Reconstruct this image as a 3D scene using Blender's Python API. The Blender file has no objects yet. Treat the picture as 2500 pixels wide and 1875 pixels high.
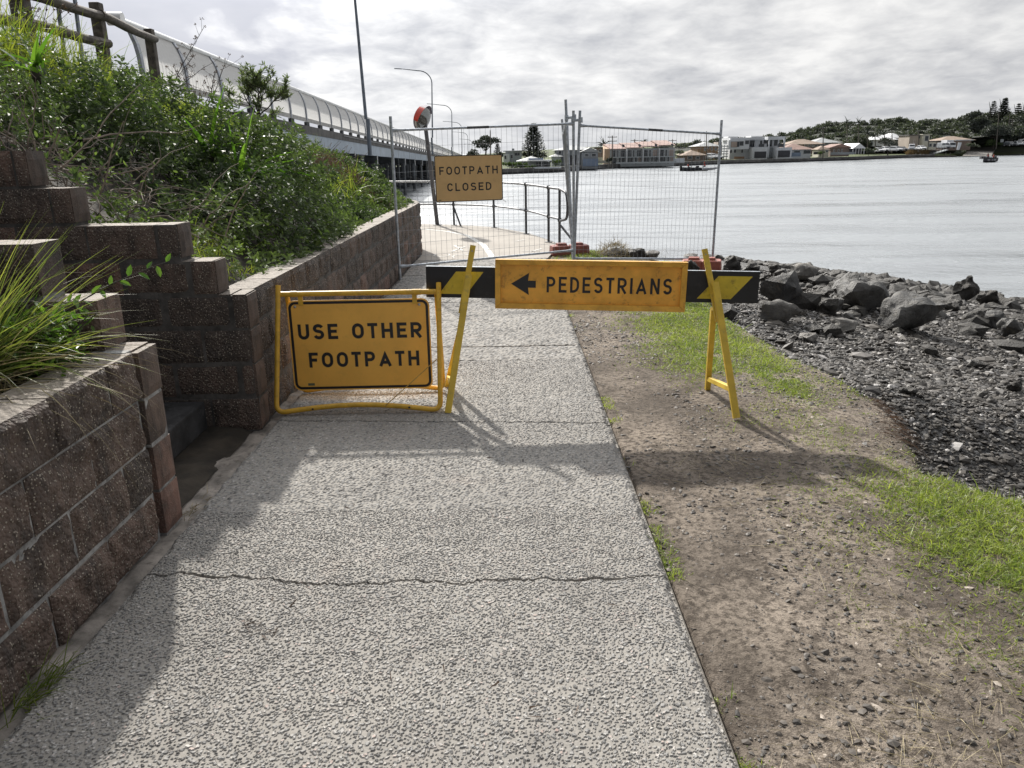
import bpy, bmesh, math, random
import numpy as np
from mathutils import Vector, Matrix, noise as mnoise

# ------------------------------------------------------------------ camera
SC = bpy.context.scene
COL = SC.collection
CAM_H = 1.6
PITCH = math.atan((937.5 - 373.0) / 1876.0)
ROLL = math.radians(1.0)
cd = bpy.data.cameras.new('camera')
cam = bpy.data.objects.new('camera', cd)
COL.objects.link(cam)
cd.sensor_fit = 'HORIZONTAL'
cd.sensor_width = 36.0
cd.lens = 36.0 * 1876.0 / 2500.0
cd.clip_start = 0.05
cd.clip_end = 9000.0
cam.matrix_world = (Matrix.Translation((0, 0, CAM_H)) @ Matrix.Rotation(math.pi / 2 - PITCH, 4, 'X')
                    @ Matrix.Rotation(-ROLL, 4, 'Z'))
SC.camera = cam

# ------------------------------------------------------------------ light
SUN_EL = math.radians(35.0)
SUN_AZ = math.radians(-21.0)            # measured from +Y, negative = to the left
SUN_DIR = Vector((math.sin(SUN_AZ) * math.cos(SUN_EL), math.cos(SUN_AZ) * math.cos(SUN_EL), math.sin(SUN_EL)))
sl = bpy.data.lights.new('sun', 'SUN')
sl.energy = 4.9
sl.angle = math.radians(1.6)
sl.color = (1.0, 0.95, 0.87)
sun = bpy.data.objects.new('sun', sl)
COL.objects.link(sun)
sun.location = (0, 0, 60)
sun.rotation_euler = SUN_DIR.to_track_quat('Z', 'Y').to_euler()

SC.view_settings.view_transform = 'Standard'
SC.view_settings.look = 'None'
SC.view_settings.exposure = 0.36
SC.view_settings.gamma = 1.0
SC.view_settings.use_curve_mapping = False

world = bpy.data.worlds.new('World')
SC.world = world
world.use_nodes = True


class NT:
    """tiny helper round a node tree"""
    def __init__(s, tree):
        s.t = tree
        s.n = tree.nodes
        s.l = tree.links

    def node(s, typ, **kw):
        nd = s.n.new(typ)
        for k, v in kw.items():
            if k.startswith('in_'):
                key = k[3:]
                key = int(key) if key.isdigit() else key.replace('_', ' ')
                s.put(nd.inputs[key], v)
            else:
                setattr(nd, k, v)
        return nd

    def put(s, sock, v):
        if isinstance(v, bpy.types.NodeSocket):
            s.l.new(v, sock)
        elif isinstance(v, bpy.types.Node):
            s.l.new(v.outputs[0], sock)
        else:
            if sock.type == 'RGBA' and isinstance(v, (tuple, list)) and len(v) == 3:
                v = (*v, 1.0)
            if sock.type == 'RGBA' and isinstance(v, (int, float)):
                v = (v, v, v, 1.0)
            sock.default_value = v

    def math(s, op, a, b=0.0, c=None, clamp=False):
        nd = s.n.new('ShaderNodeMath')
        nd.operation = op
        nd.use_clamp = clamp
        s.put(nd.inputs[0], a)
        s.put(nd.inputs[1], b)
        if c is not None:
            s.put(nd.inputs[2], c)
        return nd.outputs[0]

    def mix(s, fac, a, b, mode='MIX'):
        nd = s.n.new('ShaderNodeMix')
        nd.data_type = 'RGBA'
        nd.blend_type = mode
        s.put(nd.inputs[0], fac)
        s.put(nd.inputs[6], a)
        s.put(nd.inputs[7], b)
        return nd.outputs[2]

    def ramp(s, fac, stops, interp='LINEAR'):
        nd = s.n.new('ShaderNodeValToRGB')
        nd.color_ramp.interpolation = interp
        el = nd.color_ramp.elements
        while len(el) < len(stops):
            el.new(0.5)
        for e, (p, c) in zip(el, stops):
            e.position = p
            if isinstance(c, (int, float)):
                c = (c, c, c)
            e.color = (*c, 1.0)
        s.put(nd.inputs[0], fac)
        return nd.outputs[0]

    def noise(s, vec, scale, detail=4.0, rough=0.55, dist=0.0, out=0):
        nd = s.n.new('ShaderNodeTexNoise')
        if vec is not None:
            s.put(nd.inputs['Vector'], vec)
        nd.inputs['Scale'].default_value = scale
        nd.inputs['Detail'].default_value = detail
        nd.inputs['Roughness'].default_value = rough
        nd.inputs['Distortion'].default_value = dist
        return nd.outputs[out]

    def voro(s, vec, scale, feature='F1', out=0, rand=1.0):
        nd = s.n.new('ShaderNodeTexVoronoi')
        nd.feature = feature
        if vec is not None:
            s.put(nd.inputs['Vector'], vec)
        nd.inputs['Scale'].default_value = scale
        nd.inputs['Randomness'].default_value = rand
        return nd.outputs[out]

    def mapping(s, vec, scale=(1, 1, 1), loc=(0, 0, 0), rot=(0, 0, 0)):
        nd = s.n.new('ShaderNodeMapping')
        s.put(nd.inputs[0], vec)
        nd.inputs['Location'].default_value = loc
        nd.inputs['Rotation'].default_value = rot
        nd.inputs['Scale'].default_value = scale
        return nd.outputs[0]


def build_world():
    t = NT(world.node_tree)
    t.n.clear()
    out = t.node('ShaderNodeOutputWorld')
    bg = t.node('ShaderNodeBackground')
    bg.inputs['Strength'].default_value = 0.1
    t.l.new(bg.outputs[0], out.inputs[0])
    sky = t.node('ShaderNodeTexSky', sky_type='NISHITA')
    sky.sun_disc = False
    sky.sun_elevation = SUN_EL
    sky.sun_rotation = SUN_AZ
    sky.air_density = 1.0
    sky.dust_density = 1.5
    tc = t.node('ShaderNodeTexCoord')
    d = tc.outputs['Generated']
    sep = t.node('ShaderNodeSeparateXYZ', in_0=d)
    z = t.math('MAXIMUM', sep.outputs[2], 0.0)
    # a cloud layer seen from below: direction projected on a plane overhead
    den = t.math('ADD', z, 0.20)
    px = t.math('DIVIDE', sep.outputs[0], den)
    py = t.math('DIVIDE', sep.outputs[1], den)
    cv = t.node('ShaderNodeCombineXYZ', in_0=px, in_1=py, in_2=0.0).outputs[0]
    n1 = t.noise(t.mapping(cv, (1.0, 0.8, 1)), 0.75, 3, 0.5, 0.2)
    n2 = t.noise(t.mapping(cv, (1.0, 0.85, 1), rot=(0, 0, 0.2)), 2.6, 5, 0.55, 0.3)
    n3 = t.noise(t.mapping(cv, (1.0, 0.9, 1), rot=(0, 0, -0.25)), 7.0, 4, 0.6, 0.3)
    s = t.math('ADD', t.math('MULTIPLY', n1, 0.30), t.math('ADD', t.math('MULTIPLY', n2, 0.45), t.math('MULTIPLY', n3, 0.25)))
    dens = t.ramp(s, [(0.38, 0.0), (0.60, 1.0)])           # 0 thin and bright, 1 thick and grey
    # one heavy grey cloud to the left of the view
    cd_ = Vector((-0.50, 1.0, 0.20)).normalized()
    dp = t.node('ShaderNodeVectorMath', operation='DOT_PRODUCT')
    t.put(dp.inputs[0], d)
    dp.inputs[1].default_value = cd_
    wob = t.math('MULTIPLY', t.math('SUBTRACT', n2, 0.5), 0.06)
    wob = t.math('ADD', wob, t.math('MULTIPLY', t.math('SUBTRACT', n1, 0.5), 0.06))
    big = t.ramp(t.math('ADD', dp.outputs['Value'], wob), [(0.964, 0.0), (0.980, 1.0)])
    # brightness of the layer: far brighter round the (hidden) sun, dimmer behind the viewer
    sd = t.node('ShaderNodeVectorMath', operation='DOT_PRODUCT')
    t.put(sd.inputs[0], d)
    sd.inputs[1].default_value = SUN_DIR
    c = t.math('MAXIMUM', sd.outputs['Value'], 0.0)
    g2 = t.math('POWER', c, 12.0)
    # the half of the sky on the sun's side is the brighter one
    fd = t.node('ShaderNodeVectorMath', operation='DOT_PRODUCT')
    t.put(fd.inputs[0], d)
    fd.inputs[1].default_value = Vector((0.25, 1.0, 0.0)).normalized()
    fr = t.math('SMOOTH_MIN', t.math('MAXIMUM', t.math('ADD', fd.outputs['Value'], 0.15), 0.0), 0.9, 0.2)
    base = t.math('ADD', 0.33, t.math('ADD', t.math('MULTIPLY', c, 0.16), t.math('MULTIPLY', fr, 0.21)))
    base = t.math('ADD', base, t.math('MULTIPLY', g2, 1.2))
    # the layer is thinnest round the sun, higher than the picture reaches
    hi = t.math('MULTIPLY', t.ramp(z, [(0.16, 0.0), (0.42, 1.0)]), t.math('MULTIPLY', t.math('POWER', c, 3.0), 1.5))
    base = t.math('ADD', base, hi)
    bright = t.mix(1.0, (1.16, 1.155, 1.145), base, 'MULTIPLY')
    dark = t.mix(1.0, (0.62, 0.635, 0.675), base, 'MULTIPLY')
    cloud = t.mix(dens, bright, dark)
    cloud = t.mix(t.math('MULTIPLY', big, 0.85), cloud, t.mix(1.0, (0.52, 0.535, 0.60), base, 'MULTIPLY'))
    # pale band low over the horizon
    hz = t.ramp(z, [(0.0, 1.0), (0.075, 0.0)])
    cloud = t.mix(t.math('MULTIPLY', hz, 0.55), cloud, t.mix(1.0, (0.86, 0.875, 0.90), base, 'MULTIPLY'))
    cl10 = t.mix(1.0, cloud, (10, 10, 10), 'MULTIPLY')
    # blue sky shows through holes of the layer, most of them high up and behind
    hole = t.ramp(t.noise(cv, 0.8, 4, 0.55, 0.3), [(0.55, 0.0), (0.68, 1.0)])
    hole = t.math('MULTIPLY', hole, t.ramp(z, [(0.12, 0.0), (0.40, 0.85)]))
    col = t.mix(hole, cl10, sky.outputs[0])
    t.l.new(col, bg.inputs['Color'])


build_world()

# ------------------------------------------------------------------ helpers
rng = np.random.default_rng(7)
random.seed(7)
WATER_Z = -2.4


def at(X, Y, y):
    """world point seen at pixel X, Y of the 2500 px wide photograph, y metres ahead of the camera"""
    u, v = (X - 1250.0) / 1876.0, -(Y - 937.5) / 1876.0
    c, s = math.cos(ROLL), math.sin(ROLL)
    u, v = u * c + v * s, v * c - u * s
    dy = math.cos(PITCH) + v * math.sin(PITCH)
    dz = -math.sin(PITCH) + v * math.cos(PITCH)
    t = y / dy
    return Vector((u * t, y, CAM_H + dz * t))


def V(*a):
    return Vector(a)


def origin(o):
    p = Vector((0, 0, 0))
    while o is not None:
        p += o.location
        o = o.parent
    return p


def tag(o, label=None, cat=None, group=None, kind=None):
    if label:
        o['label'] = label
    if cat:
        o['category'] = cat
    if group:
        o['group'] = group
    if kind:
        o['kind'] = kind
    return o


def thing(name, label, cat, loc=(0, 0, 0), group=None):
    o = bpy.data.objects.new(name, None)
    o.empty_display_size = 0.1
    COL.objects.link(o)
    o.location = loc
    return tag(o, label, cat, group)


def copy_tree(o, parent=None):
    c = o.copy()
    COL.objects.link(c)
    c.parent = parent
    for ch in list(o.children):
        copy_tree(ch, c)
    return c


class MB:
    """collects shapes and links them as ONE mesh object"""
    def __init__(s):
        s.v, s.f, s.mi, s.cl = [], [], [], []

    def add(s, vs, fs, mi=0):
        b = len(s.v)
        s.v.extend([tuple(p) for p in vs])
        s.f.extend([tuple(i + b for i in f) for f in fs])
        s.mi.extend([mi] * len(fs))

    def box(s, c, size, R=None, mi=0, taper=1.0):
        hx, hy, hz = size[0] / 2, size[1] / 2, size[2] / 2
        pts = []
        for z, k in ((-hz, 1.0), (hz, taper)):
            for x, y in ((-hx, -hy), (hx, -hy), (hx, hy), (-hx, hy)):
                p = Vector((x * k, y * k, z))
                if R is not None:
                    p = R @ p
                pts.append(p + Vector(c))
        s.add(pts, [(3, 2, 1, 0), (4, 5, 6, 7), (0, 1, 5, 4), (1, 2, 6, 5), (2, 3, 7, 6), (3, 0, 4, 7)], mi)

    def beam(s, p0, p1, w, h, up=(0, 0, 1), mi=0, bev=0.0):
        p0, p1 = Vector(p0), Vector(p1)
        d = (p1 - p0).normalized()
        up = Vector(up)
        side = d.cross(up)
        if side.length < 1e-5:
            side = d.cross(Vector((0, 1, 0)))
        side.normalize()
        u = side.cross(d).normalized()
        if bev <= 0:
            prof = [(-w / 2, -h / 2), (w / 2, -h / 2), (w / 2, h / 2), (-w / 2, h / 2)]
        else:
            b = bev
            prof = [(-w / 2 + b, -h / 2), (w / 2 - b, -h / 2), (w / 2, -h / 2 + b), (w / 2, h / 2 - b),
                    (w / 2 - b, h / 2), (-w / 2 + b, h / 2), (-w / 2, h / 2 - b), (-w / 2, -h / 2 + b)]
        n = len(prof)
        vs = [p0 + side * a + u * b for a, b in prof] + [p1 + side * a + u * b for a, b in prof]
        fs = [tuple(range(n - 1, -1, -1)), tuple(range(n, 2 * n))]
        fs += [(i, (i + 1) % n, n + (i + 1) % n, n + i) for i in range(n)]
        s.add(vs, fs, mi)

    def tube(s, pts, r, n=8, mi=0, caps=True, closed=False):
        pts = [Vector(p) for p in pts]
        m = len(pts)
        rs = r if isinstance(r, (list, tuple)) else [r] * m
        tans = []
        for i in range(m):
            if closed:
                tans.append((pts[(i + 1) % m] - pts[i - 1]).normalized())
            else:
                tans.append((pts[min(i + 1, m - 1)] - pts[max(i - 1, 0)]).normalized())
        t0 = tans[0]
        a = Vector((0, 0, 1)) if abs(t0.z) < 0.9 else Vector((1, 0, 0))
        nrm = (a - t0 * a.dot(t0)).normalized()
        vs = []
        for i in range(m):
            t = tans[i]
            nrm = (nrm - t * nrm.dot(t)).normalized()
            b = t.cross(nrm)
            for k in range(n):
                an = 2 * math.pi * k / n
                vs.append(pts[i] + (nrm * math.cos(an) + b * math.sin(an)) * rs[i])
        fs = []
        for i in range(m if closed else m - 1):
            j = (i + 1) % m
            for k in range(n):
                k2 = (k + 1) % n
                fs.append((i * n + k, i * n + k2, j * n + k2, j * n + k))
        if caps and not closed:
            fs.append(tuple(range(n - 1, -1, -1)))
            fs.append(tuple((m - 1) * n + k for k in range(n)))
        s.add(vs, fs, mi)

    def lathe(s, c, prof, n=16, axis=(0, 0, 1), mi=0):
        ax = Vector(axis).normalized()
        a = Vector((1, 0, 0)) if abs(ax.x) < 0.9 else Vector((0, 1, 0))
        u = (a - ax * a.dot(ax)).normalized()
        w = ax.cross(u)
        c = Vector(c)
        vs = []
        for (r, h) in prof:
            for k in range(n):
                an = 2 * math.pi * k / n
                vs.append(c + ax * h + (u * math.cos(an) + w * math.sin(an)) * r)
        fs = []
        for i in range(len(prof) - 1):
            for k in range(n):
                k2 = (k + 1) % n
                fs.append((i * n + k, i * n + k2, (i + 1) * n + k2, (i + 1) * n + k))
        fs.append(tuple(range(n - 1, -1, -1)))
        fs.append(tuple((len(prof) - 1) * n + k for k in range(n)))
        s.add(vs, fs, mi)

    def prism(s, poly, ex, mi=0):
        """planar polygon (3D points) extruded by vector ex"""
        n = len(poly)
        ex = Vector(ex)
        vs = [Vector(p) for p in poly] + [Vector(p) + ex for p in poly]
        fs = [tuple(range(n - 1, -1, -1)), tuple(range(n, 2 * n))]
        fs += [(i, (i + 1) % n, n + (i + 1) % n, n + i) for i in range(n)]
        s.add(vs, fs, mi)

    def build(s, name, mat, parent=None, smooth=False, bevel=0.0, recalc=True):
        me = bpy.data.meshes.new(name)
        vs = np.array(s.v, dtype=float).reshape(-1, 3)
        if parent is not None:
            off = np.array(origin(parent))
        else:
            off = np.array([(vs[:, 0].min() + vs[:, 0].max()) / 2, (vs[:, 1].min() + vs[:, 1].max()) / 2, vs[:, 2].min()])
        me.from_pydata((vs - off).tolist(), [], s.f)
        for m in (mat if isinstance(mat, (list, tuple)) else [mat]):
            me.materials.append(m)
        if any(s.mi):
            me.polygons.foreach_set('material_index', s.mi)
        if recalc or bevel > 0:
            bm = bmesh.new()
            bm.from_mesh(me)
            if recalc:
                bmesh.ops.recalc_face_normals(bm, faces=bm.faces)
            if bevel > 0:
                ed = [e for e in bm.edges if len(e.link_faces) == 2 and e.calc_face_angle(0) > 0.5]
                bmesh.ops.bevel(bm, geom=ed, offset=bevel, segments=2, affect='EDGES', profile=0.6)
            bm.to_mesh(me)
            bm.free()
        if smooth:
            me.polygons.foreach_set('use_smooth', [True] * len(me.polygons))
            if smooth == 'auto':
                me.set_sharp_from_angle(angle=math.radians(40))
        o = bpy.data.objects.new(name, me)
        COL.objects.link(o)
        if parent is not None:
            o.parent = parent
        else:
            o.location = off
        return o


def npmesh(name, v, f, mat, parent=None, attrs=None, smooth=False, loc=None):
    """numpy mesh: v (n,3), f (m,k) of one polygon size; attrs: name -> per-vertex float"""
    me = bpy.data.meshes.new(name)
    v = np.asarray(v, dtype=np.float32)
    f = np.asarray(f, dtype=np.int32)
    if parent is not None:
        off = np.array(origin(parent), dtype=np.float32)
    elif loc is not None:
        off = np.array(loc, dtype=np.float32)
    else:
        off = np.array([(v[:, 0].min() + v[:, 0].max()) / 2, (v[:, 1].min() + v[:, 1].max()) / 2, v[:, 2].min()], dtype=np.float32)
    v = v - off
    k = f.shape[1]
    me.vertices.add(len(v))
    me.vertices.foreach_set('co', v.ravel())
    me.loops.add(f.size)
    me.loops.foreach_set('vertex_index', f.ravel())
    me.polygons.add(len(f))
    me.polygons.foreach_set('loop_start', np.arange(0, f.size, k, dtype=np.int32))
    me.polygons.foreach_set('use_smooth', np.full(len(f), bool(smooth)))
    for an, av in (attrs or {}).items():
        a = me.attributes.new(an, 'FLOAT', 'POINT')
        a.data.foreach_set('value', np.asarray(av, dtype=np.float32))
    me.update(calc_edges=True)
    me.validate()
    me.materials.append(mat)
    o = bpy.data.objects.new(name, me)
    COL.objects.link(o)
    if parent is not None:
        o.parent = parent
    else:
        o.location = off
    return o


def vnoise(x, y, seed=0):
    """smooth value noise on numpy arrays, 0..1"""
    x = np.asarray(x, dtype=float)
    y = np.asarray(y, dtype=float)
    xi, yi = np.floor(x).astype(np.int64), np.floor(y).astype(np.int64)
    fx, fy = x - xi, y - yi
    fx, fy = fx * fx * (3 - 2 * fx), fy * fy * (3 - 2 * fy)

    def h(i, j):
        n = (i * 374761393 + j * 668265263 + seed * 974711) & 0xffffffff
        n = ((n ^ (n >> 13)) * 1274126177) & 0xffffffff
        return ((n ^ (n >> 16)) & 0xffff) / 65535.0
    a, b, c, d = h(xi, yi), h(xi + 1, yi), h(xi, yi + 1), h(xi + 1, yi + 1)
    return (a * (1 - fx) + b * fx) * (1 - fy) + (c * (1 - fx) + d * fx) * fy


def fbm(x, y, seed=0, oct=4):
    s, a, t = 0, 0.5, 0
    for o in range(oct):
        s = s + a * vnoise(x * 2 ** o + 17.3 * o, y * 2 ** o - 9.1 * o, seed + o)
        t += a
        a *= 0.5
    return s / t


def unit(a):
    return a / np.maximum(np.linalg.norm(a, axis=1, keepdims=True), 1e-9)


def rand_unit(n):
    return unit(rng.normal(size=(n, 3)))


def leaf_arrays(P, D, N, L, W, bend=0.15, fold=0.25):
    """leaves: base P, direction D, face normal hint N; two quads folded along the midrib"""
    n = len(P)
    D = unit(D)
    S = unit(np.cross(D, N))
    U = np.cross(S, D)
    L = np.asarray(L).reshape(-1, 1) * np.ones((n, 1))
    W = np.asarray(W).reshape(-1, 1) * np.ones((n, 1))
    tpl = [(0, 0, 0), (0.30, 0.46, 1), (0.68, 0.40, 1), (1, 0, 0), (0.68, -0.40, 1), (0.30, -0.46, 1)]
    vs = np.empty((n, 6, 3))
    for k, (a, b, fo) in enumerate(tpl):
        vs[:, k] = P + D * L * a + S * W * b + U * (W * fold * abs(b) * 2 * 0.5 - L * bend * a * a)
    idx = np.arange(n)[:, None] * 6
    f = np.concatenate([idx + np.array([0, 1, 2, 3]), idx + np.array([0, 3, 4, 5])])
    return vs.reshape(-1, 3), f


def blade_arrays(P, D, L, W, droop, seg=3):
    """grass blades: strips of `seg` quads (last ends in a point-like edge), start direction D, drooping"""
    n = len(P)
    D = unit(D)
    S = unit(np.cross(D, rand_unit(n)))
    L = np.asarray(L).reshape(-1, 1) * np.ones((n, 1))
    W = np.asarray(W).reshape(-1, 1) * np.ones((n, 1))
    droop = np.asarray(droop).reshape(-1, 1) * np.ones((n, 1))
    vs = np.empty((n, (seg + 1) * 2, 3))
    p = P.copy()
    d = D.copy()
    for k in range(seg + 1):
        t = k / seg
        w = W * (1 - t ** 1.6 * 0.93) * 0.5
        vs[:, 2 * k] = p - S * w
        vs[:, 2 * k + 1] = p + S * w
        d = d + np.array([0, 0, -1.0]) * droop / seg
        d = unit(d)
        p = p + d * L / seg
    idx = np.arange(n)[:, None] * (seg + 1) * 2
    f = np.concatenate([idx + np.array([2 * k, 2 * k + 1, 2 * k + 3, 2 * k + 2]) for k in range(seg)])
    return vs.reshape(-1, 3), f


def ico():
    bm = bmesh.new()
    bmesh.ops.create_icosphere(bm, subdivisions=1, radius=1.0)
    v = np.array([p.co[:] for p in bm.verts])
    f = np.array([[q.index for q in p.verts] for p in bm.faces])
    bm.free()
    return v, f


ICO_V, ICO_F = ico()


def stones(P, size, flat=0.6, jag=0.35):
    """many small angular stones as one (v, f, tint) set"""
    n = len(P)
    size = np.asarray(size).reshape(-1, 1, 1) * np.ones((n, 1, 1))
    sc = np.stack([rng.uniform(0.7, 1.35, n), rng.uniform(0.6, 1.1, n), rng.uniform(0.5, 1.1, n) * flat], 1)[:, None, :]
    v = ICO_V[None] * (1 + rng.uniform(-jag, jag, (n, len(ICO_V), 1))) * sc * size
    a = rng.uniform(0, 2 * np.pi, n)
    ti = rng.normal(0, 0.35, n)
    ca, sa, ct, st = np.cos(a)[:, None], np.sin(a)[:, None], np.cos(ti)[:, None], np.sin(ti)[:, None]
    x, y, z = v[..., 0], v[..., 1], v[..., 2]
    y, z = y * ct - z * st, y * st + z * ct
    x, y = x * ca - y * sa, x * sa + y * ca
    v = np.stack([x, y, z], -1) + P[:, None, :]
    f = ICO_F[None] + (np.arange(n) * len(ICO_V))[:, None, None]
    return v.reshape(-1, 3), f.reshape(-1, 3), np.repeat(rng.random(n), len(ICO_V))

# ------------------------------------------------------------------ materials
def new_mat(name):
    m = bpy.data.materials.new(name)
    m.use_nodes = True
    t = NT(m.node_tree)
    bsdf = m.node_tree.nodes['Principled BSDF']
    return m, t, bsdf


def obj_co(t):
    return t.node('ShaderNodeTexCoord').outputs['Object']


def world_co(t):
    return t.node('ShaderNodeNewGeometry').outputs['Position']


def bump(t, b, h, strength=0.4, dist=0.01):
    nd = t.node('ShaderNodeBump', in_Strength=strength, in_Distance=dist, in_Height=h)
    t.l.new(nd.outputs[0], b.inputs['Normal'])


def pmat(name, col, rough=0.6, metal=0.0, var=0.18, scale=6.0, col2=None, bmp=0.0, bscale=40.0, spec=0.5, dirt=None, dirt_amt=0.0):
    """a painted / solid material with some wear"""
    m, t, b = new_mat(name)
    p = world_co(t)
    n = t.noise(p, scale, 5, 0.6)
    c2 = col2 if col2 is not None else tuple(c * (1 - var * 1.6) for c in col)
    c1 = tuple(min(1, c * (1 + var * 0.6)) for c in col)
    c = t.mix(t.ramp(n, [(0.35, 0.0), (0.65, 1.0)]), c2, c1)
    if dirt is not None:
        dn = t.noise(p, scale * 2.7, 6, 0.7)
        c = t.mix(t.math('MULTIPLY', t.ramp(dn, [(0.55, 0.0), (0.68, 1.0)]), dirt_amt), c, dirt)
    t.l.new(c, b.inputs['Base Color'])
    r = t.noise(p, scale * 3, 4, 0.6)
    t.l.new(t.math('ADD', rough - 0.08, t.math('MULTIPLY', r, 0.16)), b.inputs['Roughness'])
    b.inputs['Metallic'].default_value = metal
    b.inputs['Specular IOR Level'].default_value = spec
    if bmp > 0:
        bump(t, b, t.noise(p, bscale, 4, 0.6), bmp, 0.004)
    return m


def leaf_mat(name, c_dark, c_light, rough=0.33, trans=0.35, tcol=None, spec=0.5):
    """foliage: colour by the leaf's own tint, light passes through the blade"""
    m, t, b = new_mat(name)
    a = t.node('ShaderNodeAttribute', attribute_name='tint').outputs['Fac']
    c = t.mix(a, c_dark, c_light)
    t.l.new(c, b.inputs['Base Color'])
    b.inputs['Roughness'].default_value = rough
    b.inputs['Specular IOR Level'].default_value = spec
    tr = t.node('ShaderNodeBsdfTranslucent')
    t.put(tr.inputs[0], t.mix(1.0, c, tcol or (1.35, 1.5, 0.7), 'MULTIPLY'))
    mx = t.node('ShaderNodeMixShader')
    mx.inputs[0].default_value = trans
    out = m.node_tree.nodes['Material Output']
    t.l.new(b.outputs[0], mx.inputs[1])
    t.l.new(tr.outputs[0], mx.inputs[2])
    t.l.new(mx.outputs[0], out.inputs['Surface'])
    return m


M = {}
M['galv'] = pmat('galvanised steel', (0.44, 0.48, 0.53), 0.45, 0.45, 0.25, 25)
M['wire'] = pmat('galvanised wire', (0.34, 0.36, 0.39), 0.5, 0.6, 0.1, 20)
M['rail'] = pmat('weathered galvanised tube', (0.20, 0.205, 0.215), 0.42, 0.5, 0.25, 12)
M['rail_dark'] = pmat('dull dark tube', (0.085, 0.09, 0.10), 0.5, 0.3, 0.3, 12)
M['yellow_tube'] = pmat('yellow painted steel', (0.68, 0.40, 0.04), 0.42, 0.0, 0.12, 14, dirt=(0.2, 0.13, 0.05), dirt_amt=0.5)
M['yellow_leg'] = pmat('yellow painted trestle steel', (0.68, 0.47, 0.055), 0.45, 0.0, 0.12, 9, dirt=(0.25, 0.2, 0.1), dirt_amt=0.45)
M['sign_amber'] = pmat('amber reflective sheet', (0.86, 0.47, 0.085), 0.5, 0.0, 0.05, 5, dirt=(0.35, 0.2, 0.06), dirt_amt=0.15)
M['sign_tan'] = pmat('faded amber sheet', (0.62, 0.41, 0.185), 0.5, 0.0, 0.05, 5, dirt=(0.3, 0.2, 0.1), dirt_amt=0.15)
M['sign_dirty'] = pmat('scuffed amber sheet', (0.86, 0.43, 0.06), 0.5, 0.0, 0.14, 7, dirt=(0.16, 0.07, 0.03), dirt_amt=0.55)
M['sign_black'] = pmat('black lettering', (0.012, 0.013, 0.017), 0.45, 0.0, 0.2, 9)
M['board_black'] = pmat('black board', (0.010, 0.011, 0.016), 0.42, 0.0, 0.3, 6, dirt=(0.05, 0.05, 0.055), dirt_amt=0.35)
M['board_yellow'] = pmat('scuffed yellow sheet', (0.62, 0.47, 0.035), 0.45, 0.0, 0.12, 8, dirt=(0.06, 0.04, 0.02), dirt_amt=0.5)
M['wood_yellow'] = pmat('yellow painted timber', (0.74, 0.40, 0.055), 0.55, 0.0, 0.14, 11, dirt=(0.3, 0.15, 0.04), dirt_amt=0.5)
M['sticker'] = pmat('grey green sticker', (0.10, 0.12, 0.07), 0.5)
M['bolt'] = pmat('steel bolt', (0.5, 0.5, 0.5), 0.35, 0.8)
M['rope'] = pmat('tan cord', (0.48, 0.29, 0.07), 0.8)
M['red_plastic'] = pmat('sun faded red plastic', (0.25, 0.07, 0.055), 0.5, 0.0, 0.15, 10, dirt=(0.25, 0.15, 0.12), dirt_amt=0.5)
M['red_plastic2'] = pmat('orange red plastic', (0.34, 0.10, 0.07), 0.5, 0.0, 0.15, 10, dirt=(0.3, 0.18, 0.14), dirt_amt=0.5)
M['mirror'] = pmat('mirror face', (0.30, 0.30, 0.29), 0.09, 1.0, 0.02, 3)
M['visor_red'] = pmat('red mirror visor', (0.75, 0.06, 0.03), 0.4)
M['visor_grey'] = pmat('grey mirror rim', (0.24, 0.22, 0.27), 0.5)
M['post_grey'] = pmat('grey steel post', (0.13, 0.13, 0.14), 0.5, 0.3)
M['timber'] = pmat('weathered timber', (0.105, 0.088, 0.075), 0.85, 0.0, 0.35, 9, bmp=0.5, bscale=30, dirt=(0.26, 0.25, 0.22), dirt_amt=0.4)
M['hill'] = pmat('wooded ground', (0.03, 0.036, 0.026), 0.95, 0.0, 0.4, 0.3)
M['soil'] = pmat('dark leaf litter soil', (0.035, 0.028, 0.02), 0.95, 0.0, 0.4, 5, bmp=0.8, bscale=25)
M['steel_blue'] = pmat('blue grey steel', (0.16, 0.185, 0.22), 0.5, 0.3, 0.15, 3)
M['girder'] = pmat('blue grey girder paint', (0.30, 0.36, 0.43), 0.5, 0.0, 0.12, 1.2, dirt=(0.2, 0.2, 0.2), dirt_amt=0.4)
M['dark_beam'] = pmat('dark stained deck edge', (0.10, 0.095, 0.09), 0.85, 0.0, 0.3, 1.5)
M['dark_timber'] = pmat('dark bridge timber', (0.045, 0.05, 0.055), 0.85, 0.0, 0.3, 2)
M['pile'] = pmat('pale weathered pile', (0.115, 0.125, 0.135), 0.8, 0.0, 0.3, 2)
M['concrete_pale'] = pmat('pale concrete', (0.38, 0.37, 0.35), 0.85, 0.0, 0.12, 3)
M['screen'] = leaf_mat('pale translucent screen', (0.66, 0.66, 0.65), (0.72, 0.72, 0.71), 0.5, 0.66, (1.1, 1.1, 1.1))
M['screen_post'] = pmat('screen post', (0.30, 0.32, 0.36), 0.5, 0.3)
M['alu'] = pmat('brushed aluminium rail', (0.62, 0.62, 0.61), 0.35, 0.7, 0.08, 3)
M['white_strip'] = pmat('white painted strip', (0.75, 0.76, 0.76), 0.6)
M['twig'] = pmat('dry twig', (0.25, 0.205, 0.17), 0.85, 0.0, 0.3, 15)
M['stem_dark'] = pmat('dark stem', (0.05, 0.042, 0.035), 0.85, 0.0, 0.3, 15)
M['leaf_cover'] = leaf_mat('glossy shrub leaf', (0.040, 0.066, 0.025), (0.145, 0.20, 0.062), 0.58, 0.40, (1.25, 1.35, 0.78), spec=0.34)
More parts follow.
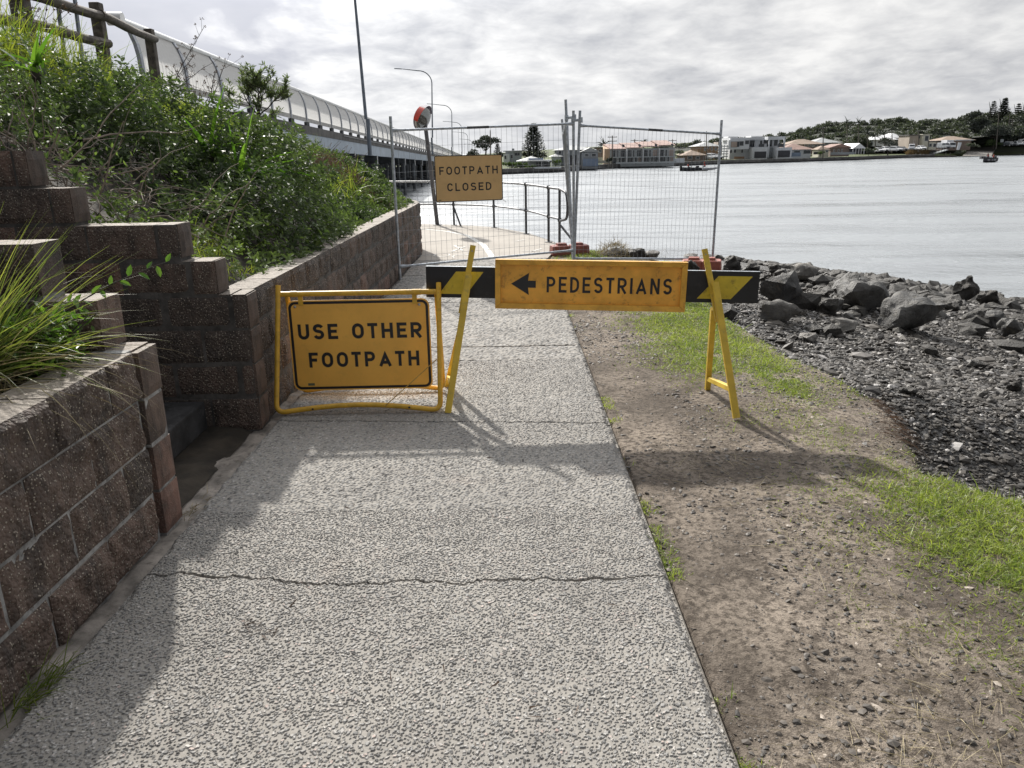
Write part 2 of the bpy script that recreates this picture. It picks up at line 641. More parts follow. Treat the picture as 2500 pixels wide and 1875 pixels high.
M['leaf_dull'] = leaf_mat('dull olive leaf', (0.045, 0.055, 0.03), (0.11, 0.12, 0.06), 0.5, 0.3)
M['leaf_weed'] = leaf_mat('bright weed leaf', (0.045, 0.10, 0.02), (0.13, 0.21, 0.035), 0.4, 0.42)
M['blade_long'] = leaf_mat('long grass blade', (0.07, 0.11, 0.02), (0.24, 0.25, 0.055), 0.45, 0.45)
M['blade_tussock'] = leaf_mat('tussock blade', (0.075, 0.115, 0.03), (0.25, 0.25, 0.08), 0.45, 0.42)
M['blade_strap'] = leaf_mat('strap leaf', (0.06, 0.13, 0.02), (0.13, 0.23, 0.04), 0.35, 0.45)
M['turf'] = leaf_mat('turf blade', (0.12, 0.17, 0.045), (0.38, 0.40, 0.12), 0.5, 0.4)
M['straw'] = leaf_mat('dry straw', (0.20, 0.16, 0.09), (0.42, 0.36, 0.22), 0.7, 0.2, (1, 1, 0.9))
M['brown_dry'] = leaf_mat('dry brown foliage', (0.075, 0.05, 0.035), (0.15, 0.10, 0.07), 0.7, 0.25, (1, 0.9, 0.8))
M['leaf_tree'] = leaf_mat('young tree leaf', (0.07, 0.10, 0.05), (0.19, 0.225, 0.13), 0.38, 0.3)
M['leaf_far'] = leaf_mat('far foliage', (0.042, 0.054, 0.045), (0.08, 0.092, 0.07), 0.6, 0.2)
M['leaf_fardark'] = leaf_mat('dark conifer foliage', (0.026, 0.034, 0.032), (0.06, 0.07, 0.06), 0.6, 0.12)
M['leaf_farbush'] = leaf_mat('garden bush foliage', (0.035, 0.06, 0.025), (0.10, 0.14, 0.05), 0.6, 0.25)
M['reed'] = leaf_mat('brown reed', (0.15, 0.11, 0.06), (0.26, 0.19, 0.10), 0.7, 0.2, (1, 0.9, 0.7))


def mat_path():
    m, t, b = new_mat('exposed aggregate concrete')
    p = world_co(t)
    st = t.node('ShaderNodeAttribute', attribute_name='stone').outputs['Fac']     # 0 cement, 1 top of a stone
    tn = t.node('ShaderNodeAttribute', attribute_name='tint').outputs['Fac']      # each stone's own shade
    big = t.noise(p, 1.1, 5, 0.62)
    stone = t.ramp(tn, [(0.0, (0.11, 0.108, 0.106)), (0.25, (0.24, 0.236, 0.228)), (0.70, (0.35, 0.34, 0.322)), (0.90, (0.46, 0.44, 0.41)), (1.0, (0.40, 0.315, 0.28))])
    cem = t.mix(t.noise(p, 160, 3, 0.6), (0.21, 0.197, 0.178), (0.335, 0.316, 0.287))
    pit = t.node('ShaderNodeAttribute', attribute_name='pit').outputs['Fac']
    cem = t.mix(pit, cem, (0.10, 0.095, 0.088))
    c = t.mix(t.ramp(st, [(0.10, 0.0), (0.45, 1.0)]), cem, stone)
    c = t.mix(t.ramp(big, [(0.36, 0.0), (0.66, 0.6)]), c, t.mix(1.0, c, (0.68, 0.68, 0.69), 'MULTIPLY'))
    med = t.noise(p, 4.5, 5, 0.7, 0.5)
    c = t.mix(t.ramp(med, [(0.56, 0.0), (0.72, 0.5)]), c, t.mix(1.0, c, (0.66, 0.65, 0.65), 'MULTIPLY'))
    c = t.mix(t.ramp(t.noise(t.mapping(p, (1, 1, 1), loc=(7, 3, 0)), 2.3, 4, 0.65), [(0.60, 0.0), (0.74, 0.4)]), c, t.mix(1.0, c, (1.12, 1.0, 0.94), 'MULTIPLY'))
    t.l.new(c, b.inputs['Base Color'])
    b.inputs['Roughness'].default_value = 0.8
    b.inputs['Specular IOR Level'].default_value = 0.35
    v = t.voro(t.mapping(p, (1, 1, 0.2)), 78, 'F1')
    h = t.math('ADD', t.math('MULTIPLY', v, -1.2), t.noise(p, 240, 3, 0.6))
    bump(t, b, h, 0.25, 0.003)
    return m


def mat_slab():
    m, t, b = new_mat('broomed beige concrete')
    p = world_co(t)
    n = t.noise(p, 1.4, 6, 0.65)
    f = t.noise(p, 60, 4, 0.7)
    c = t.mix(t.ramp(n, [(0.3, 0.0), (0.7, 1.0)]), (0.27, 0.245, 0.215), (0.37, 0.34, 0.30))
    c = t.mix(t.math('MULTIPLY', f, 0.35), c, (0.2, 0.18, 0.16))
    t.l.new(c, b.inputs['Base Color'])
    b.inputs['Roughness'].default_value = 0.85
    bump(t, b, f, 0.4, 0.004)
    return m


def mat_dirt():
    m, t, b = new_mat('trodden sandy dirt')
    p = world_co(t)
    n = t.noise(p, 1.3, 6, 0.65)
    f = t.noise(p, 34, 6, 0.72)
    g = t.noise(p, 210, 3, 0.7)
    c = t.mix(t.ramp(n, [(0.38, 0.0), (0.62, 1.0)]), (0.125, 0.104, 0.085), (0.34, 0.288, 0.236))
    m2 = t.noise(t.mapping(p, (1, 1, 1), loc=(3, 8, 0)), 5.0, 5, 0.7, 0.4)
    c = t.mix(t.ramp(m2, [(0.50, 0.0), (0.64, 0.75)]), c, (0.085, 0.07, 0.057))
    c = t.mix(t.ramp(f, [(0.46, 0.0), (0.60, 0.9)]), c, (0.07, 0.057, 0.046))
    lit = t.noise(p, 95, 4, 0.75)
    c = t.mix(t.ramp(lit, [(0.58, 0.0), (0.66, 0.8)]), c, (0.045, 0.038, 0.032))
    c = t.mix(t.ramp(g, [(0.6, 0.0), (0.72, 0.6)]), c, (0.40, 0.34, 0.28))
    t.l.new(c, b.inputs['Base Color'])
    b.inputs['Roughness'].default_value = 0.95
    b.inputs['Specular IOR Level'].default_value = 0.2
    h = t.math('ADD', t.math('MULTIPLY', f, 1.0), t.math('MULTIPLY', g, 0.35))
    bump(t, b, h, 0.9, 0.02)
    return m


def mat_gravel_bed():
    m, t, b = new_mat('dark shingle bed')
    p = world_co(t)
    v = t.voro(p, 26, 'F1', 1)
    d = t.voro(p, 26, 'F1', 0)
    sv = t.node('ShaderNodeSeparateColor', in_0=v).outputs[0]
    c = t.ramp(sv, [(0.0, (0.025, 0.025, 0.027)), (0.6, (0.07, 0.068, 0.066)), (0.93, (0.12, 0.115, 0.105)), (1.0, (0.35, 0.34, 0.32))])
    t.l.new(c, b.inputs['Base Color'])
    b.inputs['Roughness'].default_value = 0.7
    bump(t, b, t.math('MULTIPLY', d, -1.0), 1.0, 0.03)
    return m


def mat_stone(name, a, bcol, rough=0.62, sc=5.0, lichen=None):
    m, t, b = new_mat(name)
    p = world_co(t)
    n = t.noise(p, sc, 7, 0.68, 0.4)
    f = t.noise(p, sc * 9, 5, 0.7)
    c = t.mix(t.ramp(n, [(0.32, 0.0), (0.68, 1.0)]), a, bcol)
    c = t.mix(t.math('MULTIPLY', t.ramp(f, [(0.5, 0.0), (0.7, 1.0)]), 0.5), c, tuple(x * 0.45 for x in a))
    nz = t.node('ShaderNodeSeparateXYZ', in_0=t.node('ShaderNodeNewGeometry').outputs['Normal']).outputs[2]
    c = t.mix(t.math('MULTIPLY', t.ramp(nz, [(0.25, 0.0), (0.75, 1.0)]), t.ramp(t.noise(p, sc * 1.3, 5, 0.7), [(0.35, 0.1), (0.6, 0.75)])), c, tuple(x * 1.35 for x in bcol))  # paler upward faces: sunlight painted into the colour, plus drier stone
    if lichen:
        c = t.mix(t.ramp(t.noise(p, sc * 2.2, 5, 0.7), [(0.6, 0.0), (0.68, 0.7)]), c, lichen)
    t.l.new(c, b.inputs['Base Color'])
    b.inputs['Roughness'].default_value = rough
    b.inputs['Specular IOR Level'].default_value = 0.4
    h = t.math('ADD', t.math('MULTIPLY', n, 1.3), t.math('MULTIPLY', f, 0.45))
    bump(t, b, h, 0.9, 0.05)
    return m


def mat_pebble(name, dark, mid, light):
    m, t, b = new_mat(name)
    a = t.node('ShaderNodeAttribute', attribute_name='tint').outputs['Fac']
    p = world_co(t)
    c = t.ramp(a, [(0.0, dark), (0.62, mid), (0.94, tuple(x * 1.5 for x in mid)), (0.975, light), (1.0, light)])
    c = t.mix(t.math('MULTIPLY', t.noise(p, 90, 3, 0.6), 0.5), c, tuple(x * 0.6 for x in dark))
    t.l.new(c, b.inputs['Base Color'])
    b.inputs['Roughness'].default_value = 0.6
    b.inputs['Specular IOR Level'].default_value = 0.45
    return m


def mat_block():
    m, t, b = new_mat('split face concrete block')
    p = world_co(t)
    tn = t.node('ShaderNodeAttribute', attribute_name='tint').outputs['Fac']      # the colour a block was cast in
    rf = t.node('ShaderNodeAttribute', attribute_name='rough').outputs['Fac']     # 1 on split faces
    n = t.noise(p, 7, 6, 0.65)
    c = t.ramp(tn, [(0.0, (0.078, 0.061, 0.052)), (0.5, (0.145, 0.101, 0.081)), (1.0, (0.24, 0.13, 0.10))])
    mil = t.ramp(t.math('ADD', t.noise(t.mapping(p, (3, 3, 1.2)), 3.2, 6, 0.65), t.math('MULTIPLY', n, 0.15)), [(0.50, 0.0), (0.72, 0.75)])
    c = t.mix(mil, c, (0.022, 0.020, 0.019))
    c = t.mix(t.ramp(n, [(0.56, 0.0), (0.76, 0.5)]), c, (0.16, 0.135, 0.115))
    vo = t.voro(p, 105, 'F1', 0)
    vc = t.node('ShaderNodeSeparateColor', in_0=t.voro(p, 105, 'F1', 1)).outputs[0]
    speck = t.math('MULTIPLY', t.ramp(vo, [(0.28, 1.0), (0.42, 0.0)]), t.ramp(vc, [(0.62, 0.0), (0.66, 1.0)]))
    speck = t.math('MULTIPLY', speck, rf)
    c = t.mix(speck, c, (0.36, 0.315, 0.26))
    # sunlit brightness painted onto the level tops, along with pale worn concrete
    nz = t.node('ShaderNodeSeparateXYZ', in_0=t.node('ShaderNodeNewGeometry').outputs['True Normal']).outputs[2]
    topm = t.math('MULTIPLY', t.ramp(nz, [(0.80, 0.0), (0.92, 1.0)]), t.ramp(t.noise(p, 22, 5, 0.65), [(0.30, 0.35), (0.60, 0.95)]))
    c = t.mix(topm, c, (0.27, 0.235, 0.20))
    t.l.new(c, b.inputs['Base Color'])
    b.inputs['Roughness'].default_value = 0.78
    b.inputs['Specular IOR Level'].default_value = 0.4
    vv = t.voro(p, 70, 'F1', 0)
    h = t.math('ADD', t.math('MULTIPLY', t.math('MULTIPLY', vv, -1.0), rf), t.math('ADD', t.math('MULTIPLY', t.noise(p, 120, 3, 0.6), 0.35), speck))
    bump(t, b, h, 0.8, 0.012)
    return m


def mat_water():
    m, t, b = new_mat('river water')
    p = world_co(t)
    b.inputs['Base Color'].default_value = (0.21, 0.23, 0.245, 1)
    b.inputs['Roughness'].default_value = 0.20
    b.inputs['IOR'].default_value = 1.75
    b.inputs['Specular IOR Level'].default_value = 0.75
    w1 = t.noise(t.mapping(p, (0.55, 1.0, 1), rot=(0, 0, 0.25)), 0.85, 4, 0.6, 0.6)
    w2 = t.noise(t.mapping(p, (0.7, 1.3, 1), rot=(0, 0, -0.2)), 3.1, 4, 0.6, 0.4)
    w3 = t.noise(t.mapping(p, (0.5, 1.0, 1)), 0.12, 4, 0.6, 0.5)
    calm = t.ramp(w3, [(0.36, 0.35), (0.62, 1.0)])
    w4 = t.noise(t.mapping(p, (0.10, 0.55, 1), rot=(0, 0, 0.12)), 0.55, 5, 0.62, 0.8)
    w5 = t.noise(t.mapping(p, (0.03, 0.10, 1), rot=(0, 0, -0.1)), 0.7, 4, 0.6, 0.6)
    rr = t.math('ADD', t.math('MULTIPLY', t.ramp(w4, [(0.40, 0.0), (0.56, 1.0)]), 0.15), t.math('MULTIPLY', t.ramp(w5, [(0.35, 0.0), (0.6, 1.0)]), 0.10))
    t.l.new(t.math('ADD', rr, 0.13), b.inputs['Roughness'])
    h = t.math('MULTIPLY', t.math('ADD', t.math('MULTIPLY', w1, 1.0), t.math('MULTIPLY', w2, 0.35)), calm)
    bump(t, b, h, 0.75, 0.24)
    return m


def mat_ground_far():
    m, t, b = new_mat('mown foreshore grass')
    p = world_co(t)
    n = t.noise(p, 0.25, 6, 0.65)
    c = t.mix(t.ramp(n, [(0.35, 0.0), (0.65, 1.0)]), (0.06, 0.078, 0.032), (0.115, 0.14, 0.055))
    t.l.new(c, b.inputs['Base Color'])
    b.inputs['Roughness'].default_value = 0.95
    bump(t, b, t.noise(p, 5, 4, 0.7), 0.8, 0.1)
    return m


M['path'] = mat_path()
M['slab'] = mat_slab()
M['dirt'] = mat_dirt()
M['bed'] = mat_gravel_bed()
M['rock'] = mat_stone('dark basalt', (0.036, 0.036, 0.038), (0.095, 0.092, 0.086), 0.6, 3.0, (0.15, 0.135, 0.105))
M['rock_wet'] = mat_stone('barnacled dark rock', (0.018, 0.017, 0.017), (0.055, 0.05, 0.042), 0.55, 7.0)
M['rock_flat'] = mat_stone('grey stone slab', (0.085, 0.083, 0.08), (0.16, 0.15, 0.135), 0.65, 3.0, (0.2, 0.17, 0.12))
M['pebble'] = mat_pebble('shingle stones', (0.026, 0.023, 0.021), (0.078, 0.069, 0.058), (0.50, 0.48, 0.46))
M['pebble_dirt'] = mat_pebble('dirt stones', (0.035, 0.031, 0.027), (0.10, 0.085, 0.071), (0.42, 0.36, 0.30))
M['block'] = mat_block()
M['mortar'] = pmat('pale mortar', (0.29, 0.288, 0.285), 0.9, 0.0, 0.35, 14, bmp=0.6, bscale=60, dirt=(0.06, 0.055, 0.05), dirt_amt=0.8)
M['mortar_dark'] = pmat('stained mortar', (0.085, 0.08, 0.076), 0.9, 0.0, 0.4, 9, bmp=0.6, bscale=60, dirt=(0.03, 0.028, 0.026), dirt_amt=0.8)
M['gutter'] = pmat('sandy mortar joint', (0.25, 0.225, 0.20), 0.95, 0.0, 0.4, 7, bmp=0.8, bscale=45, dirt=(0.06, 0.05, 0.042), dirt_amt=0.8)
M['stair'] = pmat('dark stained concrete step', (0.042, 0.042, 0.045), 0.8, 0.0, 0.4, 6, dirt=(0.12, 0.12, 0.12), dirt_amt=0.4)
M['water'] = mat_water()
M['far_grass'] = mat_ground_far()
M['line'] = pmat('worn white line paint', (0.62, 0.61, 0.58), 0.8, 0.0, 0.25, 12, dirt=(0.3, 0.28, 0.25), dirt_amt=0.8)

# ------------------------------------------------------------------ ground, path, shore
# edge of the made ground on the water side, seen from above (x to the right, y ahead)
EDGE = np.array([(3.6, -2.0), (3.3, 0.6), (3.05, 2.2), (2.62, 3.25), (2.12, 3.72), (2.32, 4.3), (2.52, 4.95), (2.50, 5.45), (2.38, 5.9),
                 (2.30, 6.5), (2.20, 7.2), (2.16, 7.9), (2.26, 8.6), (2.45, 9.6), (2.62, 10.6), (2.55, 11.6), (2.1, 12.4), (1.55, 13.0),
                 (1.15, 13.6), (1.05, 14.2), (0.85, 14.9), (0.45, 16.2), (-0.25, 17.7), (-1.3, 18.55), (-3.0, 19.3), (-8.0, 20.5)])


def edge_dist(x, y):
    """signed distance to the edge line, positive on the water side"""
    best = np.full(np.shape(x), 1e9)
    sgn = np.ones(np.shape(x))
    for (a, b) in zip(EDGE[:-1], EDGE[1:]):
        d = b - a
        L2 = d @ d
        t = np.clip(((x - a[0]) * d[0] + (y - a[1]) * d[1]) / L2, 0, 1)
        qx, qy = a[0] + t * d[0], a[1] + t * d[1]
        ds = np.hypot(x - qx, y - qy)
        cr = d[0] * (y - a[1]) - d[1] * (x - a[0])
        m = ds < best
        best = np.where(m, ds, best)
        sgn = np.where(m, np.where(cr < 0, 1.0, -1.0), sgn)
    return best * sgn


def smooth(a, b, x):
    t = np.clip((x - a) / (b - a), 0, 1)
    return t * t * (3 - 2 * t)


def shore_z(x, y):
    """height of verge and beach"""
    x = np.asarray(x, float)
    y = np.asarray(y, float)
    d = edge_dist(x, y) + (fbm(x * 2.2, y * 2.2, 3) - 0.5) * 0.22
    land = -0.03 + (fbm(x * 0.9, y * 0.9, 5) - 0.5) * 0.07 + (fbm(x * 6, y * 6, 6, 3) - 0.5) * 0.022
    land = land - 0.05 * smooth(1.6, 2.6, x) * smooth(11, 6, y)
    drop = 0.18 + 0.36 * smooth(1.5, 0.2, np.abs(y - 4.5))
    steep = smooth(10.5, 12.5, y) * smooth(6.0, 3.8, x)
    slope = 0.17 + 0.38 * steep + 4.0 * smooth(12.8, 13.8, y) * smooth(1.7, 1.1, x)
    beach = -drop - slope * np.maximum(d, 0) + (fbm(x * 1.1, y * 1.1, 9) - 0.5) * 0.16
    k = smooth(-0.03, 0.13, d)
    z = land * (1 - k) + beach * k
    return np.maximum(z, -4.0), d


def bank_z(x, y):
    """height of the planted bank behind the retaining wall"""
    x = np.asarray(x, float)
    y = np.asarray(y, float)
    s = np.maximum(-1.70 - x, 0.0)
    z = 0.70 + 0.53 * s
    z = np.minimum(z, 2.62 + 0.02 * s)
    z = z - 0.34 * smooth(7.0, 11.5, y) * smooth(-2.4, -4.2, x)
    end = smooth(0, 9.5, y - 15.0 - np.maximum(0, (-6.2 - x)) * 2.0)
    z = z - end * (z + 3.2)
    z = z + (fbm(x * 0.8, y * 0.8, 21) - 0.5) * 0.16 * smooth(0.1, 0.8, s)
    return z


def grid(xs, ys):
    X, Y = np.meshgrid(xs, ys)
    nx, ny = len(xs), len(ys)
    i = np.arange(ny - 1)[:, None] * nx + np.arange(nx - 1)[None, :]
    f = np.stack([i, i + 1, i + nx + 1, i + nx], -1).reshape(-1, 4)
    return X.ravel(), Y.ravel(), f


def build_ground():
    # verge + beach, one sheet that runs out under the water and away to the sides
    xs = np.unique(np.concatenate([np.linspace(0.5, 3.4, 90), np.linspace(3.4, 16, 80), np.linspace(16, 90, 22), np.linspace(-2.0, 0.5, 10)]))
    ys = np.unique(np.concatenate([np.linspace(-6, 1.0, 14), np.linspace(1.0, 8, 190), np.linspace(8, 14, 90), np.linspace(14, 30, 60), np.linspace(30, 70, 12)]))
    X, Y, f = grid(xs, ys)
    Z, d = shore_z(X, Y)
    Z = np.where((X < 0.62) & (Y < 12.2), -0.09, Z)
    fx, fy = X[f].mean(1), Y[f].mean(1)
    dm = d[f].mean(1)
    dirt = f[dm < 0.10]
    bed = f[dm >= 0.10]

    def sub(ff):
        u, inv = np.unique(ff, return_inverse=True)
        return np.stack([X[u], Y[u], Z[u]], 1), inv.reshape(ff.shape)
    v, ff = sub(dirt)
    o = npmesh('verge', v, ff, M['dirt'], smooth=True, loc=(0, 0, 0))
    tag(o, 'bare brown dirt verge strewn with small stones beside the concrete path', 'ground', kind='structure')
    v, ff = sub(bed)
    o = npmesh('beach', v, ff, M['bed'], smooth=True, loc=(0, 0, 0))
    tag(o, 'dark shingle foreshore sloping down to the water', 'beach', kind='structure')
    # planted bank, one sheet from the wall up to the crest and round the end
    xs = np.concatenate([np.linspace(-60, -14, 14), np.linspace(-13, -1.72, 75)])
    ys = np.concatenate([np.linspace(-12, 0, 10), np.linspace(0.4, 20, 110), np.linspace(20.6, 46, 40)])
    X, Y, f = grid(xs, ys)
    Z = bank_z(X, Y)
    # stairwell cut: keep the soil below the stair flight
    cut = (Y > 3.2) & (Y < 4.55) & (X > -3.6)
    Z = np.where(cut, np.minimum(Z, 0.55 * (-1.9 - X) - 0.35), Z)
    # at the curved far end the sheet keeps behind the wall
    inside = (X > -1.75 - np.maximum(0, Y - 12.9) ** 2 * 0.22)
    Z = np.where((Y > 12.9) & inside, -0.6 - 3.4 * smooth(16.0, 17.8, Y), Z)
    Z = np.where(Y > 17.8, np.minimum(Z, -3.2 + 6.0 * smooth(-6.5, -9.5, X)), Z)
    o = npmesh('bank', np.stack([X, Y, Z], 1), f, M['soil'], smooth=True, loc=(0, 0, 0))
    tag(o, 'dark soil of the sloping planted bank', 'bank', kind='structure')
    # bed of the river, one sheet to the horizon
    v = [(-6000, -60, -5.0), (6000, -60, -5.0), (6000, 8000, -5.0), (-6000, 8000, -5.0)]
    o = npmesh('river_bed', v, [(0, 1, 2, 3)], M['bed'], loc=(0, 0, -5))
    tag(o, 'dark river bed under the water', 'ground', kind='structure')
    v = [(-6000, -60, WATER_Z), (6000, -60, WATER_Z), (6000, 8000, WATER_Z), (-6000, 8000, WATER_Z)]
    o = npmesh('water', v, [(0, 1, 2, 3)], M['water'], loc=(0, 0, WATER_Z))
    tag(o, 'pale rippled river water reflecting the cloudy sky', 'water', kind='structure')


def crack_y(k, x):
    base = {1: lambda x: 2.75 - 0.10 * smooth(-1.45, -0.55, x) + 0.03 * smooth(-0.1, 0.6, x),
            2: lambda x: 4.60 - 0.10 * smooth(-1.5, 0.1, x) - 0.05 * smooth(0, 0.6, x),
            3: lambda x: 6.46 + 0.0 * x, 4: lambda x: 8.55 + 0 * x, 5: lambda x: 10.6 + 0 * x}[k]
    w = {1: 0.035, 2: 0.02, 3: 0.006, 4: 0.006, 5: 0.006}[k]
    return base(x) + (fbm(x * 9 + k * 31, x * 0 + k, 40 + k, 4) - 0.5) * 2 * w + (vnoise(x * 60, x * 0 + k, 50) - 0.5) * w * 0.35


def stone_field(x, y, cell):
    """rounded-flake aggregate: height 0..1 and the tint of the stone at every point"""
    # shear the cells a little so that no rows show
    wx = (fbm(x * 9, y * 9, 401, 2) - 0.5) * 0.035
    wy = (fbm(x * 9 + 5, y * 9, 402, 2) - 0.5) * 0.035
    u, v = ((x + wx) * 0.83 + (y + wy) * 0.56) / cell, ((y + wy) * 0.83 - (x + wx) * 0.56) / cell
    i0, j0 = np.floor(u).astype(np.int64), np.floor(v).astype(np.int64)
    best = np.zeros_like(u)
    tint = np.zeros_like(u)
    pit = np.zeros_like(u)

    def h(i, j, s):
        n = (i * 374761393 + j * 668265263 + s * 974711) & 0xffffffff
        n = ((n ^ (n >> 13)) * 1274126177) & 0xffffffff
        return ((n ^ (n >> 16)) & 0xffff) / 65535.0
    for di in (-1, 0, 1):
        for dj in (-1, 0, 1):
            i, j = i0 + di, j0 + dj
            cx, cy = i + h(i, j, 1), j + h(i, j, 2)
            an = h(i, j, 3) * np.pi
            r1 = 0.16 + 0.42 * h(i, j, 4)
            r2 = r1 * (0.55 + 0.45 * h(i, j, 5))
            dx, dy = u - cx, v - cy
            ca, sa = np.cos(an), np.sin(an)
            q = ((dx * ca + dy * sa) / r1) ** 2 + ((-dx * sa + dy * ca) / r2) ** 2
            til = (dx * (h(i, j, 6) - 0.5) + dy * (h(i, j, 7) - 0.5)) * 1.1
            top = 0.55 + 0.45 * h(i, j, 8) + til
            hh = np.where(q < 1, top * np.minimum(1.0, (1 - q) * 7.0), 0)
            m = hh > best
            best = np.where(m, hh, best)
            tint = np.where(m, h(i, j, 9), tint)
            # little holes where stones have come out
            q2 = ((u - i - h(i, j, 11)) ** 2 + ((v - j - h(i, j, 12)) * 1.6) ** 2) / (0.05 + 0.17 * h(i, j, 13)) ** 2
            pit = np.maximum(pit, np.where(h(i, j, 14) < 0.40, np.clip(1.6 - 1.6 * q2, 0, 1), 0))
    pit = pit * (best < 0.05)
    return best, tint, pit


def build_path():
    V_, F_, S_, T_, P_ = [], [], [], [], []
    base = 0
    for (xs, ys, cell, amp) in ((np.linspace(-1.5, 0.6, 700), np.linspace(1.0, 3.3, 767), 0.0118, 0.0039),
                                (np.linspace(-1.5, 0.6, 300), np.linspace(3.3, 6.0, 386), 0.0130, 0.0042),
                                (np.linspace(-1.5, 0.6, 132), np.linspace(6.0, 12.2, 390), 0.024, 0.006),
                                (np.linspace(-1.5, 0.6, 24), np.linspace(-6.0, 1.0, 60), 0.03, 0.0)):
        X, Y, f = grid(xs, ys)
        h, t, pit = stone_field(X, Y, cell)
        Z = h * amp - pit * 0.004 + (fbm(X * 0.9, Y * 0.9, 33) - 0.5) * 0.012 - 0.002
        dip = np.zeros_like(X)
        for k in (1, 2, 3, 4, 5):
            dd = np.abs(Y - crack_y(k, X))
            w = {1: 0.0045, 2: 0.0035, 3: 0.007, 4: 0.006, 5: 0.006}[k] * (0.55 + 0.9 * vnoise(X * 14, X * 0 + k, 77))
            dip = np.maximum(dip, smooth(w * 1.6, w * 0.7, dd))
        Z = Z - 0.03 * dip
        # worn, chipped right and left edges
        e = np.minimum(0.6 - X, X + 1.5)
        Z = Z - 0.02 * smooth(0.03, 0.0, e - (fbm(X * 3, Y * 14, 35) - 0.5) * 0.05)
        V_.append(np.stack([X, Y, Z], 1))
        F_.append(f + base)
        base += len(X)
        S_.append(h * (1 - dip))
        T_.append(t)
        P_.append(np.maximum(pit, dip))
    # side faces of the slab on the dirt side
    ys = np.linspace(-6, 12.2, 300)
    x0 = 0.6 + (fbm(ys * 5, ys * 0, 36) - 0.5) * 0.012
    a = np.stack([np.full_like(ys, 0.6), ys, np.full_like(ys, -0.012)], 1)
    b = np.stack([x0, ys, np.full_like(ys, -0.13)], 1)
    i = np.arange(len(ys) - 1)
    V_.append(np.concatenate([a, b]))
    F_.append(np.stack([i, i + len(ys), i + len(ys) + 1, i + 1], 1) + base)
    S_.append(np.zeros(2 * len(ys)))
    T_.append(np.zeros(2 * len(ys)))
    P_.append(np.zeros(2 * len(ys)))
    o = npmesh('path', np.concatenate(V_), np.concatenate(F_), M['path'],
               attrs={'stone': np.concatenate(S_), 'tint': np.concatenate(T_), 'pit': np.concatenate(P_)}, smooth=False, loc=(0, 0, 0))
    tag(o, 'cracked exposed aggregate concrete footpath', 'path', kind='structure')

    # gutter strip of mortar and dirt between path and walls
    xs = np.linspace(-2.3, -1.502, 40)
    ys = np.linspace(-6, 13.0, 420)
    X, Y, f = grid(xs, ys)
    Z = -0.028 + (fbm(X * 5, Y * 5, 61) - 0.5) * 0.05 + (fbm(X * 30, Y * 30, 62, 2) - 0.5) * 0.012
    Z = Z - 0.012 * smooth(-1.53, -1.505, X)
    o = npmesh('gutter', np.stack([X, Y, Z], 1), f, M['gutter'], smooth=True, loc=(0, 0, 0))
    tag(o, 'sandy joint between the path and the block walls', 'ground', kind='structure')
    X, Y, f = grid(np.linspace(-2.3, -1.61, 24), np.linspace(3.34, 4.49, 36))
    Z = 0.004 + (fbm(X * 6, Y * 6, 63) - 0.5) * 0.035 - 0.03 * smooth(-1.70, -1.61, X + 0.12 * (fbm(X * 4, Y * 4, 64) - 0.5))
    o = npmesh('stair_foot_soil', np.stack([X, Y, Z], 1), f, M['soil'], smooth=True, loc=(0, 0, 0))
    tag(o, 'dark damp litter on the ground at the foot of the stairs', 'ground', kind='structure')

    # beige slab beyond the fence, bending left
    left = [(-1.46, 12.2), (-1.47, 13.0), (-1.6, 13.6), (-1.95, 14.3), (-2.6, 15.0), (-4.0, 15.7), (-8.0, 16.6)]
    right = [(0.6, 12.2), (0.72, 12.9), (0.93, 13.8), (0.80, 14.6), (0.40, 16.1), (-0.30, 17.6), (-1.25, 18.42), (-3.0, 19.15), (-8.0, 20.3)]

    def resample(p, n):
        p = np.array(p)
        s = np.concatenate([[0], np.cumsum(np.hypot(*np.diff(p, axis=0).T))])
        q = np.linspace(0, s[-1], n)
        return np.stack([np.interp(q, s, p[:, 0]), np.interp(q, s, p[:, 1])], 1)
    n = 80
    L, R = resample(left, n), resample(right, n)
    mb = MB()
    top = [(*p, 0.0) for p in L] + [(*p, 0.0) for p in R]
    bot = [(*p, -0.25) for p in R]
    fs = [(i, n + i, n + i + 1, i + 1) for i in range(n - 1)]
    fs += [(n + i, 2 * n + i, 2 * n + i + 1, n + i + 1) for i in range(n - 1)]
    fs += [(0, n, 2 * n)]
    mb.add(top + bot, fs)
    o = mb.build('slab_path', M['slab'], recalc=False)
    tag(o, 'beige concrete path bending left behind the temporary fence', 'path', kind='structure')
    # worn white line on it
    c = resample([(-0.29, 11.4 + 0.85), (-0.30, 12.6), (-0.48, 14.15), (-0.86, 15.87), (-1.35, 16.8), (-1.9, 17.4), (-3.4, 18.0), (-6, 18.6)], 70)
    d = np.gradient(c, axis=0)
    nn = np.stack([-d[:, 1], d[:, 0]], 1) / np.hypot(*d.T)[:, None]
    mb = MB()
    w = 0.05
    mb.add([(*p, 0.004) for p in (c + nn * w)] + [(*p, 0.004) for p in (c - nn * w)], [(i, 70 + i, 71 + i, i + 1) for i in range(69)])
    # a worn painted bicycle mark
    for (cx, cy, r) in ((-0.78, 12.55, 0.16), (-1.12, 12.75, 0.14)):
        ring = []
        for k in range(19):
            an = 2 * math.pi * k / 24 + cx * 9
            ring.append((cx + math.cos(an) * r, cy + math.sin(an) * r * 1.5))
        for k in range(18):
            (x0, y0), (x1, y1) = ring[k], ring[k + 1]
            mb.add([(cx + (x0 - cx) * 0.82, cy + (y0 - cy) * 0.82, 0.0045), (x0, y0, 0.0045), (x1, y1, 0.0045),
                    (cx + (x1 - cx) * 0.82, cy + (y1 - cy) * 0.82, 0.0045)], [(0, 1, 2, 3)])
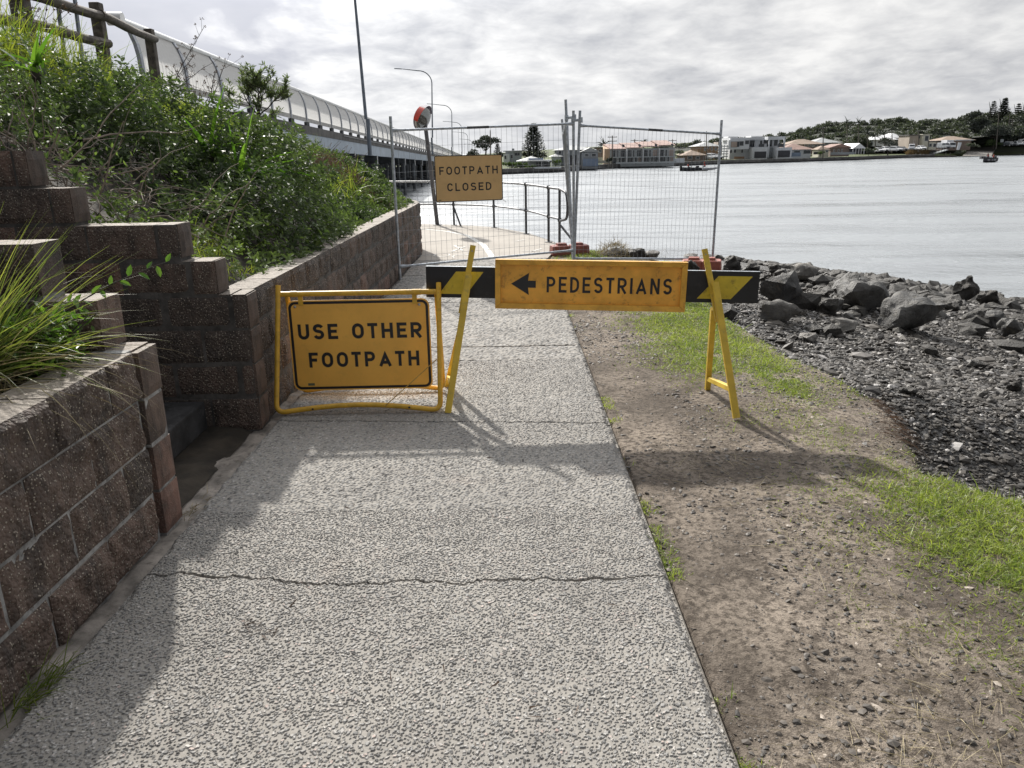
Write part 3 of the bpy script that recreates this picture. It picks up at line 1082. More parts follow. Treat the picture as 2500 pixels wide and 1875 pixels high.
    for (x0, y0, x1, y1) in ((-0.8, 13.3, -1.0, 14.1), (-1.0, 14.1, -0.86, 14.2), (-1.0, 13.2, -0.8, 13.9), (0.35, 13.0, 0.55, 13.4), (0.2, 13.1, 0.5, 13.05), (0.1, 14.6, 0.3, 14.9)):
        dx, dy = x1 - x0, y1 - y0
        L_ = math.hypot(dx, dy)
        ox, oy = -dy / L_ * 0.022, dx / L_ * 0.022
        mb.add([(x0 + ox, y0 + oy, 0.005), (x0 - ox, y0 - oy, 0.005), (x1 - ox, y1 - oy, 0.005), (x1 + ox, y1 + oy, 0.005)], [(0, 1, 2, 3)])
    o = mb.build('path_marking', M['line'], recalc=False)
    tag(o, 'worn white centre line and cycle mark painted on the slab', 'marking', kind='structure')


build_ground()
build_path()


# ------------------------------------------------------------------ loose stones
def build_stones():
    # shingle of the beach: thousands of stones, dense near the viewer
    n = 170000
    r = 3.0 + 17.0 * rng.random(n) ** 1.55
    a = rng.uniform(-0.02, 0.75, n)
    x, y = r * np.sin(a + 0.12), r * np.cos(a + 0.12)
    z, d = shore_z(x, y)
    k = (d > 0.02) & (z > WATER_Z - 0.1) & (rng.random(n) < 0.35 + smooth(0.0, 0.5, d))
    x, y, z, d = x[k], y[k], z[k], d[k]
    dist = np.hypot(x, y)
    size = (0.0055 + 0.00125 * dist) * np.exp(rng.normal(0, 0.42, len(x)))
    size = np.where(rng.random(len(x)) < 0.02, size * 2.0, size)
    size = np.minimum(size, 0.10)
    v, f, t = stones(np.stack([x, y, z + size * 0.15], 1), size, 0.48, 0.42)
    o = npmesh('shingle', v, f, M['pebble'], attrs={'tint': t}, loc=(4, 8, -0.5))
    tag(o, 'dark broken shingle with a few white shells', 'shingle', kind='stuff')
    # stones trodden into the dirt of the verge
    n = 42000
    y = 1.2 + 9.5 * rng.random(n) ** 1.35
    x = 0.62 + rng.random(n) * 2.4
    z, d = shore_z(x, y)
    cl = fbm(x * 1.6, y * 1.6, 91)
    k = (d < 0.08) & (rng.random(n) < smooth(0.36, 0.62, cl) * 0.85 + 0.15) & (x < 0.62 + (y * 0.62))
    x, y, z = x[k], y[k], z[k]
    size = 0.0033 * np.exp(rng.normal(0, 0.68, len(x))) * (1 + 0.07 * y)
    size = np.minimum(size, 0.017)
    v, f, t = stones(np.stack([x, y, z + size * 0.05], 1), size, 0.5, 0.3)
    o = npmesh('verge_stones', v, f, M['pebble_dirt'], attrs={'tint': t}, loc=(1.5, 3, 0))
    tag(o, 'small dark stones trodden into the dirt verge', 'stones', kind='stuff')


build_stones()


# ------------------------------------------------------------------ boulders
def boulder(name, label, pos, size, mat, seed, group='boulders along the shore', rough=0.10, flat=1.0, npts=13):
    r = random.Random(seed)
    bm = bmesh.new()
    pts = []
    for i in range(npts):
        v = Vector((r.gauss(0, 1), r.gauss(0, 1), r.gauss(0, 1))).normalized()
        k = r.uniform(0.82, 1.08)
        pts.append(bm.verts.new((v.x * size[0] / 2 * k, v.y * size[1] / 2 * k, v.z * size[2] / 2 * k * flat)))
    res = bmesh.ops.convex_hull(bm, input=bm.verts)
    bmesh.ops.delete(bm, geom=[g for g in res['geom_interior'] if isinstance(g, bmesh.types.BMVert)], context='VERTS')
    bmesh.ops.triangulate(bm, faces=bm.faces)
    ml = max(size)
    for it in range(4):
        bmesh.ops.subdivide_edges(bm, edges=[e for e in bm.edges if e.calc_length() > ml * 0.09], cuts=1, use_grid_fill=True)
        bmesh.ops.triangulate(bm, faces=[f for f in bm.faces if len(f.verts) > 3])
    bmesh.ops.smooth_vert(bm, verts=bm.verts, factor=0.22, use_axis_x=True, use_axis_y=True, use_axis_z=True)
    bm.normal_update()
    off = Vector((seed * 3.7, seed * 1.3, 0))
    nv = [v.normal.copy() for v in bm.verts]
    for v, n in zip(bm.verts, nv):
        q = v.co / ml
        h = mnoise.fractal(q * 4.5 + off, 0.9, 2.1, 5) * rough * 0.55
        h += (abs(mnoise.noise(q * 3.0 + off)) - 0.2) * rough * 0.8
        v.co += n * h * ml
    me = bpy.data.meshes.new(name)
    bm.to_mesh(me)
    bm.free()
    me.polygons.foreach_set('use_smooth', [True] * len(me.polygons))
    me.set_sharp_from_angle(angle=math.radians(32))
    me.materials.append(mat)
    o = bpy.data.objects.new(name, me)
    COL.objects.link(o)
    o.location = pos
    return tag(o, label, 'rock', group)


def on_shore(X, Y):
    """where the ray through a photo pixel meets the beach"""
    c = Vector((0, 0, CAM_H))
    d = at(X, Y, 1.0) - c
    ts = np.linspace(3, 30, 900)
    z, _ = shore_z(ts * d.x, ts * d.y)
    z = np.maximum(z, WATER_Z - 0.15)
    i = int(np.argmax(CAM_H + ts * d.z < z)) or 899
    return c + d * float(ts[i])


# (pixel x of the middle, pixel y of the foot, level, width px, height px, depth factor, material, seed, label)
BOULDERS = [
    (2238, 822, -0.95, 168, 128, 0.9, 'rock', 11, 'largest dark boulder on the shingle with a pale sloping top'),
    (2126, 768, -0.95, 152, 112, 0.9, 'rock', 12, 'big broken boulder with a lighter cracked face just left of the largest one'),
    (1912, 752, -0.75, 120, 108, 0.8, 'rock', 13, 'pointed grey boulder leaning right behind the black barrier board end'),
    (1968, 690, -0.95, 96, 58, 0.9, 'rock_flat', 14, 'flat topped square boulder standing at the water line'),
    (2085, 722, -1.05, 106, 62, 0.9, 'rock', 15, 'rounded boulder at the water behind the cracked one'),
    (1785, 672, -0.45, 62, 52, 0.9, 'rock_wet', 16, 'round black mossy rock right of the orange fence foot'),
    (1692, 672, -0.30, 46, 40, 0.9, 'rock_wet', 17, 'small black rock left of the orange fence foot'),
    (1838, 672, -0.70, 62, 42, 0.9, 'rock_wet', 18, 'low black rock between the round mossy one and the water'),
    (1893, 674, -0.85, 52, 36, 0.9, 'rock_wet', 19, 'small pointed rock at the water beside the flat topped boulder'),
    (1905, 790, -0.42, 140, 62, 0.55, 'rock_flat', 20, 'flat grey stone slab lying below the black barrier board end'),
    (2044, 775, -0.75, 118, 48, 0.8, 'rock_wet', 21, 'reddish brown low rock in the middle of the shingle'),
    (2062, 815, -0.70, 108, 40, 0.7, 'rock_flat', 22, 'flat brownish stone lying in front of the reddish rock'),
    (2362, 742, -1.35, 66, 74, 0.9, 'rock_wet', 23, 'rough oyster covered rock standing in the shallows'),
    (2418, 752, -1.35, 54, 56, 0.9, 'rock_wet', 24, 'smooth black boulder right of the oyster covered rock'),
    (2482, 750, -1.45, 46, 30, 0.9, 'rock_wet', 25, 'low barnacled rock at the water by the picture edge'),
    (2435, 808, -1.10, 74, 62, 0.9, 'rock', 26, 'grey tilted boulder on the shingle near the right picture edge'),
    (2470, 830, -1.00, 70, 66, 0.9, 'rock', 27, 'dark squarish boulder at the right picture edge'),
    (1975, 838, -0.62, 60, 30, 0.8, 'rock_flat', 28, 'small flat stone on the shingle below the reddish rock'),
    (1750, 745, -0.25, 34, 20, 0.9, 'rock_wet', 29, 'small dark rock under the barrier board beside the right trestle'),
    (1560, 632, -0.35, 60, 26, 0.9, 'rock_wet', 30, 'low dark rock seen through the mesh left of the pale one'),
    (1592, 634, -0.30, 64, 26, 0.9, 'rock_flat', 31, 'low grey brown rock seen through the fence mesh'),
    (2190, 702, -1.35, 66, 28, 0.9, 'rock_wet', 32, 'barnacled low rock at the water behind the largest boulder'),
    (2152, 680, -2.1, 26, 10, 0.9, 'rock_wet', 33, 'small wet rock standing alone in the water'),
    (2300, 705, -1.6, 34, 18, 0.9, 'rock_wet', 34, 'little dark rock at the water right behind the largest boulder'),
    (2330, 765, -1.2, 60, 44, 0.9, 'rock_wet', 35, 'black rock between the largest boulder and the oyster covered rock'),
    (2385, 790, -1.15, 70, 36, 0.8, 'rock_wet', 36, 'low flat black rock in front of the smooth black boulder'),
    (2390, 900, -0.75, 84, 20, 0.5, 'rock_wet', 37, 'long dark driftwood shaped stone lying on the open shingle'),
    (2400, 975, -0.55, 52, 28, 0.8, 'rock_flat', 38, 'pale angular stone lying alone on the near shingle'),
    (2222, 965, -0.42, 52, 24, 0.8, 'rock_wet', 39, 'dark flat stone on the near shingle beyond the eroded bank'),
    (1925, 698, -0.9, 50, 34, 0.9, 'rock_wet', 40, 'dark rubble rock below the flat topped boulder'),
    (2010, 735, -0.85, 56, 34, 0.9, 'rock_wet', 41, 'dark small boulder between the pointed grey one and the cracked one'),
    (1830, 700, -0.6, 70, 40, 0.9, 'rock_wet', 42, 'dark rubble rock above the right end of the black board'),
    (2480, 960, -0.7, 50, 40, 0.8, 'rock_wet', 43, 'black stone on the near shingle at the right picture edge'),
    (2316, 1085, -0.40, 44, 18, 0.7, 'rock_wet', 44, 'small grey wedge stone on the shingle right of the eroded bank'),
]
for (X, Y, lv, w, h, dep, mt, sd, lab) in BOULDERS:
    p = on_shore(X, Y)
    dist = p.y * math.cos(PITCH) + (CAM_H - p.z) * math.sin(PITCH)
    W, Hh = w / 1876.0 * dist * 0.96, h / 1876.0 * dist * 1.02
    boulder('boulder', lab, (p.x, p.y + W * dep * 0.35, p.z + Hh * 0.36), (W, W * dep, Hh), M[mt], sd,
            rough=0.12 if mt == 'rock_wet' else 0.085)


# rubble of middling stones that fills the rock line: it reads as one mass
def build_rubble():
    n = 3600
    x = rng.uniform(1.8, 17, n)
    y = rng.uniform(7.5, 26, n)
    z, d = shore_z(x, y)
    px = 1250 + 1876 * x / y
    band = np.maximum(np.exp(-((y - (11.3 + 0.75 * (x - 3))) / 2.6) ** 2), smooth(-1.55, -2.1, z) * 0.9)
    k = (d > 0.1) & (z > WATER_Z - 0.2) & (rng.random(n) < band * 1.0)
    x, y, z = x[k], y[k], z[k]
    size = 0.0085 * np.hypot(x, y) * np.exp(rng.normal(0, 0.5, len(x)))
    size = np.minimum(size, 0.24)
    v, f, t = stones(np.stack([x, y, z + size * 0.2], 1), size, 0.62, 0.24)
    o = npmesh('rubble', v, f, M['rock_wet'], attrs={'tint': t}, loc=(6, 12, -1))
    tag(o, 'dark rubble between the boulders', 'rubble', kind='stuff')


build_rubble()

# ------------------------------------------------------------------ block walls
def block_faces(mb_v, mb_f, tint, roughf, o, u, w, n, L, Ht, D, t, amp, nx=12, nz=7, seed=0, split=True):
    """one block: front face grid (split face), top, ends. o = lower left front corner, u along, w up, n outward"""
    base = sum(len(a) for a in mb_v)
    gu, gw = np.meshgrid(np.linspace(0, 1, nx), np.linspace(0, 1, nz))
    gu, gw = gu.ravel(), gw.ravel()
    e = np.minimum.reduce([gu * L, (1 - gu) * L, gw * Ht, (1 - gw) * Ht])
    k = np.clip(e / 0.02, 0, 1)
    disp = (fbm(gu * L * 14 + seed * 7.7, gw * Ht * 14 + seed * 3.1, 70, 4) - 0.40) * amp * k + 0.006 * k - 0.004 * (1 - k)
    P = o + np.outer(gu * L, u) + np.outer(gw * Ht, w) + np.outer(disp, n)
    i = np.arange(nz - 1)[:, None] * nx + np.arange(nx - 1)[None, :]
    f = np.stack([i, i + 1, i + nx + 1, i + nx], -1).reshape(-1, 4)
    # back edge ring
    ring = np.concatenate([np.arange(nx), np.arange(1, nz) * nx + nx - 1, (nz - 1) * nx + np.arange(nx - 2, -1, -1), np.arange(nz - 2, 0, -1) * nx])
    # the rim repeats so that the sides are smooth-cast, not split
    rim = P[ring]
    back = rim - n * D
    nr = len(ring)
    V_ = np.concatenate([P, rim, back])
    j = np.arange(nr)
    a = len(P)
    sf = np.stack([a + j, a + nr + j, a + nr + (j + 1) % nr, a + (j + 1) % nr], 1)
    mb_v.append(V_)
    mb_f.append(np.concatenate([f, sf]) + base)
    tint.append(np.full(len(V_), t))
    roughf.append(np.concatenate([np.full(len(P), 1.0 if split else 0.12), np.full(2 * nr, 0.35)]))


class BlockWall:
    def __init__(s, name, label, mortar='mortar'):
        s.name, s.label, s.mm = name, label, mortar
        s.v, s.f, s.t, s.r = [], [], [], []
        s.mortar = MB()
        s.seed = 0
        s.k = 0

    def run(s, p0, p1, z0, courses, n, depth=0.19, L=0.40, Ht=0.20, amp=0.03, start=0.0, split=True, back_from=0, nx=12, nz=7, red=0.5, tint=None, gap=0.015, mort=True):
        """straight run from p0 to p1 (2D), courses stacked up from z0, outward normal n"""
        p0, p1 = np.array(p0, float), np.array(p1, float)
        d = p1 - p0
        T = np.linalg.norm(d)
        u = np.array([*(d / T), 0.0])
        n = np.array([*n, 0.0])
        w = np.array([0, 0, 1.0])
        for c in range(courses):
            x = -((c % 2) * L / 2 + start) % L - L
            while x < T:
                a, b = max(x, 0.0), min(x + L, T)
                if b - a > 0.05:
                    s.seed += 1
                    r = random.Random(s.seed * 13 + len(s.name))
                    t = tint if tint is not None else min(1, max(0, r.gauss(red - 0.14 * c + 0.12, 0.2)))
                    ga = gap / 2
                    j = r.uniform(-0.004, 0.004)
                    o = np.array([*p0, z0]) + u * (a + ga) + w * (c * Ht + (ga if c else 0)) + n * j
                    block_faces(s.v, s.f, s.t, s.r, o, u, w, n, b - a - gap, Ht - gap * 0.9, depth, t, amp, nx, nz, s.seed, split)
                x += L
        if not mort:
            return
        # mortar and core behind the joints
        s.k += 1
        q0 = np.array([*p0, z0]) - n * ((0.005 if amp > 0.04 else 0.002) + 0.0011 * (s.k % 9))
        a = Vector(q0 + u * 0.012)
        pts = [a, a + Vector(u) * (T - 0.024), a + Vector(u) * (T - 0.024) - Vector(n) * (depth - 0.03), a - Vector(n) * (depth - 0.03)]
        s.mortar.prism([p + Vector((0, 0, -0.06)) for p in pts], (0, 0, courses * Ht - 0.014 + 0.06))

    def finish(s):
        root = thing(s.name, s.label, 'wall', tuple(np.concatenate(s.v).min(0)))
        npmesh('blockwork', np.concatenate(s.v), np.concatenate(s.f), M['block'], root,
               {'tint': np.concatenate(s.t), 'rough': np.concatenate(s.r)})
        s.mortar.build('mortar', M[s.mm], root)
        return root


bw = BlockWall('retaining_wall', 'near brown split face block wall at the left picture edge, four courses high')
bw.run((-1.58, -1.2), (-1.58, 3.115), -0.02, 4, (1, 0), L=0.40, Ht=0.213, amp=0.05, nx=36, nz=20, start=0.11, red=0.5, gap=0.011)
for c, t in enumerate((0.8, 0.7, 0.35, 0.3)):
    bw.run((-1.572, 3.135), (-1.572, 3.325), -0.02 + 0.213 * c, 1, (1, 0), L=0.5, Ht=0.213, amp=0.006, split=False, nx=6, nz=6, tint=t)
bw.mortar.box((-1.68, 3.125, 0.40), (0.15, 0.05, 0.86))
# cheek of the stair flight: returns to the left and steps up with the stairs
bw.run((-1.60, 3.325), (-4.4, 3.325), -0.02, 4, (0, 1), Ht=0.213, depth=0.185, amp=0.02, start=0.2, nx=6, nz=4)
for k, (x0, zt) in enumerate(((-1.70, 0.832), (-1.915, 1.068), (-2.20, 1.30), (-2.50, 1.53), (-2.80, 1.76))):
    bw.run((-4.4, 3.137), (x0, 3.137), zt, 1, (0, -1), Ht=0.225, depth=0.19, amp=0.02, start=0.1 * k, nx=14, nz=8, red=0.35)
bw.finish()

bw = BlockWall('retaining_wall', 'long dark block wall beyond the stairs running along the path behind the yellow sign', 'mortar_dark')
bw.run((-1.578, 4.70), (-1.490, 13.0), -0.02, 4, (1, 0), Ht=0.213, amp=0.034, nx=10, nz=6, start=0.2, red=0.35)
# smooth corner blocks
for c, t in enumerate((0.55, 0.4, 0.3, 0.2)):
    bw.run((-1.556, 4.505), (-1.556, 4.695), -0.02 + 0.213 * c, 1, (1, 0), L=0.5, Ht=0.213, amp=0.006, split=False, nx=6, nz=6, tint=t)
# curved far end
cx, cy, R = -4.22, 13.0, 2.73
prev = (-1.490, 13.0)
for k in range(1, 13):
    an = math.radians(6.2 * k)
    p = (cx + R * math.cos(an), cy + R * math.sin(an))
    m_ = math.radians(6.2 * (k - 0.5))
    bw.run(prev, p, -0.02, 4, (math.cos(m_), math.sin(m_)), L=0.31, Ht=0.213, amp=0.03, nx=8, nz=6, red=0.3)
    prev = p
# far cheek of the stairs: faces the viewer, steps up to the left
bw.run((-4.6, 4.50), (-1.56, 4.50), -0.02, 4, (0, -1), Ht=0.213, amp=0.012, nx=12, nz=7, start=0.05, red=0.22)
for k, (x1, zt) in enumerate(((-1.72, 0.832), (-1.905, 1.045), (-2.49, 1.258), (-2.70, 1.465), (-3.02, 1.67), (-3.32, 1.875))):
    bw.run((-4.6, 4.50), (x1, 4.50), zt, 1, (0, -1), Ht=0.205, amp=0.012, nx=12, nz=7, start=0.07 + 0.17 * k, red=0.12)
    if k < 5:
        bw.run((x1 + 0.001, 4.502), (x1 + 0.001, 4.69), zt, 1, (1, 0), L=0.5, Ht=0.205, amp=0.005, split=False, nx=5, nz=5, tint=0.12, depth=0.02, mort=False)
bw.finish()

# capping stone lips of the stair cheek are part of the blocks; the stairs themselves:
st = thing('staircase', 'dark concrete stairs climbing left between the two block walls', 'stairs', (-1.9, 3.9, 0))
for k in range(9):
    mb = MB()
    x1 = -1.88 - 0.3 * k
    mb.box(((x1 - 4.9) / 2, 3.905, 0.09 + 0.18 * k), (4.9 + x1, 1.14, 0.176))
    mb.build('step', M['stair'], st, bevel=0.012)

# ------------------------------------------------------------------ lettering
def arc(cx, cy, rx, ry, a0, a1, n=10):
    return [(cx + rx * math.cos(math.radians(a0 + (a1 - a0) * i / n)), cy + ry * math.sin(math.radians(a0 + (a1 - a0) * i / n))) for i in range(n + 1)]


def glyph(ch, w, s):
    """strokes (centre lines) of a road sign capital, height 1, width w, stroke s"""
    h = s / 2
    l, r, b, t = h, w - h, h, 1 - h
    m = 0.5
    if ch == 'F':
        return [[(l, 0), (l, t), (w, t)], [(l + h, 0.5), (w * 0.88, 0.5)]]
    if ch == 'E':
        return [[(w, b), (l, b), (l, t), (w, t)], [(l + h, 0.51), (w * 0.9, 0.51)]]
    if ch == 'L':
        return [[(l, 1), (l, b), (w, b)]]
    if ch == 'T':
        return [[(0, t), (w, t)], [(w / 2, 0), (w / 2, t - h)]]
    if ch == 'H':
        return [[(l, 0), (l, 1)], [(r, 0), (r, 1)], [(l + h, 0.5), (r - h, 0.5)]]
    if ch == 'I':
        return [[(w / 2, 0), (w / 2, 1)]]
    if ch == 'N':
        return [[(l, 0), (l, 1)], [(r, 0), (r, 1)], [(l + h * 0.2, 1 - h * 0.6), (r - h * 0.2, h * 0.6)]]
    if ch == 'A':
        return [[(h * 0.95, 0), (w / 2, 1 - s * 1.1), (w - h * 0.95, 0)], [(w * 0.24, 0.26), (w * 0.76, 0.26)]]
    if ch == 'O':
        rx = (r - l) / 2
        ry = min(0.36, rx * 1.05)
        p = arc(w / 2, t - ry, rx, ry, 0, 180) + arc(w / 2, b + ry, rx, ry, 180, 360)
        return [p + [p[0]]]
    if ch == 'C':
        rx = (r - l) / 2
        ry = min(0.36, rx * 1.05)
        return [arc(w / 2, t - ry, rx, ry, 15, 180) + arc(w / 2, b + ry, rx, ry, 180, 345)]
    if ch == 'U':
        rx = (r - l) / 2
        return [[(l, 1)] + arc(w / 2, b + rx, rx, rx, 180, 360) + [(r, 1)]]
    if ch == 'D':
        rr = min(0.34, (r - l) * 0.75)
        return [[(l, b), (l, t)] + arc(r - rr, t - rr, rr, rr, 90, 0) + arc(r - rr, b + rr, rr, rr, 0, -90) + [(l, b)]]
    if ch == 'P' or ch == 'R':
        rr = (t - 0.45) / 2
        out = [[(l, 0), (l, t)] + arc(r - rr, t - rr, rr, rr, 90, -90) + [(l + h, 0.45)]]
        if ch == 'R':
            out.append([(l + (r - l) * 0.45, 0.45 - h * 0.4), (w - h * 0.75, 0)])
        return out
    if ch == 'S':
        rx = (r - l) / 2
        ry1 = (t - 0.52) / 2
        ry2 = (0.52 - b) / 2
        return [arc(w / 2, t - ry1, rx, ry1, 20, 180, 9) + arc(w / 2, t - ry1, rx, ry1, 180, 262, 5)
                + arc(w / 2, b + ry2, rx, ry2, 82, 0, 5) + arc(w / 2, b + ry2, rx, ry2, 0, -160, 9)]
    return []


def stroke(pts, s):
    """flat strip along a polyline, mitred; returns left and right points"""
    n = len(pts)
    closed = pts[0] == pts[-1]
    L, R = [], []
    for i in range(n):
        p = Vector(pts[i])
        if closed:
            a = Vector(pts[i - 1] if i > 0 else pts[n - 2])
            c = Vector(pts[i + 1] if i < n - 1 else pts[1])
        else:
            a = Vector(pts[i - 1]) if i > 0 else None
            c = Vector(pts[i + 1]) if i < n - 1 else None
        d1 = (p - a).normalized() if a is not None and (p - a).length > 1e-6 else None
        d2 = (c - p).normalized() if c is not None and (c - p).length > 1e-6 else None
        if d1 is None:
            d1 = d2
        if d2 is None:
            d2 = d1
        n1, n2 = Vector((-d1.y, d1.x)), Vector((-d2.y, d2.x))
        m = (n1 + n2)
        m = m.normalized() if m.length > 1e-4 else n1
        k = (s / 2) / max(0.35, m.dot(n1))
        L.append(p + m * k)
        R.append(p - m * k)
    return L, R


WID = dict(F=0.62, O=0.76, T=0.64, P=0.70, A=0.86, H=0.74, C=0.72, L=0.60, S=0.70, E=0.64, D=0.72, U=0.72, R=0.72, I=0.2, N=0.74)


def letters(mb, text, O, U, W, N, height, wscale=1.0, s=0.19, gap=0.22, space=0.55, total=None):
    """strokes of a word on a plane: O lower-left corner, U along, W up, N outward (unit vectors)"""
    O, U, W, N = Vector(O), Vector(U), Vector(W), Vector(N)
    ws = [(space if c == ' ' else WID[c] * wscale) for c in text]
    full = sum(ws) + gap * (len(text) - 1)
    kx = 1.0 if total is None else total / (full * height)
    x = 0.0
    q = 0
    for c, w in zip(text, ws):
        if c != ' ':
            for pl in glyph(c, w, s):
                L, R = stroke(pl, s)
                off = N * (0.0006 + 0.00035 * (q % 3))
                q += 1
                vs = [O + U * ((p.x + x) * height * kx) + W * (p.y * height) + off for p in L] + \
                     [O + U * ((p.x + x) * height * kx) + W * (p.y * height) + off for p in R]
                n = len(L)
                mb.add(vs, [(i, n + i, n + i + 1, i + 1) for i in range(n - 1)])
        x += w + gap
    return full * height * kx


def rrect(w, h, r, n=6):
    """rounded rectangle outline centred on 0"""
    out = []
    for (cx, cy, a0) in ((w / 2 - r, h / 2 - r, 0), (-w / 2 + r, h / 2 - r, 90), (-w / 2 + r, -h / 2 + r, 180), (w / 2 - r, -h / 2 + r, 270)):
        out += arc(cx, cy, r, r, a0, a0 + 90, n)
    return out


class Plane:
    """a sign face: centre C, unit U along, W up, N towards the reader"""
    def __init__(s, C, U, W):
        s.C, s.U, s.W = Vector(C), Vector(U).normalized(), Vector(W)
        s.W = (s.W - s.U * s.W.dot(s.U)).normalized()
        s.N = s.U.cross(s.W).normalized()

    def p(s, x, y, z=0.0):
        return s.C + s.U * x + s.W * y + s.N * z

    def plate(s, mb, w, h, r, z0, z1):
        o = rrect(w, h, r)
        mb.prism([s.p(a, b, z0) for a, b in o], s.N * (z1 - z0))

    def ring(s, mb, w, h, r, t, z):
        a, b = rrect(w, h, r), rrect(w - 2 * t, h - 2 * t, max(r - t, 0.004))
        n = len(a)
        mb.add([s.p(x, y, z) for x, y in a] + [s.p(x, y, z) for x, y in b], [(i, (i + 1) % n, n + (i + 1) % n, n + i) for i in range(n)])

    def flat(s, mb, pts, z):
        mb.add([s.p(x, y, z) for x, y in pts], [tuple(range(len(pts)))])


# ------------------------------------------------------------------ USE OTHER FOOTPATH frame sign
def fillet(pts, r, n=6):
    out = [Vector(pts[0])]
    for i in range(1, len(pts) - 1):
        p, a, b = Vector(pts[i]), Vector(pts[i - 1]), Vector(pts[i + 1])
        d1, d2 = (a - p).normalized(), (b - p).normalized()
        k = min(r, (a - p).length * 0.45, (b - p).length * 0.45)
        s, e = p + d1 * k, p + d2 * k
        for j in range(n + 1):
            t = j / n
            out.append(s * (1 - t) ** 2 + p * 2 * t * (1 - t) + e * t * t)
    out.append(Vector(pts[-1]))
    return out


def build_frame_sign():
    root = thing('frame_sign', 'yellow tubular swing stand sign reading USE OTHER FOOTPATH standing against the block wall', 'sign', (-1.02, 4.9, 0))
    r = 0.0165
    for nm, yf, dx, z_top, lbl in (('front_frame', 4.70, 0.0, 0.80, None), ('rear_frame', 5.17, 0.045, 0.735, None)):
        x0, x1 = -1.535 + dx, -0.487 - dx * 0.4
        xt0, xt1 = -1.527 + dx, -0.484 - dx * 0.4
        yt = 4.975 if nm == 'front_frame' else 4.995
        pts = [(xt0, yt, z_top), (x0, yf, 0.0165)]
        bow = []
        for k in range(1, 8):
            t = k / 8
            bow.append((x0 + (x1 - x0) * t, yf + 0.02 * math.sin(math.pi * t), 0.0165 + 0.042 * math.sin(math.pi * t)))
        path = fillet([(xt0, yt, z_top), (x0 - 0.005, yf, 0.017), bow[0]], 0.12, 8) + [Vector(b) for b in bow[1:-1]] + \
            fillet([bow[-1], (x1 + 0.005, yf, 0.017), (xt1, yt, z_top)], 0.12, 8)
        mb = MB()
        mb.tube(path, r, 10)
        fr = mb.build(nm, M['yellow_tube'], root, smooth='auto')
        if nm == 'front_frame':
            for (hx) in (-1.30, -0.68):
                mb = MB()
                mb.lathe((hx, 4.686, 0.045), [(0.007, 0), (0.007, 0.003)], 8, (0, -1, 0.1))
                mb.build('bolt_hole', M['sign_black'], fr)
    mb = MB()
    mb.tube([(-1.525, 4.972, 0.742), (-0.49, 4.972, 0.742)], 0.0175, 10)
    mb.tube([(-1.45, 4.972, 0.742), (-1.41, 4.972, 0.742)], 0.0195, 10)
    mb.tube([(-0.66, 4.972, 0.742), (-0.60, 4.972, 0.742)], 0.0195, 10)
    mb.build('crossbar', M['yellow_tube'], root, smooth='auto')
    for x in (-1.39, -0.645):
        mb = MB()
        mb.box((x, 4.972, 0.705), (0.03, 0.008, 0.08))
        mb.build('hanger', M['yellow_tube'], root)
    # the panel hangs from the crossbar, its foot pushed back a touch
    pl = Plane((-1.018, 4.972, 0.392), (1, 0.012, 0.0), (0.010, 0.02, 1))
    mb = MB()
    pl.plate(mb, 0.932, 0.612, 0.05, -0.003, 0.0)
    panel = mb.build('sign_panel', M['sign_amber'], root)
    mb = MB()
    pl.ring(mb, 0.915, 0.595, 0.045, 0.017, 0.0008)
    mb.build('border', M['sign_black'], panel)
    mb = MB()
    letters(mb, 'USE OTHER', pl.p(-0.408, 0.045), pl.U, pl.W, pl.N, 0.103, 1.0, 0.205, 0.25, 0.42, total=0.817)
    mb.build('lettering', M['sign_black'], panel, recalc=False)
    mb = MB()
    letters(mb, 'FOOTPATH', pl.p(-0.352, -0.147), pl.U, pl.W, pl.N, 0.103, 1.0, 0.205, 0.25, 0.5, total=0.735)
    mb.build('lettering', M['sign_black'], panel, recalc=False)
    for x in (-0.413, 0.400):
        mb = MB()
        mb.lathe(pl.p(x, 0.265, 0), [(0.010, 0.0), (0.009, 0.004), (0.004, 0.006)], 10, pl.N)
        mb.build('bolt', M['bolt'], panel, smooth=True)
    mb = MB()
    pl.flat(mb, [(-0.372, -0.272), (-0.328, -0.272), (-0.328, -0.255), (-0.372, -0.255)], 0.001)
    mb.build('sticker', M['sticker'], panel, recalc=False)
    mb = MB()
    mb.tube([(-0.50, 4.79, 0.335), (-0.66, 4.745, 0.20), (-0.83, 4.70, 0.06), (-0.835, 4.695, 0.045)], 0.0032, 6)
    mb.build('stay_cord', M['rope'], root)
    root.location.x += 0.018


build_frame_sign()


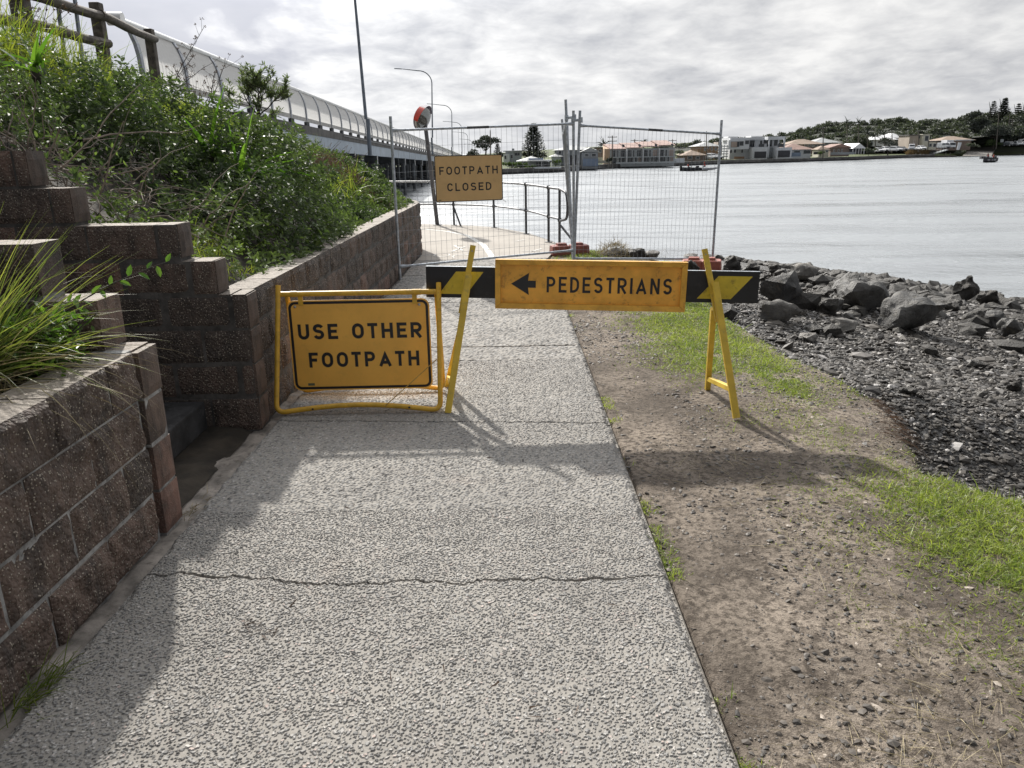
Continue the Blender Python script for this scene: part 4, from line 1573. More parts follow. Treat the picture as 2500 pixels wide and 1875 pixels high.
# ------------------------------------------------------------------ barrier board on two trestles
def build_barrier():
    # board: left end a little further away than the right one
    A = Vector((-0.552, 5.02, 0.798))
    B = Vector((1.585, 4.86, 0.748))
    U = (B - A).normalized()
    pl = Plane((A + B) / 2, U, (0, 0.03, 1))
    Lb = (B - A).length
    bd = thing('barrier_board', 'long black barrier board with yellow slanted stripes laid across the path on two trestles', 'barrier', tuple(pl.C - Vector((0, 0, 0.1))))
    mb = MB()
    mb.prism([pl.p(-Lb / 2, -0.1, -0.025), pl.p(Lb / 2, -0.1, -0.025), pl.p(Lb / 2, 0.1, -0.025), pl.p(-Lb / 2, 0.1, -0.025)], pl.N * 0.025)
    mb.build('board', M['board_black'], bd, bevel=0.003)
    for (x0, x1, sk) in ((-0.985, -0.805, 0.112), (0.685, 0.90, 0.128)):
        mb = MB()
        pl.flat(mb, [(x0, -0.075), (x1, -0.075), (x1 + sk, 0.072), (x0 + sk, 0.072)], 0.0009)
        mb.build('stripe', M['board_yellow'], bd, recalc=False)
    mb = MB()
    mb.prism([pl.p(-Lb / 2, 0.1015, -0.026), pl.p(Lb / 2, 0.1015, -0.026), pl.p(Lb / 2, 0.104, -0.026), pl.p(-Lb / 2, 0.104, -0.026)], pl.N * 0.027)
    mb.build('edge_strip', M['galv'], bd)

    # boxed PEDESTRIANS sign hung on the front of the board
    ps = Plane(pl.p(0.0, 0.0, 0.0) + Vector((0, 0, 0.0)), U, (0.004, 0.0, 1))
    cx = 0.512 - pl.C.x
    ps.C = pl.p(cx, 0.0, 0.0) + Vector((0, -0.03, 0.004))
    W_, H_ = 1.218, 0.318
    sg = thing('box_sign', 'amber box sign with a left arrow reading PEDESTRIANS hung on the barrier board', 'sign', tuple(ps.p(0, -H_ / 2)))
    mb = MB()
    ps.plate(mb, W_ - 0.03, H_ - 0.03, 0.004, -0.006, 0.0)
    panel = mb.build('sign_panel', M['sign_dirty'], sg)
    t, dz = 0.034, 0.032
    o = [(-W_ / 2, -H_ / 2), (W_ / 2, -H_ / 2), (W_ / 2, H_ / 2), (-W_ / 2, H_ / 2)]
    i_ = [(-W_ / 2 + t, -H_ / 2 + t), (W_ / 2 - t, -H_ / 2 + t), (W_ / 2 - t, H_ / 2 - t), (-W_ / 2 + t, H_ / 2 - t)]
    for k in range(4):
        k2 = (k + 1) % 4
        mb = MB()
        # each rail is mitred and slopes inwards
        q = [ps.p(*o[k], -0.008), ps.p(*o[k2], -0.008), ps.p(*i_[k2], -0.0065), ps.p(*i_[k], -0.0065),
             ps.p(*o[k], dz), ps.p(*o[k2], dz), ps.p(*i_[k2], dz * 0.62), ps.p(*i_[k], dz * 0.62)]
        c = sum(q, Vector()) / 8
        q = [c + (p - c) * 0.998 for p in q]
        mb.add(q, [(3, 2, 1, 0), (4, 5, 6, 7), (0, 1, 5, 4), (1, 2, 6, 5), (2, 3, 7, 6), (3, 0, 4, 7)])
        mb.build('frame_rail', M['wood_yellow'], sg, bevel=0.002)
    mb = MB()
    letters(mb, 'PEDESTRIANS', ps.p(-0.278, -0.052), ps.U, ps.W, ps.N, 0.102, 0.86, 0.165, 0.235, total=0.80)
    mb.build('lettering', M['sign_black'], panel, recalc=False)
    mb = MB()
    a = [(-0.508, 0.0), (-0.392, 0.072), (-0.398, 0.022), (-0.348, 0.022), (-0.348, -0.024), (-0.398, -0.024), (-0.392, -0.072)]
    ps.flat(mb, a, 0.0009)
    mb.build('arrow', M['sign_black'], panel, recalc=False)

    # trestles
    def trestle(label, tip, foot, rear_top, rear_foot, bracket):
        root = thing('trestle', label, 'trestle', tuple(foot), 'trestles carrying the barrier board')
        tip, foot, rear_top, rear_foot, bracket = (Vector(q) for q in (tip, foot, rear_top, rear_foot, bracket))
        d = (tip - foot).normalized()
        mb = MB()
        mb.beam(foot, bracket, 0.042, 0.036, up=(0, 1, 0), bev=0.004)
        fl = mb.build('front_leg', M['yellow_leg'], root)
        mb = MB()
        sh = Vector((-0.012, 0.034, 0))
        mb.beam(bracket + sh - d * 0.26, tip + sh, 0.036, 0.020, up=(0, 1, 0), bev=0.004)
        mb.build('upright', M['yellow_leg'], root)
        mb = MB()
        e = tip + sh - d * 0.035
        mb.lathe(e + Vector((0, -0.0105, 0)), [(0.006, 0), (0.006, 0.001)], 10, (0, -1, 0))
        mb.build('pin_hole', M['concrete_pale'], fl)
        mb = MB()
        mb.beam(rear_foot, rear_top, 0.036, 0.036, up=(0, 1, 0), bev=0.004)
        mb.build('rear_leg', M['yellow_leg'], root)
        k0 = foot + (tip - foot) * 0.17
        k1 = rear_foot + (rear_top - rear_foot) * 0.15
        mb = MB()
        mb.beam(k0, k1, 0.03, 0.034, bev=0.003)
        mb.build('brace', M['yellow_leg'], root)
        return root

    trestle('yellow trestle with its leaning leg on the concrete path beside the swing stand sign',
            (-0.222, 4.945, 1.035), (-0.417, 4.70, 0.0), (-0.325, 4.975, 0.53), (-0.47, 5.30, 0.0), (-0.262, 4.91, 0.86))
    trestle('yellow trestle with its legs on the dirt verge right of the amber arrow sign',
            (1.247, 4.87, 0.995), (1.408, 4.56, -0.02), (1.303, 4.86, 0.62), (1.383, 5.19, -0.03), (1.285, 4.80, 0.80))


build_barrier()

# ------------------------------------------------------------------ temporary mesh fence
def fence_panel(label, BL, BR, TL, TR, zrail=0.10, post_ext=0.16, dark=(0.5, 0.62), nv=34, sag=0.0):
    """panel given by the feet and tops of its two posts"""
    BL, BR, TL, TR = (Vector(q) for q in (BL, BR, TL, TR))
    root = thing('mesh_fence_panel', label, 'fence', tuple((BL + BR) / 2), 'temporary fence panels')
    r = 0.019
    for a, b in ((BL, TL), (BR, TR)):
        mb = MB()
        mb.tube([a, b], r, 10)
        mb.build('post', M['galv'], root, smooth='auto')
    Hh = (TL - BL).length
    kt, kb = 1 - post_ext / Hh, zrail / Hh
    tl, tr = BL + (TL - BL) * kt, BR + (TR - BR) * kt
    bl, br = BL + (TL - BL) * kb, BR + (TR - BR) * kb
    for a, b in ((tl, tr), (bl, br)):
        mb = MB()
        d = b - a
        mb.tube([a, a + d * 0.012, a + d * 0.05, b - d * 0.05, b - d * 0.012, b], [0.024, 0.024, 0.0155, 0.0155, 0.024, 0.024], 10)
        ob = mb.build('rail', M['galv'], root, smooth='auto')
        if a is tl and dark:
            mb = MB()
            mb.tube([a + d * dark[0], a + d * dark[1]], 0.0172, 10)
            mb.build('tape', M['rail_dark'], ob, smooth='auto')
    mb = MB()
    for k in range(1, nv):
        t = k / nv
        mb.tube([bl + (br - bl) * t, tl + (tr - tl) * t], 0.0016, 4, caps=False)
    for t in (0.07, 0.17, 0.27, 0.37, 0.47, 0.57, 0.70, 0.88):
        mb.tube([bl + (tl - bl) * t, br + (tr - br) * t], 0.0016, 4, caps=False)
    mb.build('wire_mesh', M['wire'], root, recalc=False)
    return root


yL, yM, yR = 10.28, 10.95, 11.7
L0, L1 = at(977, 682, yL), at(953, 284, yL)
M0, M1 = at(1401, 640, yM), at(1400, 270, yM)
N0, N1 = at(1401.5, 640, yM + 0.03), at(1416, 270, yM + 0.03)
R0, R1 = at(1739, 640, yR), at(1762, 293, yR)
fence_panel('galvanised mesh fence panel that carries the tan FOOTPATH CLOSED sign', L0, M0, L1, M1, 0.17, 0.17, (0.40, 0.52))
fence_panel('galvanised mesh fence panel standing in front of the water beside the shore rocks', N0, R0, N1, R1, 0.05, 0.19, (0.47, 0.57))
E0, E1 = at(1399, 632, 11.15), at(1381, 243, 11.15)
F0, F1 = at(1396.5, 600, 13.3), at(1372, 291, 13.3)
fence_panel('galvanised mesh fence panel standing edge on behind the joint of the other two', E0, F0, E1, F1, 0.08, 0.24, None)
# couplers that tie the three panels together
for (a, b, lab) in ((at(1383, 288, 11.12), at(1402, 286, 10.97), 'upper steel coupler tying the edge on panel to the left fence panel'),
                    (at(1399, 294, 10.95), at(1418, 293, 10.98), 'lower steel coupler tying the left and right fence panels')):
    cp = thing('fence_coupler', lab, 'clamp', tuple((a + b) / 2), 'fence couplers')
    mb = MB()
    mb.beam(a, b, 0.03, 0.035, bev=0.006)
    mb.build('bar', M['galv'], cp)
    for q in (a, b):
        mb = MB()
        mb.tube([q + Vector((0, 0, -0.035)), q + Vector((0, 0, 0.035))], 0.027, 10)
        mb.build('collar', M['galv'], cp, smooth='auto')


def fence_foot(label, c, ang, mat, L=0.62, W=0.27, Hh=0.17):
    root = thing('ballast_block', label, 'ballast block', tuple(c), 'plastic ballast blocks of the fence')
    R = Matrix.Rotation(ang, 3, 'Z')
    c = Vector(c)
    mb = MB()
    # two chunky halves joined by a lower waist, chamfered all round
    for sx in (-1, 1):
        o = [(-0.13, -W / 2), (0.13, -W / 2), (0.155, -W / 2 + 0.04), (0.155, W / 2 - 0.04), (0.13, W / 2), (-0.13, W / 2), (-0.155, W / 2 - 0.04), (-0.155, -W / 2 + 0.04)]
        rings = []
        for (z, k) in ((0.0, 0.97), (0.02, 1.0), (Hh * 0.72, 0.95), (Hh * 0.80, 0.9)):
            rings.append([c + R @ Vector((sx * L * 0.26 + a * k, b * k, z)) for a, b in o])
        vs = sum(rings, [])
        fs = [tuple(range(7, -1, -1)), tuple(24 + i for i in range(8))]
        for q in range(3):
            fs += [(q * 8 + i, q * 8 + (i + 1) % 8, q * 8 + 8 + (i + 1) % 8, q * 8 + 8 + i) for i in range(8)]
        mb.add(vs, fs)
    mb.box(c + R @ Vector((0, 0, Hh * 0.3)), (0.2, W * 0.8, Hh * 0.55), R)
    body = mb.build('body', mat, root, bevel=0.008)
    for sx in (-1, 1):
        mb = MB()
        mb.box(c + R @ Vector((sx * L * 0.22, 0.0, Hh * 0.88)), (0.17, W * 0.5, Hh * 0.2), R, taper=0.88)
        mb.build('raised_pad', mat, root, bevel=0.008)
    for sx in (-1, 0, 1):
        mb = MB()
        mb.tube([c + R @ Vector((sx * 0.07, 0, Hh * 0.55)), c + R @ Vector((sx * 0.07, 0, Hh * 0.585))], 0.022, 10)
        mb.build('post_socket', M['sign_black'], root)
    return root


fence_foot('faded red plastic ballast block at the edge of the beige slab behind the tall posts', (0.985, 12.75, -0.03), 0.18, M['red_plastic'], 0.62, 0.30, 0.205)
fence_foot('orange red plastic ballast block wedged on the shore rocks behind the right trestle', (2.84, 11.4, -0.13), -0.25, M['red_plastic2'], 0.52, 0.30, 0.21)

# ------------------------------------------------------------------ FOOTPATH CLOSED sign on the left panel
U = (M0 - L0)
U.z = 0
U.normalize()


def on_panel(X, Y, off=0.03):
    """where the ray through a pixel meets the plane of the left panel, a little in front of it"""
    p = at(X, Y, 1.0)
    c = Vector((0, 0, CAM_H))
    d = p - c
    n = Vector((U.y, -U.x, 0))
    t = ((L0 + n * off) - c).dot(n) / d.dot(n)
    return c + d * t


TLc, TRc, BLc, BRc = on_panel(1060, 381), on_panel(1224.7, 375.7), on_panel(1064.6, 493.7), on_panel(1229, 489)
pw, ph = ((TRc - TLc).length + (BRc - BLc).length) / 2, ((TLc - BLc).length + (TRc - BRc).length) / 2
pl = Plane((TLc + TRc + BLc + BRc) / 4, (TRc - TLc) + (BRc - BLc), (TLc - BLc) + (TRc - BRc))
sg = thing('hanging_sign', 'tan sign reading FOOTPATH CLOSED tied to the left mesh fence panel', 'sign', tuple(pl.p(0, -ph / 2)))
mb = MB()
pl.plate(mb, pw, ph, 0.025, -0.004, 0.0)
panel = mb.build('sign_panel', M['sign_tan'], sg)
mb = MB()
pl.ring(mb, pw, ph, 0.025, 0.011, 0.0008)
mb.build('border', M['sign_black'], panel)
mb = MB()
letters(mb, 'FOOTPATH', pl.p(-0.397, 0.052), pl.U, pl.W, pl.N, 0.102, 1.0, 0.17, 0.30, total=0.79)
mb.build('lettering', M['sign_black'], panel, recalc=False)
mb = MB()
letters(mb, 'CLOSED', pl.p(-0.30, -0.158), pl.U, pl.W, pl.N, 0.102, 1.0, 0.17, 0.30, total=0.60)
mb.build('lettering', M['sign_black'], panel, recalc=False)
mb = MB()
pl.flat(mb, [(-pw / 2 + 0.03, -ph / 2 + 0.02), (-pw / 2 + 0.07, -ph / 2 + 0.02), (-pw / 2 + 0.07, -ph / 2 + 0.032), (-pw / 2 + 0.03, -ph / 2 + 0.032)], 0.001)
mb.build('sticker', M['sticker'], panel, recalc=False)
for sx in (-1, 1):
    for sy in (-1, 1):
        mb = MB()
        q = [pl.p(sx * (pw / 2 - 0.03), sy * (ph / 2 - 0.03), -0.05), pl.p(sx * (pw / 2 - 0.03), sy * (ph / 2 - 0.03), 0.003)]
        if sx == 1 and sy == -1:
            q.append(pl.p(pw / 2 + 0.04, -ph / 2 - 0.03, 0.012))
        mb.tube(q, 0.0035, 6)
        mb.build('cable_tie', M['concrete_pale'], sg)

# ------------------------------------------------------------------ handrail round the slab
hr = thing('handrail', 'two rail dark metal handrail curving round the water edge of the slab', 'railing', (-0.3, 17.0, 0))
HP = [(-8.0, 20.05), (-5.6, 19.75), (-3.55, 19.25), (-1.287, 18.278), (-0.338, 17.485), (0.345, 15.996), (0.725, 14.397), (0.885, 13.75)]
for k, (x, y) in enumerate(HP):
    mb = MB()
    mb.tube([(x, y, 0), (x, y, 1.0 if k < 7 else 0.98)], 0.0235, 10)
    for z in ((0.985, 0.47) if k < 7 else (0.46,)):
        mb.lathe((x, y, z - 0.035), [(0.026, 0), (0.034, 0.012), (0.034, 0.058), (0.026, 0.07)], 10)
    po = mb.build('post', M['rail_dark'], hr, smooth='auto')
    mb = MB()
    mb.lathe((x, y, 0.0), [(0.068, 0.0), (0.068, 0.01), (0.03, 0.014)], 12)
    mb.build('base_plate', M['rail_dark'], po, smooth='auto')


def curve_pts(P, sub=8):
    """Catmull-Rom through points"""
    P = [Vector(p) for p in P]
    out = []
    for i in range(len(P) - 1):
        p0, p1, p2, p3 = P[max(i - 1, 0)], P[i], P[i + 1], P[min(i + 2, len(P) - 1)]
        for j in range(sub):
            t = j / sub
            out.append(0.5 * ((2 * p1) + (p2 - p0) * t + (2 * p0 - 5 * p1 + 4 * p2 - p3) * t * t + (3 * p1 - p0 - 3 * p2 + p3) * t ** 3))
    out.append(P[-1])
    return out


top = curve_pts([(x, y, 0.985) for x, y in HP])
mb = MB()
mb.tube(top, 0.0225, 10)
mb.build('top_rail', M['rail'], hr, smooth=True)
mb = MB()
mb.tube(curve_pts([(x, y, 0.47) for x, y in HP]), 0.0185, 10)
mb.build('mid_rail', M['rail'], hr, smooth=True)
ex, ey = HP[-1]
mb = MB()
mb.tube(fillet([(ex, ey, 0.985), (ex + 0.09, ey - 0.40, 0.94), (ex + 0.11, ey - 0.46, 0.72), (ex + 0.10, ey - 0.40, 0.50), (ex, ey, 0.44)], 0.16, 8), 0.0225, 10)
mb.build('end_loop', M['rail_dark'], hr, smooth=True)
for q in ([(ex + 0.02, ey - 0.02, 0.36), (ex + 0.30, ey - 0.55, 0.02)], [(-1.287, 18.278, 0.43), (-1.12, 18.05, 0.0)]):
    mb = MB()
    mb.tube(q, 0.02, 8)
    mb.build('brace', M['rail_dark'], hr, smooth='auto')

# ------------------------------------------------------------------ convex mirror on a leaning pole
mx = thing('convex_mirror', 'round convex traffic mirror with a red visor on a leaning grey pole', 'mirror', (-1.69, 18.45, 0))
f0, f1 = Vector((-1.69, 18.42, 0)), at(1033, 262, 18.3)
mb = MB()
mb.tube([f0, f0 + (f1 - f0) * 0.97], 0.045, 10)
po = mb.build('pole', M['post_grey'], mx, smooth='auto')
mb = MB()
mb.lathe(f0, [(0.11, 0.0), (0.11, 0.012), (0.05, 0.016)], 12)
mb.build('base_plate', M['rail_dark'], po, smooth='auto')
C = at(1031, 288, 18.2)
nrm = Vector((0.80, -0.52, -0.33)).normalized()
mb = MB()
prof = [(0.27 * math.cos(a), 0.07 * math.sin(a)) for a in [i * math.pi / 2 / 8 for i in range(8)]] + [(0.004, 0.07)]
mb.lathe(C, prof, 28, nrm)
mb.build('mirror_face', M['mirror'], mx, smooth=True)
mb = MB()
mb.lathe(C, [(0.05, -0.10), (0.2, -0.07), (0.285, -0.015), (0.285, 0.008), (0.268, 0.008)], 28, nrm)
mb.build('rim', M['visor_grey'], mx, smooth='auto')
a_ = Vector((0, 0, 1))
ux = (a_ - nrm * a_.dot(nrm)).normalized()
wy = nrm.cross(ux)
for nm, a0, a1, mt in (('visor', -15, 32, 'visor_grey'), ('visor', 32, 100, 'visor_red'), ('visor', -70, -15, 'visor_grey')):
    vs, fs = [], []
    n = 14
    for i in range(n + 1):
        an = math.radians(a0 + (a1 - a0) * i / n)
        # the hood is longest at the top left and fades out at both ends
        ln = 0.15 * max(0.15, math.cos(math.radians((a0 + (a1 - a0) * i / n) - 50) * 0.8))
        d = ux * math.cos(an) + wy * math.sin(an)
        for rr, h in ((0.284, -0.01), (0.290, -0.01), (0.30, ln), (0.294, ln)):
            vs.append(C + d * rr + nrm * h)
    for i in range(n):
        for k in range(4):
            fs.append((i * 4 + k, i * 4 + (k + 1) % 4, i * 4 + 4 + (k + 1) % 4, i * 4 + 4 + k))
    fs += [(0, 1, 2, 3), (4 * n, 4 * n + 1, 4 * n + 2, 4 * n + 3)]
    mb = MB()
    mb.add(vs, fs)
    ob = mb.build(nm, M[mt], mx)
    if mt == 'visor_red':
        ob['label'] = 'bright red end of the visor'
mb = MB()
mb.tube([C - nrm * 0.09, f0 + (f1 - f0) * 0.93], 0.025, 8)
mb.build('bracket', M['post_grey'], mx)

# ------------------------------------------------------------------ timber post and rail fence on top of the bank
tf = thing('timber_fence', 'weathered timber post and rail fence on top of the bank', 'fence', (-5.6, 11.0, 2.7))
tips = [(8.0, 3.40), (9.75, 3.42), (11.75, 3.66), (14.75, 3.76)]
xs_ = [-5.50, -5.58, -5.68, -6.27]
for k, ((y, z), x, w) in enumerate(zip(tips, xs_, (0.17, 0.17, 0.145, 0.145))):
    mb = MB()
    mb.box((x, y, (z + 0.03 + 1.9) / 2), (w, w, z + 0.03 - 1.9))
    mb.build('post', M['timber'], tf, bevel=0.02)
for (za, zb, k0, k1) in ((3.02, 3.12, 0, 1), (3.12, 3.17, 1, 2), (3.44, 3.44, 0, 1), (3.44, 3.52, 1, 2), (3.52, 3.62, 2, 3)):
    mb = MB()
    a = Vector((xs_[k0] + 0.07, tips[k0][0], za))
    b = Vector((xs_[k1] + 0.07, tips[k1][0], zb))
    pts = [a + (b - a) * t + Vector((0, 0, 0.012 * math.sin(t * 5 + k0))) for t in (-0.03, 0.2, 0.4, 0.6, 0.8, 1.03)]
    mb.tube(pts, [0.062, 0.06, 0.064, 0.06, 0.063, 0.06], 9)
    mb.build('rail', M['timber'], tf, smooth='auto')
# two slim steel uprights standing behind it
for (X, lab) in ((140, 'slim grey steel upright behind the timber fence, the left one of a pair'), (183, 'slim grey steel upright behind the timber fence, nearer the middle post')):
    a, b = at(X + 4, 70, 11.0), at(X - 8, -60, 11.0)
    u = thing('steel_upright', lab, 'post', tuple(a), 'steel uprights behind the timber fence')
    mb = MB()
    mb.beam(a + Vector((0, 0, -0.6)), b, 0.055, 0.03)
    mb.build('bar', M['steel_blue'], u, bevel=0.004)
    mb = MB()
    mb.box(a + Vector((0, 0, -0.6)), (0.14, 0.14, 0.012))
    mb.build('foot_plate', M['steel_blue'], u)

# ------------------------------------------------------------------ bridge
BK = -0.0203                              # the bridge runs away from the viewer, a touch to the left
BZ = -0.0165                              # and falls gently


def bx(y, off=0.0):
    return -9.2 + BK * y + off


def bz(y):
    return 3.43 + BZ * (y - 30.6)         # underside of the screens


def run_beam(mb, y0, y1, off, w, z0, z1, n=24):
    """beam along the bridge: off = near face offset, w = width to the left, z0..z1 relative to the screens' foot"""
    ys = np.linspace(y0, y1, n)
    vs = []
    for y in ys:
        x = bx(y, off)
        z = bz(y)
        vs += [(x, y, z + z0), (x, y, z + z1), (x - w, y, z + z1), (x - w, y, z + z0)]
    fs = []
    for i in range(n - 1):
        for k in range(4):
            fs.append((i * 4 + k, i * 4 + (k + 1) % 4, i * 4 + 4 + (k + 1) % 4, i * 4 + 4 + k))
    fs += [(0, 1, 2, 3), tuple(4 * (n - 1) + k for k in range(4))]
    mb.add(vs, fs)


br = thing('bridge', 'long road bridge with pale curved screens on timber piles crossing the water', 'bridge', (bx(60), 60.0, 0.0))
Y0, Y1 = 21.9, 420.0
mb = MB()
run_beam(mb, 19.0, Y1, -0.30, 11.0, -0.55, -0.22)
mb.build('deck', M['dark_beam'], br)
mb = MB()
run_beam(mb, 30.0, Y1, 0.06, 0.30, -0.60, -0.21)
mb.build('edge_beam', M['dark_beam'], br)
mb = MB()
run_beam(mb, 30.0, Y1, 0.02, 0.28, -1.34, -0.603)
mb.build('girder', M['girder'], br)
mb = MB()
run_beam(mb, 50.0, Y1, 0.11, 0.05, -0.36, -0.32)
mb.build('service_pipe', M['rail'], br)
mb = MB()
run_beam(mb, 30.0, Y1, -7.0, 3.0, -1.3, -0.56)
mb.build('inner_girder', M['dark_timber'], br)
# kerb blocks under the screens, gaps between them let the light through
mb = MB()
mb.box((bx(Y0 + 0.3) - 0.05, Y0 + 0.3, bz(Y0) - 0.115), (0.12, 0.6, 0.19))
kb = mb.build('kerb_block', M['dark_timber'], br)
for k in range(1, 98):
    c = kb.copy()
    COL.objects.link(c)
    c.parent = br
    c.location = kb.location + Vector((BK * 3.1 * k, 3.1 * k, BZ * 3.1 * k))
mb = MB()
run_beam(mb, Y0, Y1, 0.03, 0.05, -0.02, 0.16)
mb.build('toe_board', M['concrete_pale'], br)

# curved screen posts, pale screens between them and a fat top rail
PROF = [(0.0, 0.0), (0.015, 0.30), (0.0, 0.62), (-0.05, 0.92), (-0.15, 1.20), (-0.27, 1.40)]
ny = int((Y1 - Y0) / 3.1)


def post_mb(y, w, d):
    m = MB()
    vs = []
    for (o, z) in PROF:
        x = bx(y, o)
        zz = bz(y) + z
        vs += [(x + d, y - w / 2, zz), (x + d, y + w / 2, zz), (x - 0.05, y + w / 2, zz), (x - 0.05, y - w / 2, zz)]
    fs = []
    n = len(PROF)
    for i in range(n - 1):
        for k in range(4):
            fs.append((i * 4 + k, i * 4 + (k + 1) % 4, i * 4 + 4 + (k + 1) % 4, i * 4 + 4 + k))
    fs += [(0, 1, 2, 3), tuple(4 * (n - 1) + k for k in range(4))]
    m.add(vs, fs)
    return m


proto = None
P_OFF = None
for k in range(0, min(ny, 98)):
    y = Y0 + 3.1 * k
    if proto is None:
        proto = post_mb(y, 0.16, 0.05).build('screen_post', M['screen_post'], br)
        y_ref = y
    else:
        c = proto.copy()
        COL.objects.link(c)
        c.parent = br
        c.location = proto.location + Vector((BK * (y - y_ref), y - y_ref, BZ * (y - y_ref)))
# screens: one bay built with its fine vertical ribs, then copied
mb = MB()
rows = 10
ribs = 26
pr = curve_pts([(bx(Y0, o) + 0.0, 0.0, z) for o, z in PROF], 2)
vs, fs = [], []
for i in range(ribs + 1):
    y = Y0 + 0.08 + (3.1 - 0.16) * i / ribs
    for p in pr:
        dx = 0.012 if i % 2 else 0.0
        vs.append((p.x + BK * (y - Y0) + dx, y, bz(y) + p.z + 0.0))
m_ = len(pr)
for i in range(ribs):
    for j in range(m_ - 1):
        fs.append((i * m_ + j, (i + 1) * m_ + j, (i + 1) * m_ + j + 1, i * m_ + j + 1))
mb.add(vs, fs)
bay = mb.build('screen', M['screen'], br, recalc=False)
for k in range(1, min(ny, 98)):
    c = bay.copy()
    COL.objects.link(c)
    c.parent = br
    c.location = bay.location + Vector((BK * 3.1 * k, 3.1 * k, BZ * 3.1 * k))
mb = MB()
mb.tube([(bx(y, -0.29), y, bz(y) + 1.46) for y in np.linspace(Y0 - 0.3, Y1, 30)], 0.085, 12)
mb.build('top_rail', M['alu'], br, smooth='auto')
# turned end of the rail
mb = MB()
ye = Y0 - 0.35
mb.tube([(bx(ye, -0.15), ye, bz(ye) + 1.46), (bx(ye, -0.52), ye - 0.02, bz(ye) + 1.47)], 0.16, 14)
mb.build('rail_end', M['alu'], br, smooth='auto')
# deck edge beyond where bays are copied one by one
mb = MB()
run_beam(mb, Y0 + 3.1 * 98, Y1, 0.0, 0.06, 0.0, 1.4)
mb.build('far_screen', M['screen'], br)

# timber bents
for k in range(0, 22):
    y = 52.0 + 10.0 * k
    zb = bz(y) - 1.345
    mb = MB()
    mb.box((bx(y, -4.6), y, zb - 0.24), (9.9, 0.42, 0.46))
    hs = mb.build('headstock', M['dark_timber'], br)
    mb = MB()
    mb.box((bx(y, 0.365), y - 0.05, zb - 0.36), (0.035, 0.16, 0.66))
    mb.build('end_strip', M['white_strip'], hs)
    for j in range(6):
        mb = MB()
        x = bx(y, 0.15 - 1.75 * j)
        mb.tube([(x, y, WATER_Z - 1.5), (x, y, zb - 0.47)], 0.18, 9)
        if k < 16:
            mb.build('pile', M['pile'], br, smooth='auto')
    mb = MB()
    mb.beam((bx(y, 0.2), y - 0.25, WATER_Z + 0.7), (bx(y, -8.6), y - 0.25, zb - 0.7), 0.12, 0.25)
    mb.build('brace', M['dark_timber'], br)
# abutment under the near end
mb = MB()
mb.box((bx(40, -5.4), 40.0, 0.4), (10.4, 5.0, 4.6))
mb.build('abutment', M['dark_beam'], br)
mb = MB()
mb.box((bx(51, 0.55), 51.0, 0.9), (0.9, 0.9, 1.4))
mb.build('lamp_bracket', M['dark_timber'], br, bevel=0.05)


# ------------------------------------------------------------------ street lamps
def lamp(label, x, y, zb, zt, arm=4.5, lean=0.0):
    root = thing('street_lamp', label, 'street lamp', (x, y, zb), 'street lamps along the bridge')
    cz = zt - 1.8
    mb = MB()
    mb.tube([(x, y, zb), (x, y, zb + 2.2), (x + lean * 0.3, y, zb + 2.2), (x + lean, y, cz)], [0.135, 0.130, 0.105, 0.07], 10)
    mb.build('pole', M['steel_blue'], root, smooth='auto')
    pts = []
    for i in range(9):
        a = math.radians(90 * i / 8)
        pts.append((x + lean - 1.75 * (1 - math.cos(a)), y, cz + 1.55 * math.sin(a)))
    pts.append((x + lean - arm + 0.5, y, cz + 1.82))
    mb = MB()
    mb.tube(pts, [0.068] * 9 + [0.045], 8)
    mb.build('lamp_arm', M['steel_blue'], root, smooth='auto')
    mb = MB()
    mb.beam((x + lean - arm - 0.35, y, cz + 1.86), (x + lean - arm + 0.6, y, cz + 1.80), 0.30, 0.10, bev=0.03)
    mb.build('lamp_head', M['steel_blue'], root, bevel=0.01)
    return root


def lx(y):
    return -8.25 - 0.0185 * y


def lz(y):
    return 12.42 - 0.0263 * (y - 109)


for (y, lab, ln) in ((51.5, 'tall blue grey street lamp pole cut off by the top of the picture', -0.35),
                     (109.0, 'street lamp on the bridge just right of the convex mirror, second tallest', 0.35),
                     (161.0, 'street lamp on the bridge, the first right of the one beside the mirror', 0.25),
                     (212.0, 'street lamp on the bridge seen through the mesh, middle of the row', 0.15),
                     (263.0, 'small street lamp far along the bridge seen through the mesh', 0.1),
                     (314.0, 'smaller street lamp near the far end of the bridge', 0.1),
                     (365.0, 'tiny street lamp at the far end of the bridge beside the gum tree', 0.05)):
    z0 = 1.60 if y < 60 else bz(y) - 0.6
    lamp(lab, lx(y) + (0.35 if y < 60 else 0), y, z0, lz(y) + (1.0 if y < 60 else 0), lean=ln)

# ------------------------------------------------------------------ planting on the bank
def bank_normal(x, y):
    e = 0.05
    dx = (bank_z(x + e, y) - bank_z(x - e, y)) / (2 * e)
    dy = (bank_z(x, y + e) - bank_z(x, y - e)) / (2 * e)
    return unit(np.stack([-dx, -dy, np.ones_like(dx)], 1))


def canopy(x, y):
    m = fbm(x * 1.15, y * 1.15, 111, 3)
    h = 0.02 + 0.80 * smooth(0.33, 0.70, m) + 0.10 * fbm(x * 4, y * 4, 112, 2)
    edge = smooth(0.0, 0.7, -1.75 - x)
    far = 1 - 0.74 * smooth(6.3, 10.5, y) * (0.35 + 0.65 * smooth(-2.2, -3.4, x))
    near = 0.30 + 0.70 * smooth(4.8, 6.4, y + 0.5 * np.maximum(0, -2.3 - x))
    crest = 1 - 0.45 * smooth(-4.2, -5.2, x)
    return (0.10 + h * (0.25 + 0.75 * edge)) * far * near * crest


